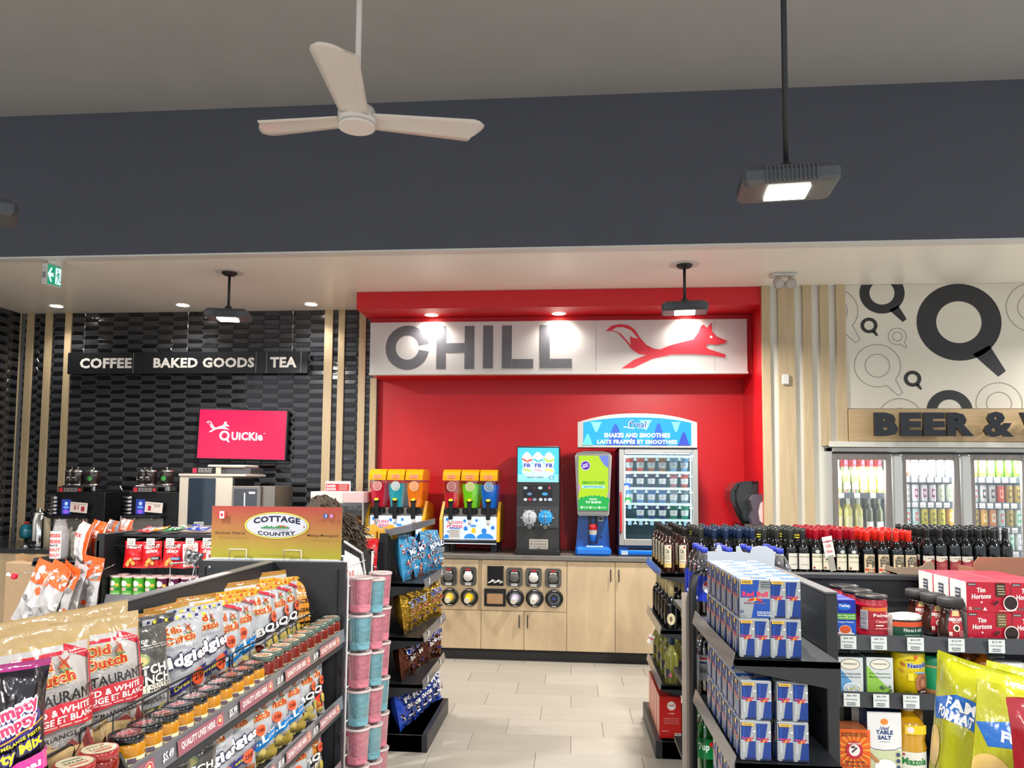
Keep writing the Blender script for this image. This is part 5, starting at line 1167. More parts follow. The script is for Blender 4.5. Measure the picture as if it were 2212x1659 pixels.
def a_crunch(W=.24, H=.33):
    A = RA(W, H); A.R(0, .03, 1, .26, '55534f').R(0, .25, 1, .40, 'a5a7a9').E(.48, .70, .14, .06, '8a9a5a').E(.48, .69, .10, .04, 'c9b878')
    A.T('GF', .58, .86, .12, .035, 'e6e6e2', bold=.04).B(.5, .79, .95, .83, 2, 'b8b8b4')
    A.T('DUTCH', .5, .60, .72, .085, 'f0eee4', bold=.03, rot=.03).T('CRUNCH', .5, .51, .86, .085, 'f0eee4', bold=.03, rot=.03)
    A.R(0, .40, 1, .47, 'e4e2d2').T('KETTLE / CUiTES', .5, .45, .9, .028, '3a3a38', bold=.01).T('COOKED / MARMiTE', .5, .418, .9, .024, '3a3a38', bold=.01).T('ORiGiNAL', .56, .325, .55, .045, '4a4a4c', bold=.03)
    chips(A, 5, .25, .85, .06, .2, ['b8a858', 'c8b868', 'a89848', 'd0c27c'], 14); return A
def a_ridg(W=.23, H=.32):
    A = RA(W, H); olddutch(A, .5, .80, .52, .17); A.B(.25, .66, .8, .69, 2, '8a8c92')
    A.T('Ridgies', .5, .54, .96, .16, 'f4f4f6', bold=.045, rot=.12, edge='2c2a4a', ew=.005)
    A.P([(.0, .27), (.35, .30), (.7, .42), (.98, .46), (.98, .38), (.75, .34), (.5, .24), (.0, .17)][::-1], '3a3680'); A.T('All Dressed', .42, .285, .66, .05, 'd8d43a', bold=.03, rot=.3)
    A.E(.62, .12, .3, .09, 'a8603a', 14, .3).E(.7, .14, .2, .05, 'c07a4c', 12, .5).E(.4, .1, .2, .06, '9a5432', 12, .2).E(.5, .12, .1, .03, 'cf9468', 10, .4)
    A.E(.72, .345, .13, .09, 'f0603c', 16).T('2/$8', .72, .345, .19, .07, '2a1410', bold=.02, rot=.2)
    for k in range(10): A.R(.02+k*.1, .955, .07+k*.1, .985, '2c2a66' if k % 2 == 0 else 'e0d83a')
    return A
def a_rip(W=.21, H=.31):
    A = RA(W, H); olddutch(A, .5, .72, .62, .22); A.B(.3, .88, .8, .91, 2, '8a8c92'); A.Ln([(.6, .93), (.98, .84)], .06, 'b83040')
    A.P([(.0, .28), (.55, .36), (1, .52), (1, .36), (.5, .22), (.0, .14)][::-1], '1c7cc4'); A.T('rip.L', .4, .30, .66, .15, 'f4f8fc', bold=.04, rot=.3).T('Chips', .82, .45, .25, .045, 'f4f8fc', bold=.02, rot=.3).T('Croust', .84, .39, .27, .04, 'f4f8fc', bold=.02, rot=.3)
    chips(A, 8, .2, .9, .05, .17, ['c9b45a', 'b8a04a', 'd8c676', 'a8903e'], 11, .15); A.E(.5, .50, .12, .075, 'f0603c', 16).T('2/$8', .5, .50, .17, .06, '2a1410', bold=.02)
    for k in range(10): A.R(.02+k*.1, .955, .08+k*.1, .99, 'c4902a' if k % 2 else 'c85a2a')
    return A
def a_bbq(W=.2, H=.31):
    A = RA(W, H); olddutch(A, .48, .74, .62, .22); A.Ln([(.6, .93), (.98, .84)], .06, 'b83040')
    A.P([(.0, .36), (.5, .46), (1, .60), (1, .46), (.5, .30), (.0, .22)][::-1], '26262a'); A.T('BBQ', .48, .40, .72, .13, 'f4f2ee', bold=.045, rot=.25)
    A.E(.35, .16, .24, .10, 'c8c4be', 14).E(.35, .17, .2, .075, '5a2018', 14).E(.35, .18, .1, .03, '8a4030', 10); chips(A, 9, .55, .9, .08, .3, ['c9b45a', 'd8c676', 'b8a04a'], 7, .12)
    A.E(.82, .58, .12, .075, 'f0603c', 14).T('2/$8', .82, .58, .17, .05, '2a1410', bold=.02)
    for k in range(10): A.R(.02+k*.1, .955, .08+k*.1, .99, 'c4902a' if k % 2 else 'c85a2a')
    return A
def a_prz(W=.2, H=.29):
    A = RA(W, H); A.T("PRETZEL", .5, .70, .72, .06, 'f2dcb0', bold=.03, edge='8a5a2a', ew=.001).T('PiECES', .5, .60, .62, .065, '3a2a1c', bold=.03).T('MORCEAUX', .5, .46, .76, .06, '3a2a1c', bold=.03).T('DE BRETZEL', .5, .37, .76, .05, 'f2dcb0', bold=.03, edge='8a5a2a', ew=.001)
    A.R(.25, .1, .95, .28, '2a1c12').T('CHEDDAR', .6, .22, .55, .05, 'f0b83a', bold=.03).T('CHEESE', .6, .15, .45, .04, 'f0b83a', bold=.03).B(.2, .8, .6, .85, 2, '7a4a1c'); return A
def a_bold(W=.19, H=.27):
    A = RA(W, H); A.T('HOT & SPiCY', .5, .72, .8, .09, 'e8d8c8', bold=.03, rot=.2, edge='201810', ew=.002).B(.2, .56, .8, .62, 2, 'd8c8b8').R(.05, .05, .95, .45, 'e0342c'); chips(A, 12, .3, .7, .12, .35, ['e8a84a', 'f0bc60', 'd89038'], 12, .1); A.T('BAT', .25, .2, .3, .1, '7a1410', bold=.04, rot=1.2); return A
def a_pretz(W=.2, H=.29):
    A = RA(W, H); A.R(0, .5, 1, .93, 'f0ece8').P([(.0, .93), (.4, .93), (.1, .5), (0, .5)], 'b01c2c').P([(.6, .93), (1, .93), (1, .6)][::-1], 'b01c2c').E(.5, .74, .18, .09, '2a2a6a').T('P', .5, .74, .1, .08, 'f0f0f0', bold=.04).E(.55, .5, .3, .13, 'a8641c').E(.55, .5, .2, .08, 'c88030').T('PRETZELS', .5, .30, .86, .09, 'f4ece4', bold=.045, edge='5a2a10', ew=.002); return A
BG = {'rest': (.26, .335, .10, lambda v: 'b59d73' if v > .86 or v < .05 else 'b8b4b3', a_rest), 'crunch': (.23, .295, .09, lambda v: '4c4b48', a_crunch), 'ridg': (.22, .29, .09, lambda v: 'b0b3ba', a_ridg),
      'rip': (.20, .285, .09, lambda v: 'b2b5ba' if v < .93 else 'e0a82a', a_rip), 'bbq': (.20, .285, .09, lambda v: 'b2b5ba' if v < .93 else 'e0a82a', a_bbq), 'prz': (.20, .275, .08, lambda v: 'd98f34', a_prz),
      'bold': (.19, .27, .08, lambda v: '4a3c34', a_bold), 'pretz': (.2, .29, .08, lambda v: 'e07018', a_pretz),
      'plain': (.2, .30, .08, lambda v: 'a8843a' if v > .93 else 'c9cace', lambda W, H: RA(W, H).R(.05, .955, .95, .985, 'c85a2a'))}
_bm = {}
def bagm(k, seed=0):
    if (k, seed) not in _bm:
        W, H_, T, c, a = BG[k]; s = MB(); _bm[k, seed] = bag_mesh('chip_bag', W, H_, T, c, a(W, H_), 200+seed*7+len(k), FOIL, .0045, 14, 18, .035)
    return _bm[k, seed]
NMS = {'rest': 'cream RESTAURANTE chip bag', 'crunch': 'dark grey DUTCH CRUNCH bag', 'ridg': 'silver Ridgies bag', 'rip': 'blue-banded rip.L chip bag', 'bbq': 'black-banded BBQ chip bag', 'prz': 'orange pretzel pieces bag', 'bold': 'black and red spicy snack bag', 'pretz': 'orange PRETZELS bag', 'plain': 'plain chip bag with gold top'}
def bags(lst, X, zd, where, grp, sc_=1):
    for k, (kd, y, dz, tilt, yaw, dx) in enumerate(lst):
        W, H_ = BG[kd][:2]; m = bagm(kd, k % 2)
        t = bpy.data.objects.new('chip_bag', m); C.objects.link(t); t.location = (X+dx, y, zd+dz); t.rotation_euler = (radians(tilt), 0, radians(yaw)); t.scale = (1, 1, sc_)
        same = [i for i, l in enumerate(lst) if l[0] == kd]; i = same.index(k)
        tag(t, '%s %s%s' % (NMS[kd], where, '' if len(same) == 1 else ', %s one from the camera' % ORD[i]), 'chip bag', grp)
def yat(px, X=-1.19, py=1400): return float(PXx(px, py, X)[1])
top = []
for px, kd, dz, dx, yw in ((92, 'rest', .0, .03, 70), (228, 'rest', .0, .01, 66), (302, 'crunch', .0, .01, 64), (352, 'crunch', .05, -.04, 66), (388, 'ridg', .02, .01, 64), (446, 'ridg', .04, .0, 64), (488, 'rip', .03, .0, 64), (520, 'rip', .06, -.01, 60),
                       (562, 'bbq', .06, .0, 58), (592, 'bbq', .07, .0, 60), (614, 'bbq', .08, .0, 60), (645, 'prz', .07, .01, 56), (678, 'prz', .08, .0, 56)):
    top.append((kd, yat(px), .035 if px == 92 else .02 if px == 228 else dz*.15, -8, yw, dx))
bags(top, -1.20, .866, 'on the top chip shelf', 'chip bags on the top shelf')
back = []
for px, kd, dz in ((60, 'rest', .4), (200, 'rest', .3), (300, 'plain', .05), (362, 'plain', .07), (418, 'plain', .09), (470, 'rip', .09), (520, 'plain', .10), (556, 'rip', .10), (590, 'plain', .11)):
    back.append((kd, yat(px, -1.29, 1350), dz*.1, -3, 72, 0))
bags(back, -1.285, .866, 'in the row behind', 'chip bags behind the top shelf row')
mid = []
for px, kd in ((352, 'crunch'), (412, 'crunch'), (455, 'ridg'), (505, 'ridg'), (552, 'rip'), (588, 'rip'), (619, 'rip'), (648, 'bbq'), (675, 'bbq'), (706, 'bold')):
    mid.append((kd, min(3.2, yat(px, -1.10, 1560)), .0, -6, 58, 0))
bags(mid, -1.11, .579, 'on the second chip shelf', 'chip bags on the second shelf', .88)
low = []
for px, kd in ((600, 'rip'), (634, 'rip'), (665, 'bbq'), (702, 'pretz')):
    low.append((kd, min(3.2, yat(px, -1.10, 1640)), .0, -6, 55, 0))
bags(low, -1.11, .301, 'on the third chip shelf', 'chip bags on the third shelf', .88)
# party mix bag in front
A = RA(.155, .25); A.E(.45, .55, .42, .14, '3a2a7a', 20, .2).T('Humpty', .42, .64, .78, .12, 'd83a6a', bold=.045, rot=.25, edge='f4f0f4', ew=.005).T('Dumpty', .40, .53, .74, .11, 'd83a6a', bold=.045, rot=.25, edge='f4f0f4', ew=.005)
A.Ln([(.3, .43), (.88, .56)], .02, 'd8a030').T('MÉLANGE FiESTA', .58, .445, .55, .035, 'e8dc2a', bold=.03, rot=.28).T('Party Mix', .46, .33, .84, .11, 'e8e03a', bold=.045, rot=.3, edge='3a2a7a', ew=.004).T('SNACK MiX', .4, .225, .42, .035, 'e8dc2a', bold=.03, rot=.15)
A.P([(0, .2), (1, .32), (1, .16), (0, .06)][::-1], 'd83a9a').T('Original', .5, .185, .72, .065, 'f6f0f4', bold=.045, rot=.12).R(0, .0, 1, .06, 'c0507a')
chips(A, 14, .2, .9, .02, .09, ['c87a3a', 'd89850', 'a8602a'], 12, .09)
pm_ = bag_mesh('party_mix_bag', .155, .25, .08, lambda v: '9a2a72' if v > .93 else '16121c', A, 301, FOIL, .005)
t = bpy.data.objects.new('party_mix_bag', pm_); C.objects.link(t); p = PY(2, 1435, 1.42)
t.location = (p[0]+.02, 1.42, p[2]-.25); t.rotation_euler = (radians(-3), 0, radians(62)); tag(t, 'black and pink Party Mix snack bag standing before the RESTAURANTE bags', 'snack bag')
MB().box(-.06, .05, -.05, .05, 0, float(p[2])-.25-.868, bev=.003).build('display_riser', SHELF, loc=(p[0]+.02, 1.42, .867), label='black riser block under the Party Mix bag', cat='riser')
print('party', p, yat(92), yat(228), yat(678), ya, yb)
# ================================================================ energy drink endcap and the grocery run on the right
RX0, RX1 = .525, .855
g2 = thing('energy_drink_endcap', 'black endcap shelves stacked with blue and silver energy drink packs', 'shelf unit', (RX1, 3.36, 0), radians(-90))
# local x runs towards -Y, local -y towards -X
shelving(g2, None, 1, .80, RX1-RX0, [(1.012, RX1-RX0), (.687, RX1-RX0), (.36, RX1-RX0)], 1.19, .05, STRIP, True, False)
g3 = thing('grocery_gondola', 'black gondola of coffee, tea and baking goods facing the camera', 'shelf unit', (.90, 3.27, 0))
GW = 1.9
shelving(g3, None, 1, GW, .5, [(1.038, .49), (.845, .49), (.56, .49)], GT-.02, .05, SHELF, False, True)
MB().box(-.0, GW, -.02, .05, GT-.02, GT, bev=.002).build('top_rail', SHELF, g3)
ep = MB().box(-.042, -.002, -.56, .12, 0, GT-.006, bev=.003).build('end_panel', SHELF, g3); MB().box(-.044, -.0, -.562, .25, GT-.006, GT+.002, bev=.001).build('end_cap', mat('cap_grey', '5d5e62', .35), g3)
for k in range(6): MB().box(-.0425, -.0415, -.50, -.12, .57+.11*k, .588+.11*k, '050506').build('slot', PRINT, ep)
for k in range(5): MB().box(-.0, GW, -.004, .0, .62+.12*k, .628+.12*k, '101113').build('panel_groove', PRINT, g3)
# energy drink packs: two cans wide, wrapped in card
def can_face(A, x0, x1, y0, y1, top=True):
    w = x1-x0; h = y1-y0; X = lambda u: x0+u*w; Y = lambda v: y0+v*h
    A.rect(x0, y0, x1, y1, '9ba1a8'); A.poly([(X(0), Y(.52)), (X(.58), Y(.52)), (X(.78), Y(.97)), (X(0), Y(.97))], '0f3684'); A.poly([(X(.38), Y(.05)), (X(1), Y(.05)), (X(1), Y(.5)), (X(.55), Y(.5))], '0f3684')
    A.rect(x0, Y(.5), x1, Y(.52), 'c8ccd0'); A.rect(X(.25), y0, X(1), Y(.05), '10224a'); A.rect(X(.12), Y(.2), X(.26), Y(.48), 'b0b5ba'); A.rect(X(.1), Y(.56), X(.24), Y(.95), '17469c')
    A.text('Red Bull', X(.45), Y(.575), w*.76, h*.055, 'd23a5e', bold=.045); A.ell(X(.5), Y(.52), w*.09, h*.035, 'f0b030', 10); A.ell(X(.36), Y(.51), w*.13, h*.022, 'c8342a', 8, .3).ell(X(.64), Y(.51), w*.13, h*.022, 'c8342a', 8, -.3); A.rect(X(.82), Y(.74), X(.98), Y(.78), 'e4e8ea')
    return A
PW, PD, PH = .097, .097, .126
def pack(big):
    b = MB(); b.box(-PW/2, PW/2, 0, PD, 0, PH, 'b6babf', bev=.004)
    A = Art()
    if big:
        A.rect(-PW/2+.002, 0.002, PW/2-.002, PH-.002, '989ea4'); A.poly([(-PW/2+.002, .066), (.006, .066), (.014, PH-.002), (-PW/2+.002, PH-.002)], '1748a4'); A.poly([(-.012, .002), (PW/2-.002, .002), (PW/2-.002, .063), (.0, .063)], '1748a4')
        A.text('Red Bull', 0, .078, .082, .017, 'd4305a', bold=.045).ell(0, .062, .008, .006, 'f2b82e', 10).ell(-.012, .06, .012, .004, 'c8342a', 8, .3).ell(.012, .06, .012, .004, 'c8342a', 8, -.3).text('ENERGY DRiNK', 0, .049, .07, .006, '8a5a7a', bold=.03)
        A.rect(-PW/2+.003, PH-.016, -.008, PH-.003, 'dcb44a').text('4 PACK', -.028, PH-.0095, .028, .008, '2a2414', bold=.03).text('8.4', -.042, .022, .010, .012, '1a3a7a').bars(.005, .008, .048, .024, 3, 'e8ecf0').bars(.016, .098, .048, .122, 3, '3a4450').bars(-.05, .006, -.03, .012, 1, '3a4a7a')
    else:
        can_face(A, -PW/2+.002, -.001, .003, PH-.004); can_face(A, .001, PW/2-.002, .003, PH-.004); A.rect(-PW/2+.003, PH-.014, -.008, PH-.005, 'd8b04a').bars(-PW/2+.008, PH-.012, -.014, PH-.007, 1, '6a5a2a')
    b.art(A, lambda a, c, h: (a, -h, c))
    B_ = Art(); can_face(B_, -PD/2+.002, -.001, .003, PH-.004); can_face(B_, .001, PD/2-.002, .003, PH-.004); B_.rect(.0, PH-.02, .02, PH-.004, 'dcb44a')
    b.art(B_, lambda a, c, h: (-PW/2-h, PD/2-a, c))
    b.art(Art().rect(-.05, .004, .05, PD-.004, '2a5fb8').rect(-.05, .004, -.012, .05, 'b8bcc4').rect(.01, .05, .05, PD-.004, 'a8b0bc').text('Red Bull', 0, .05, .07, .014, 'e6d8e0', bold=.04).ell(0, .035, .01, .006, 'e8b04a', 8), lambda a, c, h: (a, c, PH+h))
    return b.mesh('energy_drink_pack', PRINT)
PA, PB = pack(False), pack(True)
n = 0
def packs(z, cols, ny, gapy, shelf):
    global n
    for ci, x in enumerate(cols):
        for lay in range(2):
            for k in range(ny):
                big = shelf == 'top' and ci == 0 and lay == 1 and k == 0
                Proto('energy_drink_pack', 'drink pack', [('', PB if big else PA)]).put(('energy drink pack with one large printed front, at the near top corner' if big else 'energy drink pack, %s shelf, %s column, %s layer, %s from the front' % (shelf, ('aisle', 'inner')[ci], ('lower', 'upper')[lay], ORD[k])),
                    (x+(.003 if lay and ci == 0 else 0), 2.585+k*(PD+gapy), z+lay*(PH+.001)), group='energy drink packs')
packs(1.014, (.594, .693), 6, .003, 'top'); packs(.689, (.594, .711), 6, .004, 'middle'); packs(.362, (.594, .711), 5, .004, 'bottom')
# small green-bordered card behind the packs on the end panel
MB().prism([(0, 0), (.045, .0), (.05, .05), (.035, .09), (.04, .13), (.02, .16), (0, .16)], lambda a, c, h: (a, -h, c), 0, .002, '2a5a44').build('shelf_card', MATTE, loc=(RX0+.236, 2.84, 1.014), label='dark green cut-out card showing beside the top energy drink packs', cat='card')
# --- groceries
GY = 2.80; DZ = 1.040
def boxart(W, D, H, base, A, side=None, top=None, name='box', m=None, sideart=None):
    b = MB(); b.box(-W/2, W/2, 0, D, 0, H, base, bev=.0015); b.art(A, lambda a, c, h: (a, -h, c))
    if side: b.art(sideart or Art().rect(-D/2+.001, .001, D/2-.001, H-.001, side), lambda a, c, h: (-W/2-h, D/2-a, c))
    if top: b.art(Art().rect(-W/2+.001, .001, W/2-.001, D-.001, top), lambda a, c, h: (a, c, H+h))
    return b.mesh(name, m or PRINT)
def row(nm, cat, me, lab, px0, px1, Y, z, n, pitch, grp=None, rz=0, parts=None, dx=0):
    x = (PY(px0, 1400, Y)[0]+PY(px1, 1400, Y)[0])/2; out = []
    for k in range(n):
        l = lab if n == 1 else '%s, %s in its line from the shelf edge' % (lab, ORD[k])
        out.append(Proto(nm, cat, parts or [('', me)]).put(l, (x+dx*k, Y+pitch*k, z), rz, grp or (lab+'s' if n > 1 else None)))
    return out
def wpx(a, b, Y=GY): return float(PY(b, 1400, Y)[0]-PY(a, 1400, Y)[0])
W_, H_ = wpx(1801, 1850), .135
A = RA(W_, H_); A.R(0, 0, 1, 1, '1226a0').R(0, 0, 1, .47, '1a58c0').R(0, .50, 1, .66, '58a040').E(.5, .83, .3, .09, '1a6ad0', 16).T('Tetley', .5, .85, .5, .09, 'f2f4f8', bold=.03).T('Orange Pekoe', .5, .44, .8, .05, 'e8ecf4').B(.05, .52, .95, .64, 2, 'c8e8b8').E(.5, .12, .44, .09, 'ece0dc', 18).E(.5, .24, .28, .13, 'ece4e0', 18).E(.5, .26, .25, .1, 'd8582e', 18).E(.2, .13, .12, .06, 'f0d8d0', 12).T('36', .2, .13, .1, .05, '5a2a2a').E(.58, .58, .03, .03, 'c8d83a', 8)
row('tea_box', 'box', boxart(W_, .07, H_, '1a2a9c', A, '101e80', '3a46c4', 'tea_box'), 'blue tea box with an orange teacup', 1801, 1850, GY, DZ, 3, .08, rz=0)
# coffee tub
r_ = wpx(1851, 1918)/2
b = MB(); b.lathe([(r_*.93, 0), (r_*.99, .008), (r_, .02), (r_*.97, .03), (r_*.97, .108), (r_, .112), (r_, .12), (r_*.95, .124), (r_*.97, .132), (r_*.88, .142)], n=30, col='a8162c')
A = Art().rect(-.05, .032, .05, .106, 'a81c30').rect(-.05, .098, .05, .110, 'd8762a').rect(-.058, .034, -.030, .100, 'b8b8c0').bars(-.056, .036, -.032, .098, 9, '6a6a74').text('Folgers', .012, .085, .052, .014, 'f0e8e4', bold=.03).text('Classic', .008, .066, .034, .009, 'e0b8b0').rect(-.008, .05, .012, .054, 'f0e0d8').bars(-.01, .038, .04, .046, 1, 'd89a90')
lb = MB().art(A, lambda a, c, h: ((r_*.975+h)*sin(a/r_), -(r_*.975+h)*cos(a/r_), c), maxe=.015)
ld = MB().lathe([(r_*1.0, .138), (r_*1.02, .142), (r_*1.02, .149), (r_*.93, .1505), (r_*.9, .148), (0, .148)], n=30, col='1c1c1f')
row('coffee_tub', 'tub', None, 'red coffee tub with a black lid', 1851, 1918, GY+r_, DZ, 3, .125, parts=[('tub', b.mesh('tub', PRINT)), ('label', lb.mesh('label', PRINT)), ('lid', ld.mesh('lid', PRINT))], dx=-.004)
# coffee filters in a clear bag
t = thing('filter_pack', 'clear pack of coffee filters with a green and orange label', 'pack', ((PY(1921, 1400, GY)[0]+PY(2010, 1400, GY)[0])/2, GY+.06, DZ))
w2 = wpx(1923, 2010)/2
b = MB(); b.lathe([(w2*.82, .002), (w2*.93, .02), (w2*.98, .07), (w2*.9, .082), (w2*.4, .086), (0, .084)], n=26, col='d8d4cc'); b.v = [(x, y*.72, z+.003*sin(40*x)) for x, y, z in b.v]; b.build('wrapping', mat('crinkled_film', 'cfccc6', .15, coat=.6, bump=((45, 45, 45), .9, .01)), t)
A = Art().rect(-.05, .008, .07, .045, '1a4a3a').rect(-.05, .045, .07, .062, 'd8502a').rect(-.05, .062, .07, .068, '2a1a14').text('Filtres à café', .022, .034, .07, .012, 'e8ece4').bars(-.01, .014, .05, .02, 1, 'b0c8b8')
MB().art(A, lambda a, c, h: ((w2*.985+h)*sin(a/w2), -(w2*.985+h)*cos(a/w2)*.72, c), maxe=.012).build('label', PRINT, t)
# instant coffee jars
def hourglass():
    b = MB(); b.lathe([(.034, 0), (.040, .006), (.042, .03), (.038, .055), (.030, .088), (.029, .10), (.033, .118)], n=4*6, col='2c1a12')
    lb = MB(); A = RA(.06, .095); A.P([(.1, .0), (.9, .0), (1, .35), (.8, 1), (.2, 1), (0, .35)], 'a0182a').P([(.25, .8), (.75, .8), (.7, 1), (.3, 1)], 'd8c48a').T('NESCAFE', .5, .68, .84, .12, 'f4efe8', bold=.045).T('RiCH', .5, .58, .4, .05, 'f0dcd0').E(.5, .38, .2, .13, 'e8dcc8', 14).E(.5, .38, .12, .08, '2a1a14', 12).R(.08, .1, .26, .24, 'd8c8c0').B(.6, .08, .92, .3, 4, 'd8a0a0')
    lb.art(A, lambda a, c, h: ((.0415-.09*max(0, c-.02)*.8+.0+h)*sin(a/.045), -(.0425-.1*max(0, c-.03)+h)*cos(a/.045), c+.012), maxe=.012)
    ld = MB().lathe([(.038, .115), (.041, .118), (.041, .143), (.037, .147), (0, .147)], n=26, col='1f1e1f')
    return [('jar', b.mesh('jar', mat('coffee_glass', rough=.06, vc=True, coat=.8))), ('label', lb.mesh('label', PRINT)), ('lid', ld.mesh('lid', MATTE))]
row('instant_coffee_jar', 'jar', None, 'hourglass instant coffee jar with a black lid', 2022, 2088, GY+.04, DZ, 3, .10, parts=hourglass(), dx=-.012)
# coffee pod boxes
W_, H_, D_ = wpx(2095, 2190), .102, .12
def pod(tone):
    A = RA(W_, H_); A.R(0, 0, 1, 1, 'b81530').R(.02, .88, .22, .97, '26242a').T('KEURiG', .12, .925, .16, .045, 'd8d0d0', bold=.03).T('Tim', .33, .74, .2, .16, 'f6eeee', bold=.035, rot=.06, shear=.15).T('Hortons', .33, .53, .44, .17, 'f6eeee', bold=.035, rot=.06, shear=.15)
    A.P([(.30, .33), (.33, .29), (.36, .33), (.33, .37)], 'f0e0e0').T('12', .07, .12, .06, .1, 'f0e4e4', bold=.04).R(.13, .09, .33, .15, '6a5a5a').P([(.35, .06), (.4, .18), (.45, .06)], 'e8dcdc')
    A.R(.66, .52, .88, .98, tone).B(.69, .58, .85, .92, 4, 'c8b890').E(.97, .32, .17, .27, 'e8dede', 18).E(.97, .33, .15, .22, '281814', 18).E(.6, .3, .04, .05, '3a1410', 8).E(.66, .36, .04, .05, '3a1410', 8).B(.7, .04, .95, .1, 1, 'f0c8c8'); return A
S_ = Art().rect(-.058, .002, .058, H_-.002, 'c9c4c2').rect(-.02, .03, .02, .075, '4a4e58').bars(-.017, .034, .017, .07, 3, 'a8aab0')
pb = boxart(W_, D_, H_, 'c01832', pod('3a2a1c'), 'c9c4c2', 'cf3046', 'pod_box', sideart=S_); pb2 = boxart(W_, D_, H_, 'c01832', pod('6a5a34'), 'c9c4c2', 'cf3046', 'pod_box', sideart=S_)
for col in range(2):
    for lay in range(2):
        for k in range(3):
            x = (PY(2095, 1400, GY)[0]+PY(2190, 1400, GY)[0])/2+col*(W_+.003)
            Proto('coffee_pod_box', 'box', [('', pb if lay else pb2)]).put('red and white coffee pod box, %s column from the jars, %s layer, %s in line' % (ORD[col], ('lower', 'upper')[lay], ORD[k]), (x, GY+.01+k*(D_+.004), DZ+lay*(H_+.001)), group='red coffee pod boxes')
# price tags on the lip
def tags(z, y, lst, sh, un):
    for k, (a, c_, tx) in enumerate(lst):
        x0, x1 = PY(a, 1400, y)[0], PY(c_, 1400, y)[0]; w_ = x1-x0
        A = Art().rect(-w_/2, -.022, w_/2, .022, 'd4dcdc').text(tx, 0, .014, w_*.6, .007, '3a3e44').bars(-w_/2+.004, -.002, w_/2-.008, .006, 1, '8a9298').bars(-w_/2+.01, -.018, w_/2-.014, -.006, 2, '4a5258', k)
        MB().box(-w_/2, w_/2, 0, .001, -.022, .022, 'd4dcdc').art(A, front()).build('price_tag', PRINT, loc=((x0+x1)/2, y, z), label='white %s price tag on the %s grocery shelf edge under the %s' % (tx, sh, un[k]), cat='price tag', group='price tags on the grocery gondola')
tags(1.037, 2.762, [(1816, 1850, '$4.99'), (1882, 1916, '$9.29'), (1960, 1996, '$3.09'), (2049, 2084, '$12.99'), (2136, 2171, '$13.99')], 'upper', ['orange teacup box', 'coffee tub', 'filter pack', 'instant coffee jars', 'coffee pod boxes'])
tags(.844, 2.762, [(1820, 1855, '$5.99'), (1884, 1918, '$6.99'), (1948, 1983, '$7.99')], 'middle', ['camomile tea', 'peppermint tea', 'chocolate powder tin'])
# second shelf
Z2 = .847
def twin(base, lab, fl):
    W_, H_ = .088, .132; A = RA(W_, H_); A.R(0, 0, 1, 1, 'ccd4d6').P([(0, 0), (1, 0), (1, .1), (.45, .45), (0, .8)], base).E(.5, .82, .38, .14, '5a5648', 20).E(.5, .82, .355, .125, 'e6e2d4', 20).T('TWiNiNGS', .5, .83, .54, .05, '4a4436', bold=.02).T(lab[0], .5, .58, .8, .05, '3a5a7a' if fl else '2f6a3a').T(lab[1], .5, .49, .82, .05, '3a5a7a' if fl else '2f6a3a')
    rr_ = random.Random(fl)
    if fl: A.E(.58, .2, .36, .16, 'dfe6ea', 16).E(.58, .2, .3, .12, 'b8ccd8', 16)
    for k in range(12): A.E(rr_.uniform(.35, .9), rr_.uniform(.06, .28), .06, .02, rr_.choice(['5a7a4a', '7a9a5a', '4a6a3a'] if not fl else ['eef0ea', 'd8c860', 'f4f4f0']), 7, rr_.uniform(0, 3))
    return boxart(W_, .07, H_, 'b8c0c2', A, 'a8b4b8', '5a6468', 'tea_box')
row('tea_box', 'box', twin('5a9ad0', ('Pure Camomile', 'Camomille pure'), 1), 'pale blue and white camomile tea box', 1810, 1860, GY, Z2, 2, .10, dx=-.012)
row('tea_box', 'box', twin('8ac04a', ('Pure Peppermint', 'Menthe poivrée'), 0), 'green and white peppermint tea box', 1874, 1925, GY+.01, Z2, 2, .10, dx=-.02)
r_ = .055; b = MB(); b.lathe([(r_, 0), (r_, .15), (r_*.98, .153)], n=30, col='d8c012'); 
A = Art().rect(-.02, .10, .05, .1, 'd8c012').text('Nesquik', .015, .108, .07, .022, '14409a', bold=.045, edge='f0f0e8', ew=.0015, rot=.05).text('NESTLÉ', -.012, .128, .03, .006, '6a5a1a').ell(.005, .138, .006, .008, 'd85a2a', 8).ell(-.035, .112, .010, .006, 'b86a2a', 10, -.6).ell(-.04, .09, .011, .005, 'b88a2a', 10, -.5)
A.ell(.030, .05, .028, .036, 'a8684a', 18).ell(.030, .05, .020, .027, '8a4e34', 16).ell(.03, .05, .01, .014, 'b07a58', 12).ell(.03, .022, .022, .010, '3a1a14', 14).text('CHOCO', .03, .022, .026, .007, 'e8dcd0').bars(-.03, .01, -.012, .026, 3, '6a5a10').poly([(-.02, .06), (-.005, .06), (-.005, .085), (-.02, .085)], 'e8d23a').rect(.0, .085, .03, .09, '6aa0d0')
b.art(A, lambda a, c, h: ((r_+h)*sin(a/r_), -(r_+h)*cos(a/r_), c), maxe=.014)
lid = MB().lathe([(r_*1.02, .148), (r_*1.02, .155), (r_*.95, .157), (0, .156)], n=30, col='4a5a1a')
row('cocoa_tin', 'tin', None, 'yellow chocolate powder tin with blue lettering', 1925, 1993, GY+.055, Z2, 2, .12, parts=[('tin', b.mesh('tin', PRINT)), ('lid', lid.mesh('lid', PRINT))], dx=-.03)
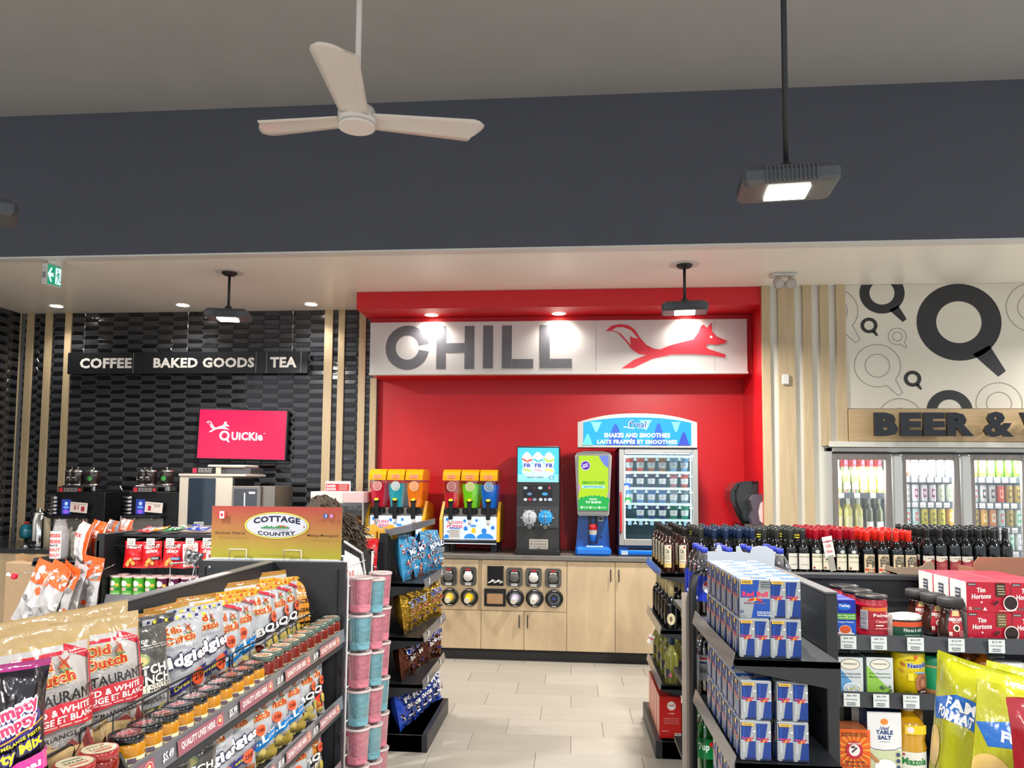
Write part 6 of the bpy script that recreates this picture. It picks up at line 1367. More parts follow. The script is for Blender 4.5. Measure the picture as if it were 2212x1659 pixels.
r_ = .048; b = MB(); b.lathe([(r_, 0, 'b8825a'), (r_, .025, '0f8a5c'), (r_, .10, 'c08a5a'), (r_*.98, .105, '0a7a58'), (r_*1.03, .11, '0a7a58'), (r_*1.03, .135, '0a7a58'), (r_*.95, .138, '0a7a58')], n=26, col='0a7a58').art(Art().ell(.0, .05, .02, .012, 'e0ece4', 12).bars(-.02, .02, .01, .034, 2, 'd8e8e0'), lambda a, c, h: ((r_+h)*sin(a/r_), -(r_+h)*cos(a/r_), c))
row('peanut_butter_tub', 'tub', b.mesh('peanut_butter_tub', PRINT), 'green-lidded peanut butter tub', 1998, 2044, GY+.06, Z2, 1, .1)
r_ = .034
def jam():
    b = MB(); b.lathe([(r_*.9, 0), (r_, .01), (r_, .06), (r_*.85, .078)], n=22, col='4a0a18'); l = MB(); cols = ['c8323c', 'f0dcdc']
    for i in range(24):
        for j in range(2): a0, a1 = 2*pi*i/24, 2*pi*(i+1)/24; l.add([(r_*1.0*cos(a), r_*1.0*sin(a), z) for a, z in ((a0, .078+.009*j), (a1, .078+.009*j), (a1, .087+.009*j), (a0, .087+.009*j))], [(0, 1, 2, 3)], cols[(i+j) % 2])
    l.lathe([(r_, .096), (r_*.5, .098), (0, .098)], n=24, col='d8646c', cap=False); lb = MB().art(Art().rect(-.03, .015, .03, .05, 'e8e0dc').text('Jam', 0, .033, .04, .016, '8a1a3a'), lambda a, c, h: ((r_+h)*sin(a/r_), -(r_+h)*cos(a/r_), c), maxe=.012)
    return [('jar', b.mesh('jar', SHINE)), ('label', lb.mesh('label', PRINT)), ('lid', l.mesh('lid', PRINT))]
row('jam_jar', 'jar', None, 'dark jam jar with a red gingham lid', 2054, 2092, GY+.10, Z2, 3, .075, parts=jam(), dx=-.015)
b = MB(); b.lathe([(.034, 0), (.036, .02), (.03, .07), (.02, .085), (.028, .10), (.03, .115), (.02, .13), (.012, .133), (.013, .15), (.0, .15)], n=20, col='a85c0e'); b.add([(-.02, -.034, .02), (.02, -.034, .02), (.02, -.034, .06), (-.02, -.034, .06)], [(0, 1, 2, 3)], 'd8c82a')
row('honey_bottle', 'bottle', b.mesh('honey_bottle', mat('amber', rough=.08, vc=True, coat=.7)), 'amber honey squeeze bottle', 2100, 2143, GY+.07, Z2, 2, .08, dx=-.01)
r_ = .045; b = MB(); b.lathe([(r_*.9, 0), (r_, .012), (r_*.98, .05), (r_, .085), (r_*.86, .098)], n=24, col='3a1e14'); lb = MB().art(Art().rect(-.05, .012, .05, .062, 'e8e4e0').text('nutella', .0, .045, .062, .018, 'c01c24', bold=.045).text('n', -.028, .043, .010, .012, '1c1414', bold=.045).bars(-.02, .02, .03, .03, 1, '5a3a2a'), lambda a, c, h: ((r_+.0004+h)*sin(a/r_), -(r_+.0004+h)*cos(a/r_), c), maxe=.014)
ld = MB().lathe([(r_*.98, .096), (r_, .099), (r_, .122), (r_*.94, .125), (0, .125)], n=28, col='e4e4e2')
row('spread_jar', 'jar', None, 'chocolate spread jar with a white lid', 2150, 2206, GY+.05, Z2, 3, .10, parts=[('jar', b.mesh('jar', SHINE)), ('label', lb.mesh('label', PRINT)), ('lid', ld.mesh('lid', PRINT))], dx=-.012)
# third shelf
Z3 = .562
W_, H_ = .108, .178; A = RA(W_, H_); A.R(0, 0, 1, 1, 'e0601a')
for k in range(16): a = 2*pi*k/16; A.P([(.5+.1*cos(a), .62+.08*sin(a)), (.5+.5*cos(a-.07), .62+.34*sin(a-.07)), (.5+.5*cos(a+.07), .62+.34*sin(a+.07))], 'f0a03a')
A.E(.5, .62, .26, .165, 'b8203a', 20).E(.5, .62, .17, .11, 'ece6e2', 18).T('ARM & HAMMER', .5, .745, .4, .03, 'f0e0e0', bold=.03).Ln([(.42, .58), (.58, .67)], .05, '2a2a30').P([(.4, .66), (.52, .66), (.52, .7), (.4, .7)], '2a2a30').T('Baking Soda', .52, .40, .62, .05, '3a1a2a', bold=.03).T('Bicarbonate de soude', .52, .34, .85, .04, '3a1a2a', bold=.02).B(.1, .88, .9, .96, 2, '5a2410')
for k in range(3): A.E(.25+.27*k, .2, .1, .06, '6a3a2a', 12).E(.25+.27*k, .2, .07, .04, 'd8b8b0', 12)
row('baking_soda_box', 'box', boxart(W_*.9, .05, H_, 'c8541a', A, 'b84c14', 'c87a50', 'baking_soda_box'), 'orange baking soda box with a round emblem', 1812, 1868, GY-.02, Z3, 2, .055)
W_, H_ = .112, .235; A = RA(W_, H_); A.R(0, 0, 1, 1, 'dfe2e4').R(0, .0, 1, .46, 'c6cfa8').P([(0, .5), (.2, .46), (.5, .445), (.8, .46), (1, .5), (1, .55), (0, .55)], '2a3a6a').P([(0, .51), (.2, .47), (.5, .455), (.8, .47), (1, .51), (1, 1), (0, 1)], 'e2e4e6')
A.E(.5, .86, .12, .045, 'e88a3a', 12).T('Ideal', .5, .77, .26, .05, '24407a', shear=.3).T('TABLE', .5, .71, .5, .06, '24407a', bold=.045).T('SALT', .5, .635, .4, .06, '24407a', bold=.045).B(.35, .57, .65, .585, 1, '6a7a9a').E(.5, .22, .32, .11, 'eceef0', 16).Ln([(.0, .42), (.3, .28)], .1, 'b8804a')
for k in range(3): A.E(.88, .40-.09*k, .06, .03, '3a4a72', 10)
row('salt_box', 'box', boxart(W_, .075, H_, 'c8ccd0', A, '1a3a72', '1d3f7c', 'salt_box'), 'white and blue table salt box', 1874, 1938, GY, Z3, 4, .085, dx=-.022)
t = thing('oil_bottle', 'corn oil bottle with a green and white Mazola label', 'bottle', ((PY(1941, 1500, GY)[0]+PY(2004, 1500, GY)[0])/2, GY+.05, Z3))
b = MB(); b.lathe([(.048, 0), (.055, .012), (.054, .10), (.058, .11), (.052, .14), (.056, .16), (.054, .185), (.035, .215), (.018, .225), (.017, .235)], n=26, col='c89410'); b.build('bottle', mat('oil_plastic', rough=.07, vc=True, coat=.8), t)
MB().lathe([(.021, .233), (.021, .255), (.019, .257), (0, .257)], n=20, col='d4d4d4').build('cap', PRINT, t)
MB().art(Art().rect(-.052, .014, .052, .104, 'dcdcd2').rect(-.052, .03, .052, .048, 'ecc81a').text('Mazola', .0, .073, .085, .024, '1a7a34', bold=.045).bars(-.04, .033, .04, .045, 2, '6a7a2a').ell(-.035, .096, .004, .004, 'c02030', 8).bars(-.04, .018, 0, .026, 1, '4a4a44').rect(-.03, .165, .04, .195, 'e8c81a').ell(-.014, .18, .011, .011, 'e8d8e0', 10), lambda a, c, h: ((.0565+h)*sin(a/.0565), -(.0565+h)*cos(a/.0565), c), maxe=.014).build('label', PRINT, t)
row('oil_bottle', 'bottle', MB().lathe([(.05, 0), (.055, .012), (.054, .19), (.035, .215), (.018, .225), (.02, .25), (0, .252)], n=20, col='a87410').mesh('oil_bottle', bpy.data.materials['oil_plastic']), 'plain amber oil bottle behind the labelled one', 1935, 1975, GY+.20, Z3, 1, .1)
# cardboard trays standing on the gondola top
def tray(px0, px1, py0, py1, Y, lab, col, knob):
    x0, z1 = XZ(px0, py0, Y); x1, z0 = XZ(px1, py1, Y); w_, h_ = x1-x0, z1-GT
    t = thing('card_tray', lab, 'carton', (x0, Y, GT+.002))
    pts = [(0, 0), (w_, 0), (w_, h_*.75)]+([(w_*.97, h_), (w_*.8, h_), (w_*.66, h_*.6), (0, h_*.55)] if knob else [(w_, h_), (.02, h_), (0, h_*.7)])
    MB().prism(pts, lambda a, c, h: (a, -h, c), 0, .004, col).build('front_card', MATTE, t); MB().box(0, w_, 0, .12, 0, .004, col).box(0, .004, 0, .12, 0, h_*.45, col).box(w_-.004, w_, 0, .12, 0, h_*.45, col).build('tray', MATTE, t)
tray(1937, 2018, 1213, 1246, 3.27, 'grey-brown cardboard tray with a round knob on the gondola top', '7a6a58', True)
tray(2102, 2320, 1204, 1246, 3.24, 'reddish-brown cardboard tray behind the coffee pod boxes', '8a5c46', False)
# --- crisp bags close to the camera
A = RA(.26, .37); A.R(0, .03, 1, .95, 'a4a61c'); A.P([(.0, .74), (.35, .82), (1, .78), (1, .64), (.3, .68), (.08, .64)][::-1], '1f62b4').T('FAMiLY', .5, .765, .5, .06, 'f4f6f8', bold=.045, rot=-.02).T('FORMAT FAMiLiAL', .55, .700, .8, .055, 'f4f6f8', bold=.045, rot=-.03)
A.E(.12, .50, .13, .11, 'd8b86a', 18, .4).E(.55, .2, .38, .25, 'e8a01c', 24).E(.5, .16, .40, .17, 'c01c2a', 24, .12).T("Lay's", .5, .18, .62, .17, 'f4f2f0', bold=.045, rot=.1, edge='8a1420', ew=.003).E(.8, .0, .3, .08, 'd8b050', 16)
lm = bag_mesh('crisp_bag', .26, .37, .11, lambda v: 'b8bc1c' if v > .9 else 'a4a61c', A, 401, FOIL, .006, 14, 18, .04)
for k, (px, py, Y, yaw, tilt, lab) in enumerate(((2072, 1436, 1.62, -66, 3, 'yellow-green FAMILY FORMAT crisp bag turned aside, nearest the salt and oil'), (2192, 1478, 1.50, -16, 9, 'yellow-green FAMILY FORMAT crisp bag facing the camera at the frame corner'), (2200, 1455, 1.78, -20, 9, 'yellow-green crisp bag mostly hidden behind the front-facing one'))):
    p = PY(px, py, Y); t = bpy.data.objects.new('crisp_bag', lm); C.objects.link(t); t.location = (p[0]+.02, Y, p[2]-.37); t.rotation_euler = (radians(-6), radians(tilt), radians(yaw)); tag(t, lab, 'crisp bag', 'crisp bags at the frame corner')
p = PY(2222, 1560, 1.30); o = bag_mesh('crisp_bag', .2, .3, .08, '8a1a24', None, 402, FOIL, .006); t = bpy.data.objects.new('crisp_bag', o); C.objects.link(t); t.location = (p[0]+.12, 1.38, p[2]-.29); t.rotation_euler = (0, 0, radians(-14)); tag(t, 'dark red crisp bag just cut by the frame edge', 'crisp bag')
zb = min(o.location.z for o in bpy.data.objects if o.name.startswith('crisp_bag'))-.012
t = thing('crisp_rack', 'low black rack carrying the crisp bags at the frame corner', 'rack', (.93, 1.3, 0))
MB().box(0, .9, 0, .7, zb-.02, zb).build('shelf', SHELF, t)
for x in (.03, .87):
    for y in (.03, .67): MB().box(x-.02, x+.02, y-.02, y+.02, 0, zb-.02).build('leg', SHELF, t)
# ================================================================ wine run and its endcap
e4 = thing('wine_endcap', 'black endcap with brown bottles, sparkling wine and red cartons', 'shelf unit', (.82, 5.34, 0), radians(-90))
shelving(e4, None, 1, .79, .30, [(1.052, .30), (.725, .30), (.41, .30)], 1.03, .045)
MB().box(0, .79, -.335, 0, 0, .10, bev=.004).build('base_tray', SHELF, e4); MB().lathe([(.012, 0), (.012, .012), (.02, .02)], (.7, -.30, 0), 10).build('foot', BLACK, e4)
wg = thing('wine_gondola', 'long black gondola topped with rows of red wine bottles', 'shelf unit', (.862, 4.55, 0)); WL = 1.85
WZ = 1.006
MB().box(0, WL, 0, .79, 0, WZ-.02, bev=.003).build('body', SHELF, wg); MB().box(0, WL, 0, .79, WZ-.02, WZ, bev=.002).build('top_shelf', BLACK, wg)

# bottle kinds
def bottle(r_, h_, body, capc, sh=.62, neck=.0135, caph=.26, labc=None, art=None, capx=0, sq=False, m=None):
    zs = h_*sh; b = MB(); b.lathe([(r_*.94, 0), (r_, .006), (r_, zs), (r_*.9, zs+.018), (r_*.55, zs+.038), (neck*1.15, zs+.055), (neck, h_-.004), (neck*.9, h_-.002)], n=18, col=body)
    c = MB(); z0 = h_*(1-caph); c.lathe([(neck*1.2, z0), (neck*1.18, h_*.93), (neck*1.22, h_*.94), (neck*1.22, h_), (0, h_+.001)], n=14, col=capc)
    if capx:
        for q in range(2): c.lathe([(neck*1.22, z0+.02+.014*q, 'e8d83a'), (neck*1.22, z0+.026+.014*q, 'e8d83a')], n=14, cap=False)
    out = [('bottle', b.mesh('bottle', m or mat('bottle_glass', rough=.04, vc=True, coat=.5))), ('capsule', c.mesh('capsule', PRINT))]
    if art: out.append(('label', MB().art(art, lambda a, cc, h: ((r_+.0005+h)*sin(a/r_), -(r_+.0005+h)*cos(a/r_), cc), maxe=.014).mesh('label', MATTE)))
    return out
def up(A, dz):
    A.L = [(V+np.array([0, dz]), T, c) for V, T, c in A.L]; return A
BK = '07090a'
aw = Art().rect(-.032, .045, .032, .135, 'c9c6bb').bars(-.026, .112, .03, .120, 1, '55524a').bars(-.02, .07, .02, .076, 1, '8a867a')
ak = Art().rect(-.030, .045, .030, .135, 'd2cdb6').text('KACABA', .0, .118, .054, .011, '4a463a').bars(-.02, .088, .028, .094, 1, '8a8470').ell(-.018, .056, .006, .006, '7a2018', 10).ell(.0, .148, .012, .010, 'b8bcb2', 14)
ae = Art().rect(-.034, .02, .034, .14, 'cdb896').poly([(-.024, .068), (-.014, .068), (-.012, .085), (.004, .085), (.006, .066), (.018, .066), (.022, .1), (.028, .11), (.02, .128), (-.01, .132), (-.025, .115)], '5c5648').ell(.012, .11, .009, .010, '8a8270', 10).line([(.022, .1), (.024, .075)], .006, '4a463a').text('BEAR', 0, .036, .034, .016, '2a2620', bold=.04).rect(-.03, .048, -.01, .06, 'c8402a').rect(.018, .03, .03, .06, 'c85a3a').bars(-.008, .05, .014, .06, 1, '2a2620')
ar = Art().rect(-.034, .02, .034, .125, 'cfc8ba').poly([(-.034, .035), (.034, .035), (.034, .10), (.018, .108), (.0, .095), (-.018, .092), (-.034, .10)], '8c2a30').ell(0, .075, .02, .012, 'a04a4c', 12).bars(-.01, .108, .03, .116, 1, '6a5a4a')
ab = Art().rect(-.03, .03, .03, .13, '3f6a64').text('B', 0, .09, .02, .03, 'd8d8c8')
up(aw, .037); up(ak, .037); up(ae, .033); up(ar, .045); up(ab, .035)
KD = {'blue': bottle(.0375, .31, BK, '1c2c4c', art=ab), 'dark': bottle(.0375, .315, BK, '303230', art=aw), 'darky': bottle(.0375, .315, BK, '3a3c38', art=aw, capx=1), 'crim': bottle(.0375, .318, BK, 'a00f22', art=ak), 'oran': bottle(.038, .31, BK, 'd8281c', art=ae, caph=.24), 'blk': bottle(.0375, .33, BK, '232324', art=ar, caph=.27, sh=.66)}
nmk = {'blue': 'blue-capped', 'dark': 'grey-capped', 'darky': 'yellow-striped dark-capped', 'crim': 'crimson-capped cream-label', 'oran': 'orange-red-capped bear-label', 'blk': 'black-capped red-wave-label'}
kinds = ['dark', 'blue', 'blue', 'blue', 'blue', 'dark', 'dark', 'dark', 'dark', 'crim', 'crim', 'crim', 'crim', 'oran', 'oran', 'oran', 'oran', 'blk', 'blk', 'blk', 'blk', 'blk', 'blk', 'blk']
pxs = [1513, 1541, 1568, 1595, 1622, 1648, 1677, 1704.5, 1732, 1759.5, 1784, 1812.5, 1837, 1871, 1902, 1933, 1961, 1999, 2027, 2056, 2083, 2112, 2140, 2167]
ab_rows = 5
for i, (px, kd) in enumerate(zip(pxs, kinds)):
    x = PY(px, 1200, 4.62)[0]; grp_k = [j for j in range(len(kinds)) if nmk[kinds[j]] == nmk[kd]].index(i)
    for rw in range(ab_rows):
        if kd == 'oran' and rw == 0 and False: continue
        k2 = 'darky' if kd == 'dark' and (i+rw) % 3 == 0 and rw else ('dark' if kd == 'blue' and rw == 4 else kd)
        x_ = x+rnd.uniform(-.003, .003)-(.004*rw)+( -.0 if kd != 'blk' else .0)
        Proto('wine_bottle', 'bottle', KD[k2]).put('%s wine bottle, %s from the aisle in the %s row' % (nmk[k2], ORD[i], ('front', 'second', 'third', 'fourth', 'back')[rw]), (x_, 4.60+.084*rw+rnd.uniform(-.002, .002), WZ+.001+(.015 if kd == 'blk' else 0)*0), radians(rnd.uniform(-14, 14)+8), 'wine bottles on the gondola top')
# paper gift tag on one bottle
p = PY(1790, 1160, 4.5); t = thing('gift_tag', 'white paper gift idea tag with red print hanging among the crimson-capped bottles', 'tag', (p[0], 4.535, p[2]-.0))
A = Art().rect(-.028, -.125, .028, .0, 'e2dcd8').rect(-.028, -.032, .028, -.026, 'b04a58').text('Gift', 0, -.055, .03, .02, 'c05a64', bold=.02).text('Idea', 0, -.085, .034, .02, 'c05a64', bold=.02).line([(-.008, -.02), (.0, -.036)], .004, 'b04a58').line([(.008, -.02), (.0, -.036)], .004, 'b04a58')
o = MB().box(-.028, .028, 0, .001, -.125, 0, 'e2dcd8').art(A, front()).build('card', MATTE, t); o.rotation_euler = (radians(8), radians(-12), 0)
MB().box(-.012, .02, .001, .003, -.2, -.11, '9a968e').build('inner_card', MATTE, t).rotation_euler = (radians(4), radians(-10), 0)
# endcap bottles
BRN = '2a0e06'
au = Art().rect(-.026, .03, .016, .16, 'cfc6ae').text('Us', -.006, .125, .02, .026, '2a2620', bold=.03).ell(.006, .148, .006, .006, 'a02030', 10).rect(-.026, .03, .016, .055, 'c9ae6a').bars(-.02, .062, .01, .068, 1, '4a3a20').bars(-.02, .08, .01, .11, 3, 'a8a08a')
bus = bottle(.036, .262, BRN, '15130f', sh=.60, art=au, caph=.32)
champ = bottle(.042, .30, '060807', 'b8a878', sh=.45, neck=.0155, caph=.42, art=Art().ell(.005, .06, .024, .034, 'c9bf9c', 18).ell(.005, .06, .008, .016, '6a5a3a', 10))
clr = bottle(.041, .31, '8a8a3c', '16305e', sh=.5, neck=.0145, caph=.28, art=Art().rect(-.03, .04, -.006, .09, '20242e').ell(-.002, .055, .012, .012, 'c8647a', 12).line([(-.02, .04), (.004, .08)], .004, '3a4a3a'), m=mat('pale_wine_glass', rough=.05, vc=True, trans=.5, coat=.5))
for nm, pr, z, lab, r0, xs_, nr in (('spirit_bottle', bus, 1.054, 'brown square-shouldered bottle with a cream Us label', 4.60, (.575, .66), 5), ('sparkling_bottle', champ, .727, 'black sparkling wine bottle with gold foil', 4.61, (.585, .685), 5), ('clear_bottle', clr, .412, 'pale yellow wine bottle with a blue cap', 4.61, (.585, .685), 4)):
    for ci, x in enumerate(xs_):
        for k in range(nr): Proto(nm, 'bottle', pr).put('%s, %s column, %s one' % (lab, ('aisle-side', 'inner')[ci], ORD[k]), (x, r0+k*(.64/(nr-1) if nr > 1 else 0), z), radians(-16), lab+'s')
W_, H_ = .125, .235; A = RA(W_, H_); A.R(0, 0, 1, 1, 'c4201c').E(.55, .78, .2, .11, 'e8d8d4', 4*4).E(.55, .78, .17, .09, 'f0e8e4', 16).T('Stoup', .55, .79, .28, .06, 'b8242a', bold=.03, rot=.15).T('vodka', .55, .60, .3, .04, 'f0c8c0').B(.2, .34, .9, .5, 4, 'e08a80').B(.1, .16, .4, .2, 1, 'e8c8c0').R(.68, .04, .98, .14, 'd8d0cc').B(.7, .05, .96, .13, 2, '3a2a2a')
rb = boxart(W_, .14, H_, 'b01c1a', A, 'c07a6a', '8a1a1c', 'red_carton')
for k in range(4): Proto('red_carton', 'carton', [('', rb)]).put('red carton with a white emblem at the endcap foot, %s from the camera' % ORD[k], (.575, 4.60+.155*k, .102), group='red cartons at the foot of the endcap')
p = PY(1400, 1400, 4.9); MB().box(-.02, .02, 0, .001, -.06, 0, 'ddd6d2').box(-.02, .02, -.0006, 0, -.03, -.02, 'c05a64').build('gift_tag', MATTE, loc=(.505, 4.9, .47+.16), rz=radians(-40), label='small gift tag hanging from the lowest bottle shelf', cat='tag').rotation_euler = (0, radians(20), radians(-30))
# ================================================================ soft drink rack
rk = thing('drink_rack', 'black tube-framed soft drink rack between the two right-hand aisles', 'rack', (.545, 3.55, 0)); RW, RD_ = .5, .66
MB().tube([(0, 0, 0), (0, 0, 1.10), (.012, 0, 1.16), (.05, 0, 1.205), (.12, 0, 1.222), (.36, 0, 1.222)], .017, 10).build('tube_frame', BLACK, rk)
MB().box(-.045, -.012, .02, .03, .02, 1.08).build('side_card', mat('pale_side_card', '8f867e', .3, coat=.3), rk)
for z in (.955, .60, .24): s = MB().box(.0, RW, 0, RD_, z-.02, z).build('shelf', BLACK, rk); MB().box(.0, RW, -.012, .0, z-.03, z+.02).build('price_channel', BLACK, s)
def pet(col, liq, lab, capc, level=.8, art=None):
    r_ = .054; pr = [(.03, 0), (.047, .006), (.053, .03), (.05, .06), (.054, .075), (.054, .20), (.048, .235), (.03, .275), (.0145, .298), (.0135, .315)]
    b = MB().lathe(pr, n=22); l = MB().lathe([(p[0]*.95, p[1]+.002) for p in pr if p[1] < level*.31]+[(0, level*.31)], n=20, col=liq)
    c = MB().lathe([(.016, .30), (.017, .303), (.017, .322), (.015, .324), (0, .324)], n=18, col=capc)
    lb = MB().art(art, lambda a, cc, h: ((r_+.0006+h)*sin(a/r_), -(r_+.0006+h)*cos(a/r_), cc), maxe=.016)
    return [('bottle', b.mesh('bottle', glassmat('pet_clear', 'e8e8ec', .12, .06) if col == 'clear' else glassmat('pet_green_shell', '6ad890', .14, .06))), ('drink', l.mesh('drink', mat('drink_fill', rough=.1, vc=True, coat=.4))), ('cap', c.mesh('cap', PRINT)), ('label', lb.mesh('label', PRINT))]
alp = Art().rect(-.16, .085, .16, .20, '1430a8').ell(.03, .15, .03, .03, 'e8e8ee', 18).poly([(.002, .155), (.058, .155), (.05, .172), (.03, .18), (.01, .172)], 'c01c2c').ell(-.03, .10, .009, .009, 'd8dcf0', 10)
als = Art().rect(-.16, .085, .16, .20, '8a9098').ell(.0, .175, .02, .018, 'd8dce0', 16).poly([(-.018, .178), (.018, .178), (.012, .190), (-.012, .190)], 'b02030').poly([(-.018, .172), (.018, .172), (.012, .160), (-.012, .160)], '1c2c6a').text('pepsi', 0, .13, .02, .06, '3a3e48', rot=1.57)
alg = Art().rect(-.16, .10, .16, .19, '0e7a3c').text('7up', .0, .15, .05, .04, 'd8f0e0', bold=.04).ell(.035, .165, .012, .012, 'd02a2a', 10)
for nm, pr, z, lab, cols_, rows_ in (('cola_bottle', pet('clear', '140a08', None, '1a2a8c', .78, alp), .956, 'two-litre cola bottle with a blue cap and blue label', 4, 3), ('diet_cola_bottle', pet('clear', '120a08', None, '9a9ea4', .8, als), .601, 'two-litre cola bottle with a silver label', 3, 2), ('lime_soda_bottle', pet('g', '0c8a3a', None, '0e8a3c', .8, alg), .241, 'two-litre green lime soda bottle', 3, 2)):
    for ci in range(cols_):
        for k in range(rows_):
            Proto(nm, 'bottle', pr).put('%s, %s across, %s row' % (lab, ORD[ci], ('front', 'second', 'third')[k]), (.615+.115*ci, 3.64+.125*k+.02*(ci % 2), z), radians(-20), lab+'s')
# back of a cardboard shelf sign in front of the cola bottles
t = thing('card_sign_back', 'grey-blue blank back of a cut-out card sign before the cola bottles', 'card', (0, 3.42, 0))
pts = [(1541, 1237), (1548, 1191), (1556, 1178), (1568, 1176), (1580, 1190), (1592, 1200), (1600, 1196), (1612, 1181), (1625, 1196), (1637, 1200), (1640, 1190), (1660, 1182), (1675, 1188), (1682, 1200), (1690, 1300), (1700, 1400), (1745, 1440), (1660, 1440), (1513, 1330), (1525, 1240)]
pts = [(1530, 1330), (1537, 1237), (1528, 1236), (1528, 1191), (1546, 1191), (1549, 1177), (1556, 1177), (1560, 1190), (1574, 1193), (1590, 1192), (1590, 1180), (1598, 1180), (1604, 1192), (1620, 1195), (1624, 1182), (1640, 1179), (1655, 1180), (1668, 1187), (1674, 1195), (1672, 1235), (1690, 1330)]
P2 = [XZ(a, c, 3.42) for a, c in pts]
A = Art().poly(P2[::-1], 'ffffff'); V, T, _c = A.L[0]
MB().solid2d((V, T), lambda x, y, h: (x, -h, y), 0, .003).build('card', mat('card_back_grey', '8d949e', .5), t)
MB().tube([(XZ(1600, 1300, 3.44)[0], .02, 1.0-.045), (XZ(1600, 1300, 3.44)[0], .01, 1.1)], .004, 5).build('prop', BLACK, t)
# ================================================================ candy-floss rack at the end of the chip run, with its header sign
RKW = mat('white_wire', 'd8d8da', .35)
cr = thing('candy_rack', 'white wire end rack with a red card side sign', 'rack', (-1.66, 3.395, 0))
x1 = .64; zt = 1.235
for x in (.0, x1):
    MB().tube([(x, 0, 0), (x, 0, zt)], .006, 6).build('post', RKW, cr); MB().tube([(x, .36, 0), (x, .36, 1.12), (x, .30, 1.22), (x, 0, 1.30)], .006, 6).build('side_loop', RKW, cr)
b = MB()
for z in (zt, zt-.025): b.tube([(0, 0, z), (x1, 0, z)], .005, 6)
b.build('top_rail', RKW, cr)
for k in range(12):
    z = .08+k*.1; MB().tube([(x1, 0, z), (x1, .36, z)], .0028, 5).build('side_wire', RKW, cr)
for k in range(5):
    y = .06*(k+1); MB().tube([(x1, y, .05), (x1, y, 1.15)], .0024, 5).build('side_wire', RKW, cr)
bs = MB()
for k in range(7): x = .02+k*.1; bs.tube([(x, .0, .08), (x, .0, zt)], .0022, 5)
bs.build('back_wire', RKW, cr)
A = Art().poly([(.02, .98), (.34, .98), (.34, 1.12), (.26, 1.2), (.02, 1.26)], 'efe9e6').text('challenge', .17, 1.12, .24, .06, 'c8343e', bold=.04, rot=-.3).text('lets', .2, 1.03, .1, .035, 'c8343e', bold=.03)
for z in (.22, .42, .62, .82): A.rect(.02, z, .30, z+.14, 'ead9d6').text('Challe', .15, z+.07, .2, .05, 'c8343e', bold=.04).rect(.02, z, .30, z+.02, 'c05058')
MB().art(A, lambda a, c, h: (x1-.004+h, a, c)).build('side_sign', PRINT, cr, label='white card with red lettering')
MB().tube([(-.16, -.03, 1.10), (-.16, -.03, 1.19), (-.0, 0, 1.20)], .004, 5).build('peg_arm', RKW, cr)
# X-shaped wire arm and silver packs hanging at its outer end
t = thing('silver_snack_pack', 'crumpled silver snack packs clipped to the wire arm beside the header sign', 'snack bag', (-1.715, 3.36, 1.19))
part('pack', bag_mesh('silver_pack', .13, .10, .05, '9a9a9e', None, 501, METF, .012), t, rot=(radians(20), radians(20), 0), scale=(.7, .7, .7)); part('pack', bag_mesh('silver_pack', .10, .08, .03, 'b8b8bc', None, 502, METF, .012), t, (.02, -.02, -.12), (radians(50), radians(-15), 0))
for k in range(4): MB().tube([(-.02+.03*(k % 2), -.01, -.10+.05*k), (.03-.03*(k % 2)+.02, -.01, -.05+.05*k)], .003, 5).build('clip_wire', RKW, t)
MB().tube([(.02, 0, -.17), (.02, 0, .0), (.12, .03, .02)], .004, 5).build('arm', RKW, t)
# header sign
Ysg = 3.375; c0 = PY(455, 1204, Ysg); c1 = PY(739, 1096, Ysg); W_, H_ = float(c1[0]-c0[0]), float(c1[2]-c0[2])
sg = thing('header_sign', 'red to olive card sign reading COTTAGE COUNTRY in a white oval', 'sign', (c0[0], Ysg, c0[2]))
MB().box(0, W_, 0, .005, 0, H_, '8a8a50').build('board', MATTE, sg)
A = Art(); n = 28; ca, cm, cb = np.array(lin('a83a34')), np.array(lin('a87a3a')), np.array(lin('a8a42a'))
for k in range(n):
    f = (k+.5)/n; c = cb*(1-f/.45)+cm*(f/.45) if f < .45 else cm*(1-(f-.45)/.55)+ca*((f-.45)/.55); A.rect(0, H_*k/n, W_, H_*(k+1)/n, tuple(c)); 
A.L = [(np.concatenate([np.array(l[0])+0 for l in A.L]), sum([[tuple(4*i+q for q in t_) for t_ in l[1]] for i, l in enumerate(A.L)], []), (1, 1, 1))] if False else A.L
sb_ = MB()
for (V, T, c) in A.L: sb_.art(type('x', (), {'L': [(V, T, c)]}), front(), h0=.0006)
A = Art(); mx, my = W_*.505, H_*.635
A.ell(mx, my, W_*.252, H_*.262, '5a2a1a', 40).ell(mx, my, W_*.249, H_*.257, 'd8cc5a', 40).ell(mx, my, W_*.235, H_*.232, '3a5a3a', 40).ell(mx, my, W_*.232, H_*.227, 'c9cdd8', 40)
A.text('COTTAGE', mx, my+H_*.08, W_*.36, H_*.12, '16183a', bold=.045, arch=H_*.05).text('COUNTRY', mx, my-H_*.135, W_*.29, H_*.075, '16183a', bold=.03, arch=-H_*.03)
A.ell(mx+W_*.04, my-H_*.035, W_*.04, H_*.04, 'c8503a', 20); A.rect(mx-.001, my-H_*.10, mx+W_*.085, my-H_*.045, 'c9cdd8')
for k in range(12): x = mx-W_*.11+k*W_*.018; h_ = H_*(.03+.035*((k*7) % 5)/4); A.poly([(x-W_*.016, my-H_*.055), (x+W_*.016, my-H_*.055), (x, my-H_*.055+h_)], '2f8a4a')
A.poly([(mx+W_*.205, my-H_*.03), (mx+W_*.22, my-H_*.03), (mx+W_*.213, my+H_*.01)], 'b02a34')
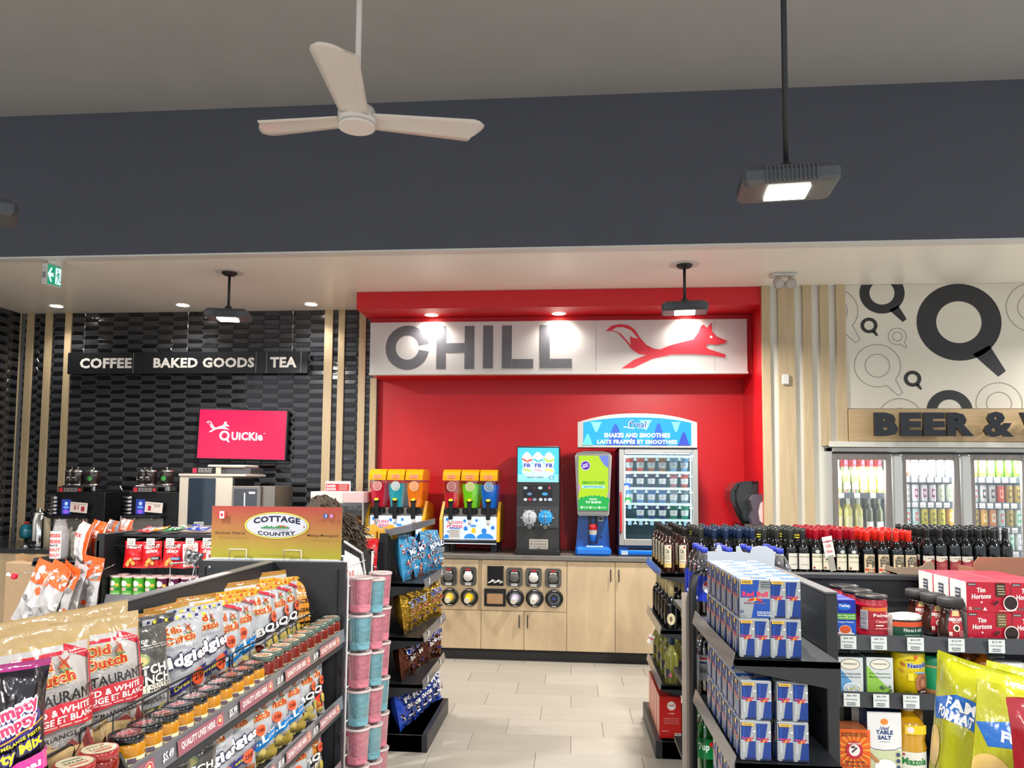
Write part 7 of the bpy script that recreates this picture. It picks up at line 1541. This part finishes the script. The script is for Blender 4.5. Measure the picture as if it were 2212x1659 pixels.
A.text('Bonbons, Noix et', W_*.152, H_*.48, W_*.23, H_*.07, '4a2a1a', bold=.01).text('Mélange Montagnard', W_*.862, H_*.45, W_*.235, H_*.065, '4a2a1a', bold=.01)
A.rect(W_*.05, H_*.76, W_*.115, H_*.90, 'e0dcda').rect(W_*.05, H_*.76, W_*.064, H_*.90, 'c03038').rect(W_*.101, H_*.76, W_*.115, H_*.90, 'c03038').ell(W_*.0825, H_*.83, W_*.01, H_*.035, 'c03038', 8)
A.rect(W_*.865, H_*.79, W_*.897, H_*.875, '3a5a9a').text('f', W_*.884, H_*.832, W_*.01, H_*.06, 'f0f2f8', bold=.045).rect(W_*.91, H_*.79, W_*.94, H_*.875, 'a8508a').ring(W_*.925, H_*.833, W_*.009, H_*.025, .002, 'f0e8f0', 12).bars(W_*.855, H_*.745, W_*.955, H_*.76, 1, '6a2a2a')
A.bars(W_*.38, H_*.06, W_*.62, H_*.075, 1, '7a7a30', 2)
sb_.art(A, front(), h0=.0012); sb_.build('printed_face', MATTE, sg)
for x in (.235, .655): MB().tube([(W_*x-.05, -.01, -.04), (W_*x-.05, -.012, H_*.17), (W_*x+.03-.0, -.012, H_*.17), (W_*x+.03, -.01, -.04)], .0028, 6).build('wire_clip', RKW, sg)
MB().box(.01, W_-.01, -.004, .03, -.03, -.0, 'c9cdd2', bev=.002).build('holder_rail', PRINT, sg)
# candy-floss tubs stacked in three columns
def tub(c):
    b = MB(); b.lathe([(.044, 0), (.046, .004), (.053, .145), (.0535, .15)], n=28, col=c); l = MB(); l.lathe([(.055, .146), (.058, .148), (.058, .156), (.054, .158), (.050, .153), (0, .153)], n=30, col='c8b8b8' if c[0] != '5' else 'b8c4c8')
    s = MB().lathe([(.0455, .002), (.0545, .147)], n=28, cap=False)
    return [('candy_floss', b.mesh('candy_floss', mat('floss', rough=.7, vc=True, vary=((30, 30, 60), .25), bump=((60, 60, 60), .5)))), ('lid', l.mesh('lid', mat('frosted_lid', rough=.2, vc=True, coat=.3))), ('tub', s.mesh('tub', glassmat('tub_film', 'fafafa', .03, .2)))]
TP, TB = tub('e58a9e'), tub('7fbccc')
cols = [(781, 3.47, [(1650, 'p'), (1573, 'p'), (1487, 'b'), (1406, 'p'), (1328, 'b'), (1243, 'p')]), (806, 3.60, [(1590, 'b'), (1480, 'p'), (1400, 'b'), (1330, 'p'), (1246, 'b')]), (818, 3.73, [(1612, 'p'), (1530, 'p'), (1455, 'b'), (1375, 'p'), (1308, 'p'), (1233, 'p')])]
for ci, (px, Y, lst) in enumerate(cols):
    x = PY(px, 1300, Y)[0]; zz = PY(px, lst[-1][0]+2, Y)[2]
    top_z = float(zz); n_ = len(lst)+2
    seq = [q[1] for q in lst[::-1]]+['p', 'b', 'p']
    for k, c in enumerate(seq):
        z = top_z-.158-k*.168
        if z < .02: break
        Proto('candy_floss_tub', 'tub', TP if c == 'p' else TB).put('%s candy-floss tub, %s from the top of the %s column' % ('pink' if c == 'p' else 'blue', ORD[k], ('front', 'middle', 'far')[ci]), (x+.006*((k*3+ci) % 3-1), Y, z), group='candy-floss tubs at the end rack')
t = thing('tub_holder', 'white wire holder running down behind the candy-floss tubs', 'rack', (-1.0, 3.40, 0))
for y in (.0, .41): MB().tube([(0, y, 0), (0, y, 1.22)], .004, 5).build('post', RKW, t)
for k in range(8): MB().tube([(0, 0, .05+.15*k), (0, .41, .05+.15*k)], .003, 5).build('wire', RKW, t)
# ================================================================ coffee station on the tiled side
CZ = .92
lc = thing('coffee_counter', 'pale wooden coffee counter along the black tiled wall', 'counter', (XL+.01, 6.62, 0)); LW = -1.96-XL
for k in range(7):
    MB().box(LW*k/7+.002, LW*(k+1)/7-.002, 0, .018, .1, CZ-.04, bev=.0015).build('front_panel', OAKD, lc)
MB().box(0, LW, .02, YT-6.62-.02, .1, CZ-.04).build('body', OAKD, lc); MB().box(0, LW, .05, .8, 0, .1).build('kick_board', KICK, lc)
MB().box(0, LW+.0, -.02, YT-6.62-.008, CZ-.04, CZ, bev=.003).build('worktop', mat('dark_worktop', '33363a', .2, coat=.3), lc)
def hopper(t, x, z, r_, lab, green=False):
    h = MB().lathe([(r_*.8, 0), (r_, .01), (r_, .12), (r_*.96, .125)], (x, .12, z), 24, '241a16').build('bean_hopper', mat('bean_hopper', rough=.08, vc=True, coat=.7, bump=((150, 150, 150), .3)), t)
    MB().lathe([(r_*1.03, .12), (r_*1.05, .128), (r_*.9, .142), (r_*.3, .15), (.006, .152), (.008, .165), (0, .17)], (x, .12, z), 22).build('lid', CHROME, h); MB().lathe([(r_*1.02, -.01), (r_*1.05, .0), (r_*1.02, .012)], (x, .12, z), 22).build('collar', CHROME, h)
    A = Art().ell(0, .062, .024, .024, '3f9a4a', 16) if green else Art().rect(-.02, .045, .02, .05, 'e8e4e0').text('DARK', 0, .07, .034, .012, 'e8e4e0', bold=.04)
    MB().art(A, lambda a, c, hh: (x+(r_+.001+hh)*sin(a/r_), .12-(r_+.001+hh)*cos(a/r_), z+c)).build('label', MATTE, h)
Yc2 = 6.86
def coffee(px0, px1, label, price, greenx):
    f = pm(Yc2); x0, _ = f(px0, 1100); x1, _ = f(px1, 1100); w_ = x1-x0
    t = thing('coffee_machine', label, 'coffee machine', (x0, Yc2, CZ)); ztop = f(px0, 1062)[1]-CZ; zm = f(px0, 1115)[1]-CZ
    MB().box(0, w_+.14, 0, .48, 0, ztop, bev=.006).build('body', BLK2, t); MB().box(.01, w_-.01, -.03, 0, .02, zm-.01, bev=.004).build('steel_front', STEEL, t)
    MB().box(-.005, w_+.005, -.10, -.0, zm-.012, zm+.01, bev=.004).build('head', BLK2, t)
    for k in range(5): MB().tube([(-.03, -.03, zm+.03+k*.036), (.06, -.05, zm+.03+k*.036)], .015, 8).build('chrome_bar', CHROME, t)
    A = Art().rect(.075, zm+.02, .165, zm+.16, '2a3a9a').ell(.12, zm+.12, .018, .018, 'a8c8ff', 12).ell(.12, zm+.085, .03, .012, '6aa0f0', 10).ell(.12, zm+.045, .03, .02, '8a5ae0', 12); MB().art(A, front((0, -.001, 0))).build('touch_screen', GLOW, t)
    A = Art().rect(0, 0, .17, .095, 'e8dcd6'); 
    if price == '$1': A.text('$1', .06, .045, .05, .045, 'b02a38', bold=.02)
    else: A.text('$2.50', .12, .06, .05, .018, '6a3a3a')
    A.rect(.11 if price == '$1' else .03, .015, .145 if price == '$1' else .06, .06, 'b83040').bars(.01, .07, .16, .088, 1, 'c8a8a0')
    cd = MB().box(0, .17, 0, .003, 0, .095, 'e8dcd6').art(A, front()).build('price_card', MATTE, t, loc=(.19, -.05, zm+.045)); cd.rotation_euler = (0, radians(4), 0)
    cd = MB().box(0, .24, 0, .02, 0, .06, '1c1a1c', bev=.002).art(Art().rect(.012, .008, .05, .05, 'c03040').bars(.06, .01, .2, .05, 3, 'b8b0b0').ell(.22, .03, .016, .016, 'c83038', 10), front()).build('menu_plate', PRINT, t, loc=(.05, -.03, ztop-.01))
    hopper(t, .14, ztop+.065, .062, '', False); hopper(t, .08, ztop+.065, .058, ''); hopper(t, .30, ztop+.065, .062, '', greenx)
    MB().box(.02, w_, .05, .28, ztop, ztop+.06, bev=.01).build('grinder_base', CHROME, t)
    for x in (.1, .27): MB().tube([(x, -.05, zm+.01), (x, -.06, zm-.03)], .01, 8).build('spout', CHROME, t)
coffee(117, 195, 'black and steel coffee machine with a white $1 card', '$1', True)
coffee(277, 358, 'black and steel coffee machine beside the tall cream brewing cabinet', '$2', True)
Yk = 6.84; f = pm(Yk)
x0, _ = f(385, 1100); x1, _ = f(500, 1100); x2, _ = f(537, 1100); zt_ = f(400, 1026)[1]-CZ
t = thing('pod_brewer_cabinet', 'tall cream cabinet with a dark glass door and a brewer badge', 'coffee machine', (x0, Yk, CZ)); w_ = x1-x0
CRM = mat('cream_metal', 'cbc0b2', .35, vary=((4, 4, 4), .05))
MB().box(0, w_, 0, .45, 0, zt_, bev=.006).build('body', CRM, t); MB().box(w_, w_+.02, .01, .45, 0, zt_-.03).build('side', BLK2, t); MB().box(-.005, w_+.13, -.01, .46, zt_-.01, zt_+.012, bev=.003).build('top_plate', CRM, t)
a, c_ = f(405, 1133), f(467, 1033); MB().box(a[0]-x0, c_[0]-x0, -.012, .0, a[1]-CZ, c_[1]-CZ, bev=.004).build('glass_door', mat('dark_blue_glass', '1b2a38', .04, coat=.8), t)
a, c_ = f(421, 1139), f(443, 1127); MB().box(a[0]-x0, c_[0]-x0, -.03, -.012, a[1]-CZ, c_[1]-CZ, 'a8a8a4', bev=.004).art(Art().text('KEURIG', (a[0]+c_[0])/2-x0, (a[1]+c_[1])/2-CZ, .07, .014, '4a4a4a', bold=.03), front((0, -.03, 0))).build('badge', PRINT, t)
a, c_ = f(438, 1024), f(530, 1005)
t2 = thing('condiment_tray', 'cream lidded tray with a clear drawer on top of the cream cabinet', 'tray', (a[0], Yk+.12, CZ+zt_+.014)); MB().box(0, c_[0]-a[0], 0, .3, 0, .06, '4a4a4c', bev=.003).build('drawer', SHINE, t2); MB().box(-.01, .36, -.02, .3, .06, .085, bev=.01).build('lid', CRM, t2); MB().box(0, .12, -.01, 0, .0, .06, bev=.002).build('front_block', CRM, t2)
a, c_ = f(414, 1027), f(466, 1013); MB().box(0, c_[0]-a[0], 0, .008, 0, .062, '1c1c1e').art(Art().rect(.01, .006, .05, .05, 'c83048').bars(.065, .008, .2, .054, 3, 'c8c4c0'), front()).build('specialty_card', PRINT, loc=(a[0], Yk-.005, CZ+zt_+.014), label='small black specialty coffee card on the cream cabinet', cat='card')
x0, _ = f(506, 1100); x1, _ = f(567, 1100); x2, _ = f(607, 1100); zt_ = f(520, 1050)[1]-CZ
t = thing('steel_dispenser', 'brushed steel dispenser cabinet with a coffee cup picture on its front', 'dispenser', (x0, Yk-.06, CZ)); w_ = x1-x0
MB().box(0, w_, 0, .5, 0, zt_, bev=.004).build('body', STEEL, t); MB().box(w_, w_+.12, .04, .5, 0, zt_-.0, bev=.003).build('side', STEEL, t)
A = Art().rect(.018, .1, w_-.03, zt_-.025, '42464e').ell(w_*.5, .135, .07, .035, 'e8e4e0', 20).ell(w_*.5, .14, .055, .022, '6a4a3a', 18).ell(w_*.5, .145, .03, .012, 'd8a06a', 12).line([(w_*.47, .145), (w_*.45, zt_-.06)], .012, 'd8e0e8').rect(w_*.6, zt_-.07, w_*.82, zt_-.05, 'd8dce4')
MB().art(A, front((0, -.0005, 0))).build('front_picture', PRINT, t)
# bakery case
x0, _ = f(670, 1100); x1, _ = f(785, 1100); zt_ = f(700, 1062)[1]-CZ
t = thing('bakery_case', 'white-topped clear bakery case with croissants', 'display case', (x0, Yk, CZ)); w_ = x1-x0
MB().box(0, w_, 0, .45, 0, .04, bev=.004).build('base', WHITE, t); MB().box(0, w_*.62, .0, .45, zt_-.11, zt_, bev=.004).build('hood', WHITE, t); MB().box(w_*.62, w_, 0, .45, zt_-.10, zt_-.0, bev=.004).build('hood_end', mat('pinkish_plastic', 'd8bcbc', .3), t)
MB().box(0, w_, .0, .004, .04, zt_-.1).build('pane', CLEAR, t); MB().box(0, w_, .02, .43, .24, .246).build('shelf', CLEAR, t); MB().box(0, w_, .44, .445, .04, zt_-.1).build('back', WHITE, t)
for x in (.0, w_-.012): MB().box(x, x+.012, 0, .012, .04, zt_-.1).build('corner_post', WHITE, t)
rr_ = random.Random(9)
for k in range(7):
    xx = x0+.24+.035*k; b = MB(); pts = [(.05*cos(a), .03*sin(a)*1.4, .0) for a in np.linspace(.4, 2.7, 9)]; b.tube(pts, [.006, .013, .02, .024, .026, .024, .02, .013, .006], 8, 'a86a24')
    b.build('croissant', mat('baked_crust', rough=.5, vc=True, bump=((60, 30, 60), .6, .01)), loc=(xx, Yk+.08+.10*(k % 3), CZ+.272+.02*(k % 2)), rz=rr_.uniform(0, 3), label='golden croissant in the bakery case, %s from the hair of the bending person' % ORD[k], cat='croissant', group='croissants in the bakery case')
a, c_ = f(699, 1058), f(754, 1036)
MB().box(0, c_[0]-a[0], 0, .006, 0, .095, 'e2ddd8').art(Art().rect(.004, .004, .225, .07, 'c02c38').text('BAKED', .055, .05, .085, .022, 'f0e6e4', bold=.045).text('GOODS', .055, .022, .09, .022, 'f0e6e4', bold=.045).bars(.13, .01, .21, .066, 4, 'e8b8b0').bars(.01, .078, .1, .086, 1, 'a89a98'), front()).build('baked_goods_card', PRINT, loc=(a[0], Yk+.05, CZ+zt_+.002), label='small red and white BAKED GOODS card on the bakery case', cat='sign')
# steel urn, glove and cup tube at the left end of the counter
p = f(83, 1180); t = thing('steel_urn', 'tall chrome beverage dispenser with a white sight tube', 'urn', (p[0], Yk, CZ))
MB().lathe([(.06, 0), (.062, .01), (.062, .30), (.05, .31)], n=24).lathe([(.064, .30), (.066, .31), (.05, .335), (.02, .34), (.012, .36), (0, .362)], n=24).build('body', CHROME, t); MB().tube([(.0, -.07, .04), (.0, -.07, .25), (.02, -.065, .32)], .014, 10).build('sight_tube', WHITE, t); MB().box(-.02, .02, -.09, -.05, .03, .06, bev=.004).build('tap', BLK2, t)
p = f(64, 1165); t = thing('teal_bottle', 'teal squeeze container with a red top beside the chrome dispenser', 'bottle', (p[0]-.02, Yk-.02, CZ))
MB().lathe([(.04, .08), (.055, .10), (.06, .15), (.045, .20), (.02, .215)], n=18, col='1a6a7c').build('container', SHINE, t); MB().lathe([(.02, .212), (.022, .235), (0, .236)], n=14, col='c02030').build('top', PRINT, t); MB().lathe([(.05, 0), (.012, .02), (.012, .09)], n=14).build('stand', CHROME, t)
p = f(228, 1150); MB().box(-.03, .03, 0, .004, 0, .10, 'd8d0cc').box(-.035, .035, -.001, .005, -.20, -.0, 'b8b4b4').box(-.035, .035, -.0015, 0, -.03, -.0, '8a2030').art(Art().bars(-.028, -.18, .028, -.04, 5, '6a6a6e'), front()).build('price_stand', MATTE, loc=(f(265, 1150)[0], Yk, CZ+.20), label='narrow card stand with a white flag between the coffee machines', cat='sign')
p = f(108, 1115); MB().lathe([(.03, 0), (.032, .28), (.034, .285)], n=16, col='c8bca0').build('cup_sleeve_tube', PRINT, loc=(f(109, 1100)[0], Yk-.03, CZ), label='upright cream cup tube before the first coffee machine', cat='cup holder')
# ================================================================ customer bending behind the header sign
pe = thing('person', 'person with long curly grey-brown hair in black, bending behind the header sign', 'person', (-1.20, 4.02, 0))
SK = mat('skin', 'c98f78', .5); BLKC = mat('black_cloth', '101012', .85); HAIR = mat('curly_hair', '5a4a3c', .55, bump=((70, 70, 30), 1, .02), vary=((25, 25, 9), .55))
me = bpy.data.meshes.new('body')
J = [(.05, .04, .90), (.06, .04, 1.04), (.04, .04, 1.16), (-.04, 0, 1.25), (-.10, 0, 1.30),              # pelvis, waist, chest, neck, head base
     (.05, -.05, .86), (.0, -.06, .48), (.05, -.07, .08), (-.07, -.07, .04), (.05, .13, .86), (.0, .14, .48), (.05, .15, .08), (-.07, .15, .04),
     (.03, -.11, 1.15), (.0, -.15, .93), (-.14, -.13, .82), (.03, .19, 1.15), (.0, .23, .93), (-.14, .20, .82)]
Ed = [(0, 1), (1, 2), (2, 3), (3, 4), (0, 5), (5, 6), (6, 7), (7, 8), (0, 9), (9, 10), (10, 11), (11, 12), (2, 13), (13, 14), (14, 15), (2, 16), (16, 17), (17, 18)]
Rr = [.12, .105, .115, .055, .05, .08, .058, .042, .032, .08, .058, .042, .032, .055, .05, .035, .065, .05, .035]
me.from_pydata(J, Ed, []); body = bpy.data.objects.new('body', me); C.objects.link(body); body.parent = pe
sm = body.modifiers.new('skin', 'SKIN'); body.modifiers.new('sub', 'SUBSURF').render_levels = 2; body.modifiers['sub'].levels = 2
for i, v in enumerate(me.skin_vertices[0].data): v.radius = (Rr[i],)*2; v.use_root = i == 0
me.materials.append(BLKC)
# head: face turned towards -X, a little down
hd_ = MB()
def headf(u, v):
    a = 2*pi*u; th = pi*v; x, y, z = sin(th)*cos(a), sin(th)*sin(a), -cos(th); sx = .098; k = 1
    if x < 0: k = 1-.10*max(0, -z)*(-x)
    px_ = x*sx*k; pz_ = z*.122; py_ = y*.075*(1-.12*max(0, -z))
    nose = exp(-((y*.075)**2/.00018+(pz_+.01)**2/.0007))*(.022 if x < 0 else 0); brow = exp(-((pz_-.03)**2/.0002))*(.004 if x < 0 else 0); chin = exp(-((pz_+.10)**2/.0006+(y*.075)**2/.0012))*(.012 if x < 0 else 0)
    sock = sum(exp(-((y*.075-s*.03)**2/.00015+(pz_-.012)**2/.00012)) for s in (-1, 1))*(.007 if x < 0 else 0)
    return (px_-nose-brow-chin+sock, py_, pz_)
hd_.grid(headf, 28, 22, 'ffffff'); hd = hd_.build('head', SK, pe, loc=(-.13, 0, 1.36)); hd.rotation_euler = (0, radians(-20), radians(8)); hd.scale = (.9, .9, .9)
for s in (-1, 1):
    MB().lathe([(0, -.0105), (.007, -.008), (.0105, 0), (.007, .008), (0, .0105)], n=12, col='e8e4e0').build('eye', SHINE, hd, loc=(-.079, s*.029, .012)); MB().lathe([(0, -.001), (.005, 0), (0, .001)], n=10, axis='x', col='3a2a20').build('iris', SHINE, hd, loc=(-.090, s*.029, .012))
    MB().lathe([(.004, -.0), (.02, .004), (.024, .01), (.016, .014), (0, .010)], n=14, axis='y').build('ear', SK, hd, loc=(.01, s*.074-.006, .0))
MB().tube([(-.084, -.022, -.052), (-.094, 0, -.048), (-.084, .022, -.052)], [.003, .006, .003], 8, 'a04a48').build('mouth', PRINT, hd)
h = MB(); rr_ = random.Random(2)
def hairf(u, v):
    a = 2*pi*u; th = pi*(1-v*.66); x, y, z = sin(th)*cos(a), sin(th)*sin(a), -cos(th); w_ = 1+.05*sin(9*a+7*th)+.04*sin(17*a-5*th); 
    return (x*.118*w_+.012 if x > -.3 else x*.100*w_+.012, y*.098*w_, z*.142*w_)
h.grid(hairf, 36, 16, 'ffffff')
def lock(x, y, z, L_, amp, ph, dx): return [(x+dx*t+amp*sin(ph+t*14), y+amp*cos(ph+t*14), z-L_*t) for t in [i/16 for i in range(17)]]
for k in range(230):
    a = rr_.uniform(-1.9, 1.9); x, y = .095*cos(a), .09*sin(a); h.tube(lock(x, y, rr_.uniform(-.02, .10), rr_.uniform(.14, .30), rr_.uniform(.007, .016), rr_.uniform(0, 6), rr_.uniform(.03, .15)), [.0055]*13+[.005, .004, .003, .002], 4)
h.build('hair', HAIR, hd)
for s in (-1, 1):
    hnd = thing('x', None, None) if False else None
    b = MB(); hx_, hy_, hz_ = -.15, (-.13 if s < 0 else .20), .81; b.box(-.04, .04, -.016, .016, -.095, -.0, bev=.014)
    for q in range(4): l_ = (.07, .08, .075, .06)[q]; b.tube([(-.03+.02*q, 0, -.09), (-.03+.02*q, -.006*s, -.09-l_*.5), (-.032+.02*q, -.02*s, -.09-l_)], [.009, .0085, .006], 7)
    b.tube([(-.036, 0, -.03), (-.062, 0, -.06), (-.066, -.004, -.09)], [.011, .010, .007], 7); b.build('hand', SK, pe, loc=(hx_, hy_, hz_))
# ================================================================ beer and wine coolers
Yd = YF-.02; fd = pm(Yd); cx0 = fd(1783, 1000)[0]; cz1 = fd(1850, 967)[1]
# the wall is opened behind the doors: rebuild the wall as pieces around the opening
o = bpy.data.objects['wall_right_front']; bpy.data.objects.remove(o)
cr0 = cx0+.06; CEND = fd(2224, 1050)[0]+.10
struct('wall_right_front', MB().box(XR+.012, cr0, YF, YF+.1, 0, H).box(cr0, 6, YF, YF+.1, cz1-.03, H).box(CEND, 6, YF, YF+.1, 0, cz1-.03), WALLW)
fr_ = thing('cooler_surround', 'pale grey frame around the row of glass cooler doors', 'cooler frame', (cx0, YF-.001, 0))
MB().box(0, .055, -.03, 0, .1, cz1, bev=.003).build('side_frame', FRAME, fr_); MB().box(0, CEND-cx0, -.03, 0, cz1-.035, cz1, bev=.003).build('top_frame', FRAME, fr_)
MB().box(.03, CEND-cx0, -.06, 0, cz1+.004, cz1+.05, bev=.003).build('ledge', WALLW, fr_)
MB().box(.055, CEND-cx0, -.012, 0, cz1-.055, cz1-.035).build('gasket', BLACK, fr_); MB().box(0, CEND-cx0, -.03, 0, 0, .1).build('kick_plate', BLACK, fr_)
ctop = cz1-.055
inn = thing('cooler_interior', 'white lit cooler interior with wire shelves behind the glass doors', 'cooler', (cr0, YF+.02, 0)); IW = CEND-cr0
LINER = mat('cooler_liner', 'dfe8ea', .5)
MB().box(0, IW, .75, .77, .1, ctop+.1).build('back', LINER, inn); MB().box(-.012, 0, 0, .77, .1, ctop+.1).build('side', LINER, inn); MB().box(0, IW, 0, .77, ctop+.08, ctop+.1).build('roof', LINER, inn); MB().box(0, IW, 0, .77, .08, .1).build('floor_panel', LINER, inn); MB().box(IW, IW+.012, 0, .77, .1, ctop+.1).build('side', LINER, inn)
CLED = mat('cooler_led', 'f2fcff', .3, emis=16)
edges = [fd(q, 1050)[0] for q in (1797, 1929, 2076, 2224)]
doors = [(1799, 1930), (1946, 2077), (2093, 2224)]
COOLG = bpy.data.materials['cooler_glass']
for k, (a, c_) in enumerate(doors):
    x0, x1 = fd(a, 1050)[0], fd(c_, 1050)[0]; w_ = x1-x0; DH = ctop-.11
    d = thing('cooler_door', 'glass cooler door %s' % ('beside the battens with wine bottles behind', 'of white and yellow cans, between the two others', 'of green and amber cans, cut by the frame edge')[k], 'cooler door', (x0, YF-.032, .11), 0, 'glass cooler doors')
    fw = .048
    b = MB(); b.box(0, fw*.75, -.02, .02, 0, DH, bev=.003).box(w_-fw*1.5, w_-fw*.5, -.02, .02, 0, DH, bev=.003).box(fw*.75, w_-fw*1.5, -.02, .02, DH-fw, DH, bev=.003).box(fw*.75, w_-fw*1.5, -.02, .02, 0, fw, bev=.003)
    b.build('frame', mat('door_grey', '77716e', .35), d); MB().box(fw*.75, w_-fw*1.5, -.003, .003, fw, DH-fw).build('pane', COOLG, d)
    MB().box(w_-fw*.5+.006, w_+.062, -.035, .0, .02, DH-.01, bev=.01).build('handle', mat('pale_aluminium', 'b9b9b6', .25, metal=.5), d)
    x_ = x1+.02; MB().box(x_-cr0-.02, x_-cr0+.02, .02, .05, .12, ctop-.02).build('mullion', FRAME, inn); MB().box(x_-cr0-.026, x_-cr0-.021, .03, .045, .14, ctop-.04).build('led_strip', CLED, inn)
    MB().box(x0-cr0+.035, x0-cr0+.04, .03, .045, .14, ctop-.04).build('led_strip', CLED, inn)
    light('AREA', ((x0+x1)/2, YF+.06, ctop-.02), 38, w_*.8, (.93, .98, 1), (radians(-18), 0, 0), .08)
Yi = YF+.12
fi = pm(Yi)
sh = {0: [fi(1850, 1065)[1], fi(1850, 1146)[1], fi(1850, 1230)[1]], 1: [fi(2000, 1031)[1], fi(2000, 1085)[1], fi(2000, 1136)[1], fi(2000, 1190)[1]], 2: [fi(2150, 1032)[1], fi(2150, 1087)[1], fi(2150, 1139)[1], fi(2150, 1190)[1]]}
def wbot(body, cap, lab, capm='c8282c', tall=1):
    return bottle(.036, .30*tall, body, cap, sh=.55, art=lab, caph=.24, m=mat('white_wine_glass', rough=.06, vc=True, coat=.5))
w1 = [wbot('b8b45a', 'd8dcd8', Art().rect(-.022, .04, .022, .12, 'b8ccc8')), wbot('4c5430', 'b02430', Art().rect(-.03, .03, .03, .07, 'e8e0d8').ell(0, .08, .018, .018, 'f0ece4', 12).rect(-.02, .0, -.008, .03, 'd8484a')), wbot('c4b44a', 'b82834', Art().rect(-.03, .03, .03, .07, 'ece6da').ell(0, .08, .018, .018, 'f0ece4', 12).rect(-.02, .0, -.008, .03, 'd8686a')), wbot('c2b84e', 'd89a3a', Art().rect(-.03, .02, .03, .12, 'dccf96')), wbot('c4bd62', 'd8d8c8', Art().rect(-.03, .02, .03, .12, 'd8d09c')), wbot('4a4e2c', '8a8c7a', Art().rect(-.03, .02, .03, .075, 'f0efe8'))]
WN = ['pale green wine bottle with a silver cap', 'olive wine bottle with a red cap', 'yellow wine bottle with a red cap', 'pale wine bottle with an amber cap', 'pale wine bottle with a cream cap', 'dark olive wine bottle with a white label']
cnt = 0
for r, seq in enumerate(((0, 1, 1, 2, 2, 2), (3, 4, 4, 5, 5))):
    for k, kd in enumerate(seq):
        x = fi(1812+(18.5 if r == 0 else 22)*k, 1050)[0]
        for dpt in range(2): Proto('cooler_wine_bottle', 'bottle', w1[kd]).put('%s, %s along the %s cooler shelf%s' % (WN[kd], ORD[k], ('upper', 'lower')[r], '' if dpt == 0 else ', rear row'), (x, Yi+.03+.10*dpt, sh[0][r]+.003), group='wine bottles behind the first cooler door')
def canp(c, c2, h_=.155):
    b = MB(); b.lathe([(.024, 0, 'b8bcc0'), (.029, .006, c), (.029, h_-.012, 'c8ccd0'), (.024, h_, 'c8ccd0'), (.022, h_-.003, 'b0b4b8'), (0, h_-.003, 'b0b4b8')], n=16, col='b8bcc0'); b.art(Art().rect(-.014, h_*.25, .014, h_*.72, c2).ell(0, h_*.5, .009, .02, c, 8), lambda a, cc, h: ((.029+h)*sin(a/.029), -(.029+h)*cos(a/.029), cc), maxe=.012); return b.mesh('drink_can', PRINT)
pal = {'red': ('d8402c', 'f0a080'), 'white': ('e4e2e0', 'b0a8b0'), 'whitep': ('e6e0e4', '8a3a5a'), 'grey': ('c9c8c0', '8a8c7a'), 'whiteg': ('e0e4d4', '8ab06a'), 'teal': ('c0dcd8', 'd86a6a'), 'yellow': ('d8c818', '8a8410'), 'amber': ('e0a010', 'f0e0a0'), 'green': ('5aa81c', 'c8e890'), 'split': ('7ab03a', '6a2a2a'), 'gold': ('b89a2c', '5a4a10'), 'orange': ('e08a1c', 'f0e4d0'), 'black': ('d8d4d0', '2a2a2c'), 'mint': ('c8dcc8', '3a9a7a')}
pc = {k: canp(*v) for k, v in pal.items()}
CN = {'red': 'red', 'white': 'plain white', 'whitep': 'white and purple', 'grey': 'pale grey', 'whiteg': 'white and green', 'teal': 'pale teal', 'yellow': 'yellow', 'amber': 'amber', 'green': 'bright green', 'split': 'green and maroon', 'gold': 'gold', 'orange': 'orange', 'black': 'white and black', 'mint': 'mint'}
rows_ = {1: (['red', 'white', 'white', 'white', 'grey', 'grey'], ['grey', 'whitep', 'whitep', 'whitep', 'whiteg', 'whiteg'], ['teal', 'teal', 'yellow', 'yellow', 'yellow', 'amber'], ['white', 'teal', 'white', 'grey', 'white', 'grey']), 2: (['orange', 'split', 'split', 'green', 'green', 'green'], ['teal', 'black', 'black', 'red', 'gold', 'gold'], ['gold', 'amber', 'orange', 'teal', 'gold', 'mint'], ['white', 'black', 'grey', 'white', 'mint', 'white'])}
for dk, rws in rows_.items():
    a, c_ = doors[dk]; step = 18.5
    for r, seq in enumerate(rws):
        for k, col in enumerate(seq):
            x = fi(a+14+step*k, 1050)[0]
            for dpt in range(3): Proto('drink_can', 'can', [('', pc[col])]).put('%s can, %s across, %s shelf of the %s cooler door%s' % (CN[col], ORD[k], ORD[r], ('', 'middle', 'cut-off')[dk], ('', ', second row', ', third row')[dpt]), (x, Yi+.02+.062*dpt, sh[dk][r]+.003), group='cans behind the %s door' % ('', 'second', 'third')[dk])
for dk, zs_ in sh.items():
    a, c_ = doors[dk]; x0, x1 = fd(a, 1050)[0], fd(c_, 1050)[0]-.02
    for j, z in enumerate(zs_):
        s = MB().box(x0-cr0+.0, x1-cr0+.03, .06, .62, z-.012, z).build('shelf', mat('shelf_grey', '8a9094', .4), inn); MB().box(x0-cr0, x1-cr0+.03, .052, .06, z-.045, z+.004).build('price_rail', mat('dark_rail', '3c4248', .4), s)
        b = MB()
        for q in range(6 if dk else 3):
            xx = x0-cr0+.05+(x1-x0-.08)*(q+.2)/(6 if dk else 3); MB().box(xx, xx+.045, .05, .052, z-.042, z+.0, 'e8e6e2').art(Art().bars(xx+.004, z-.036, xx+.04, z-.02, 1, '8a8a88', q), lambda u, v, h: (u, .0498-h, v)).build('price_card', MATTE, s)
t = thing('red_carton_stack', 'red cartons high behind the wine bottles in the cooler', 'carton', (fi(1902, 1000)[0], Yi+.35, sh[0][0]+.002)); MB().box(-.06, .1, 0, .2, 0, .30, 'a82a2a', bev=.003).build('carton', MATTE, t)
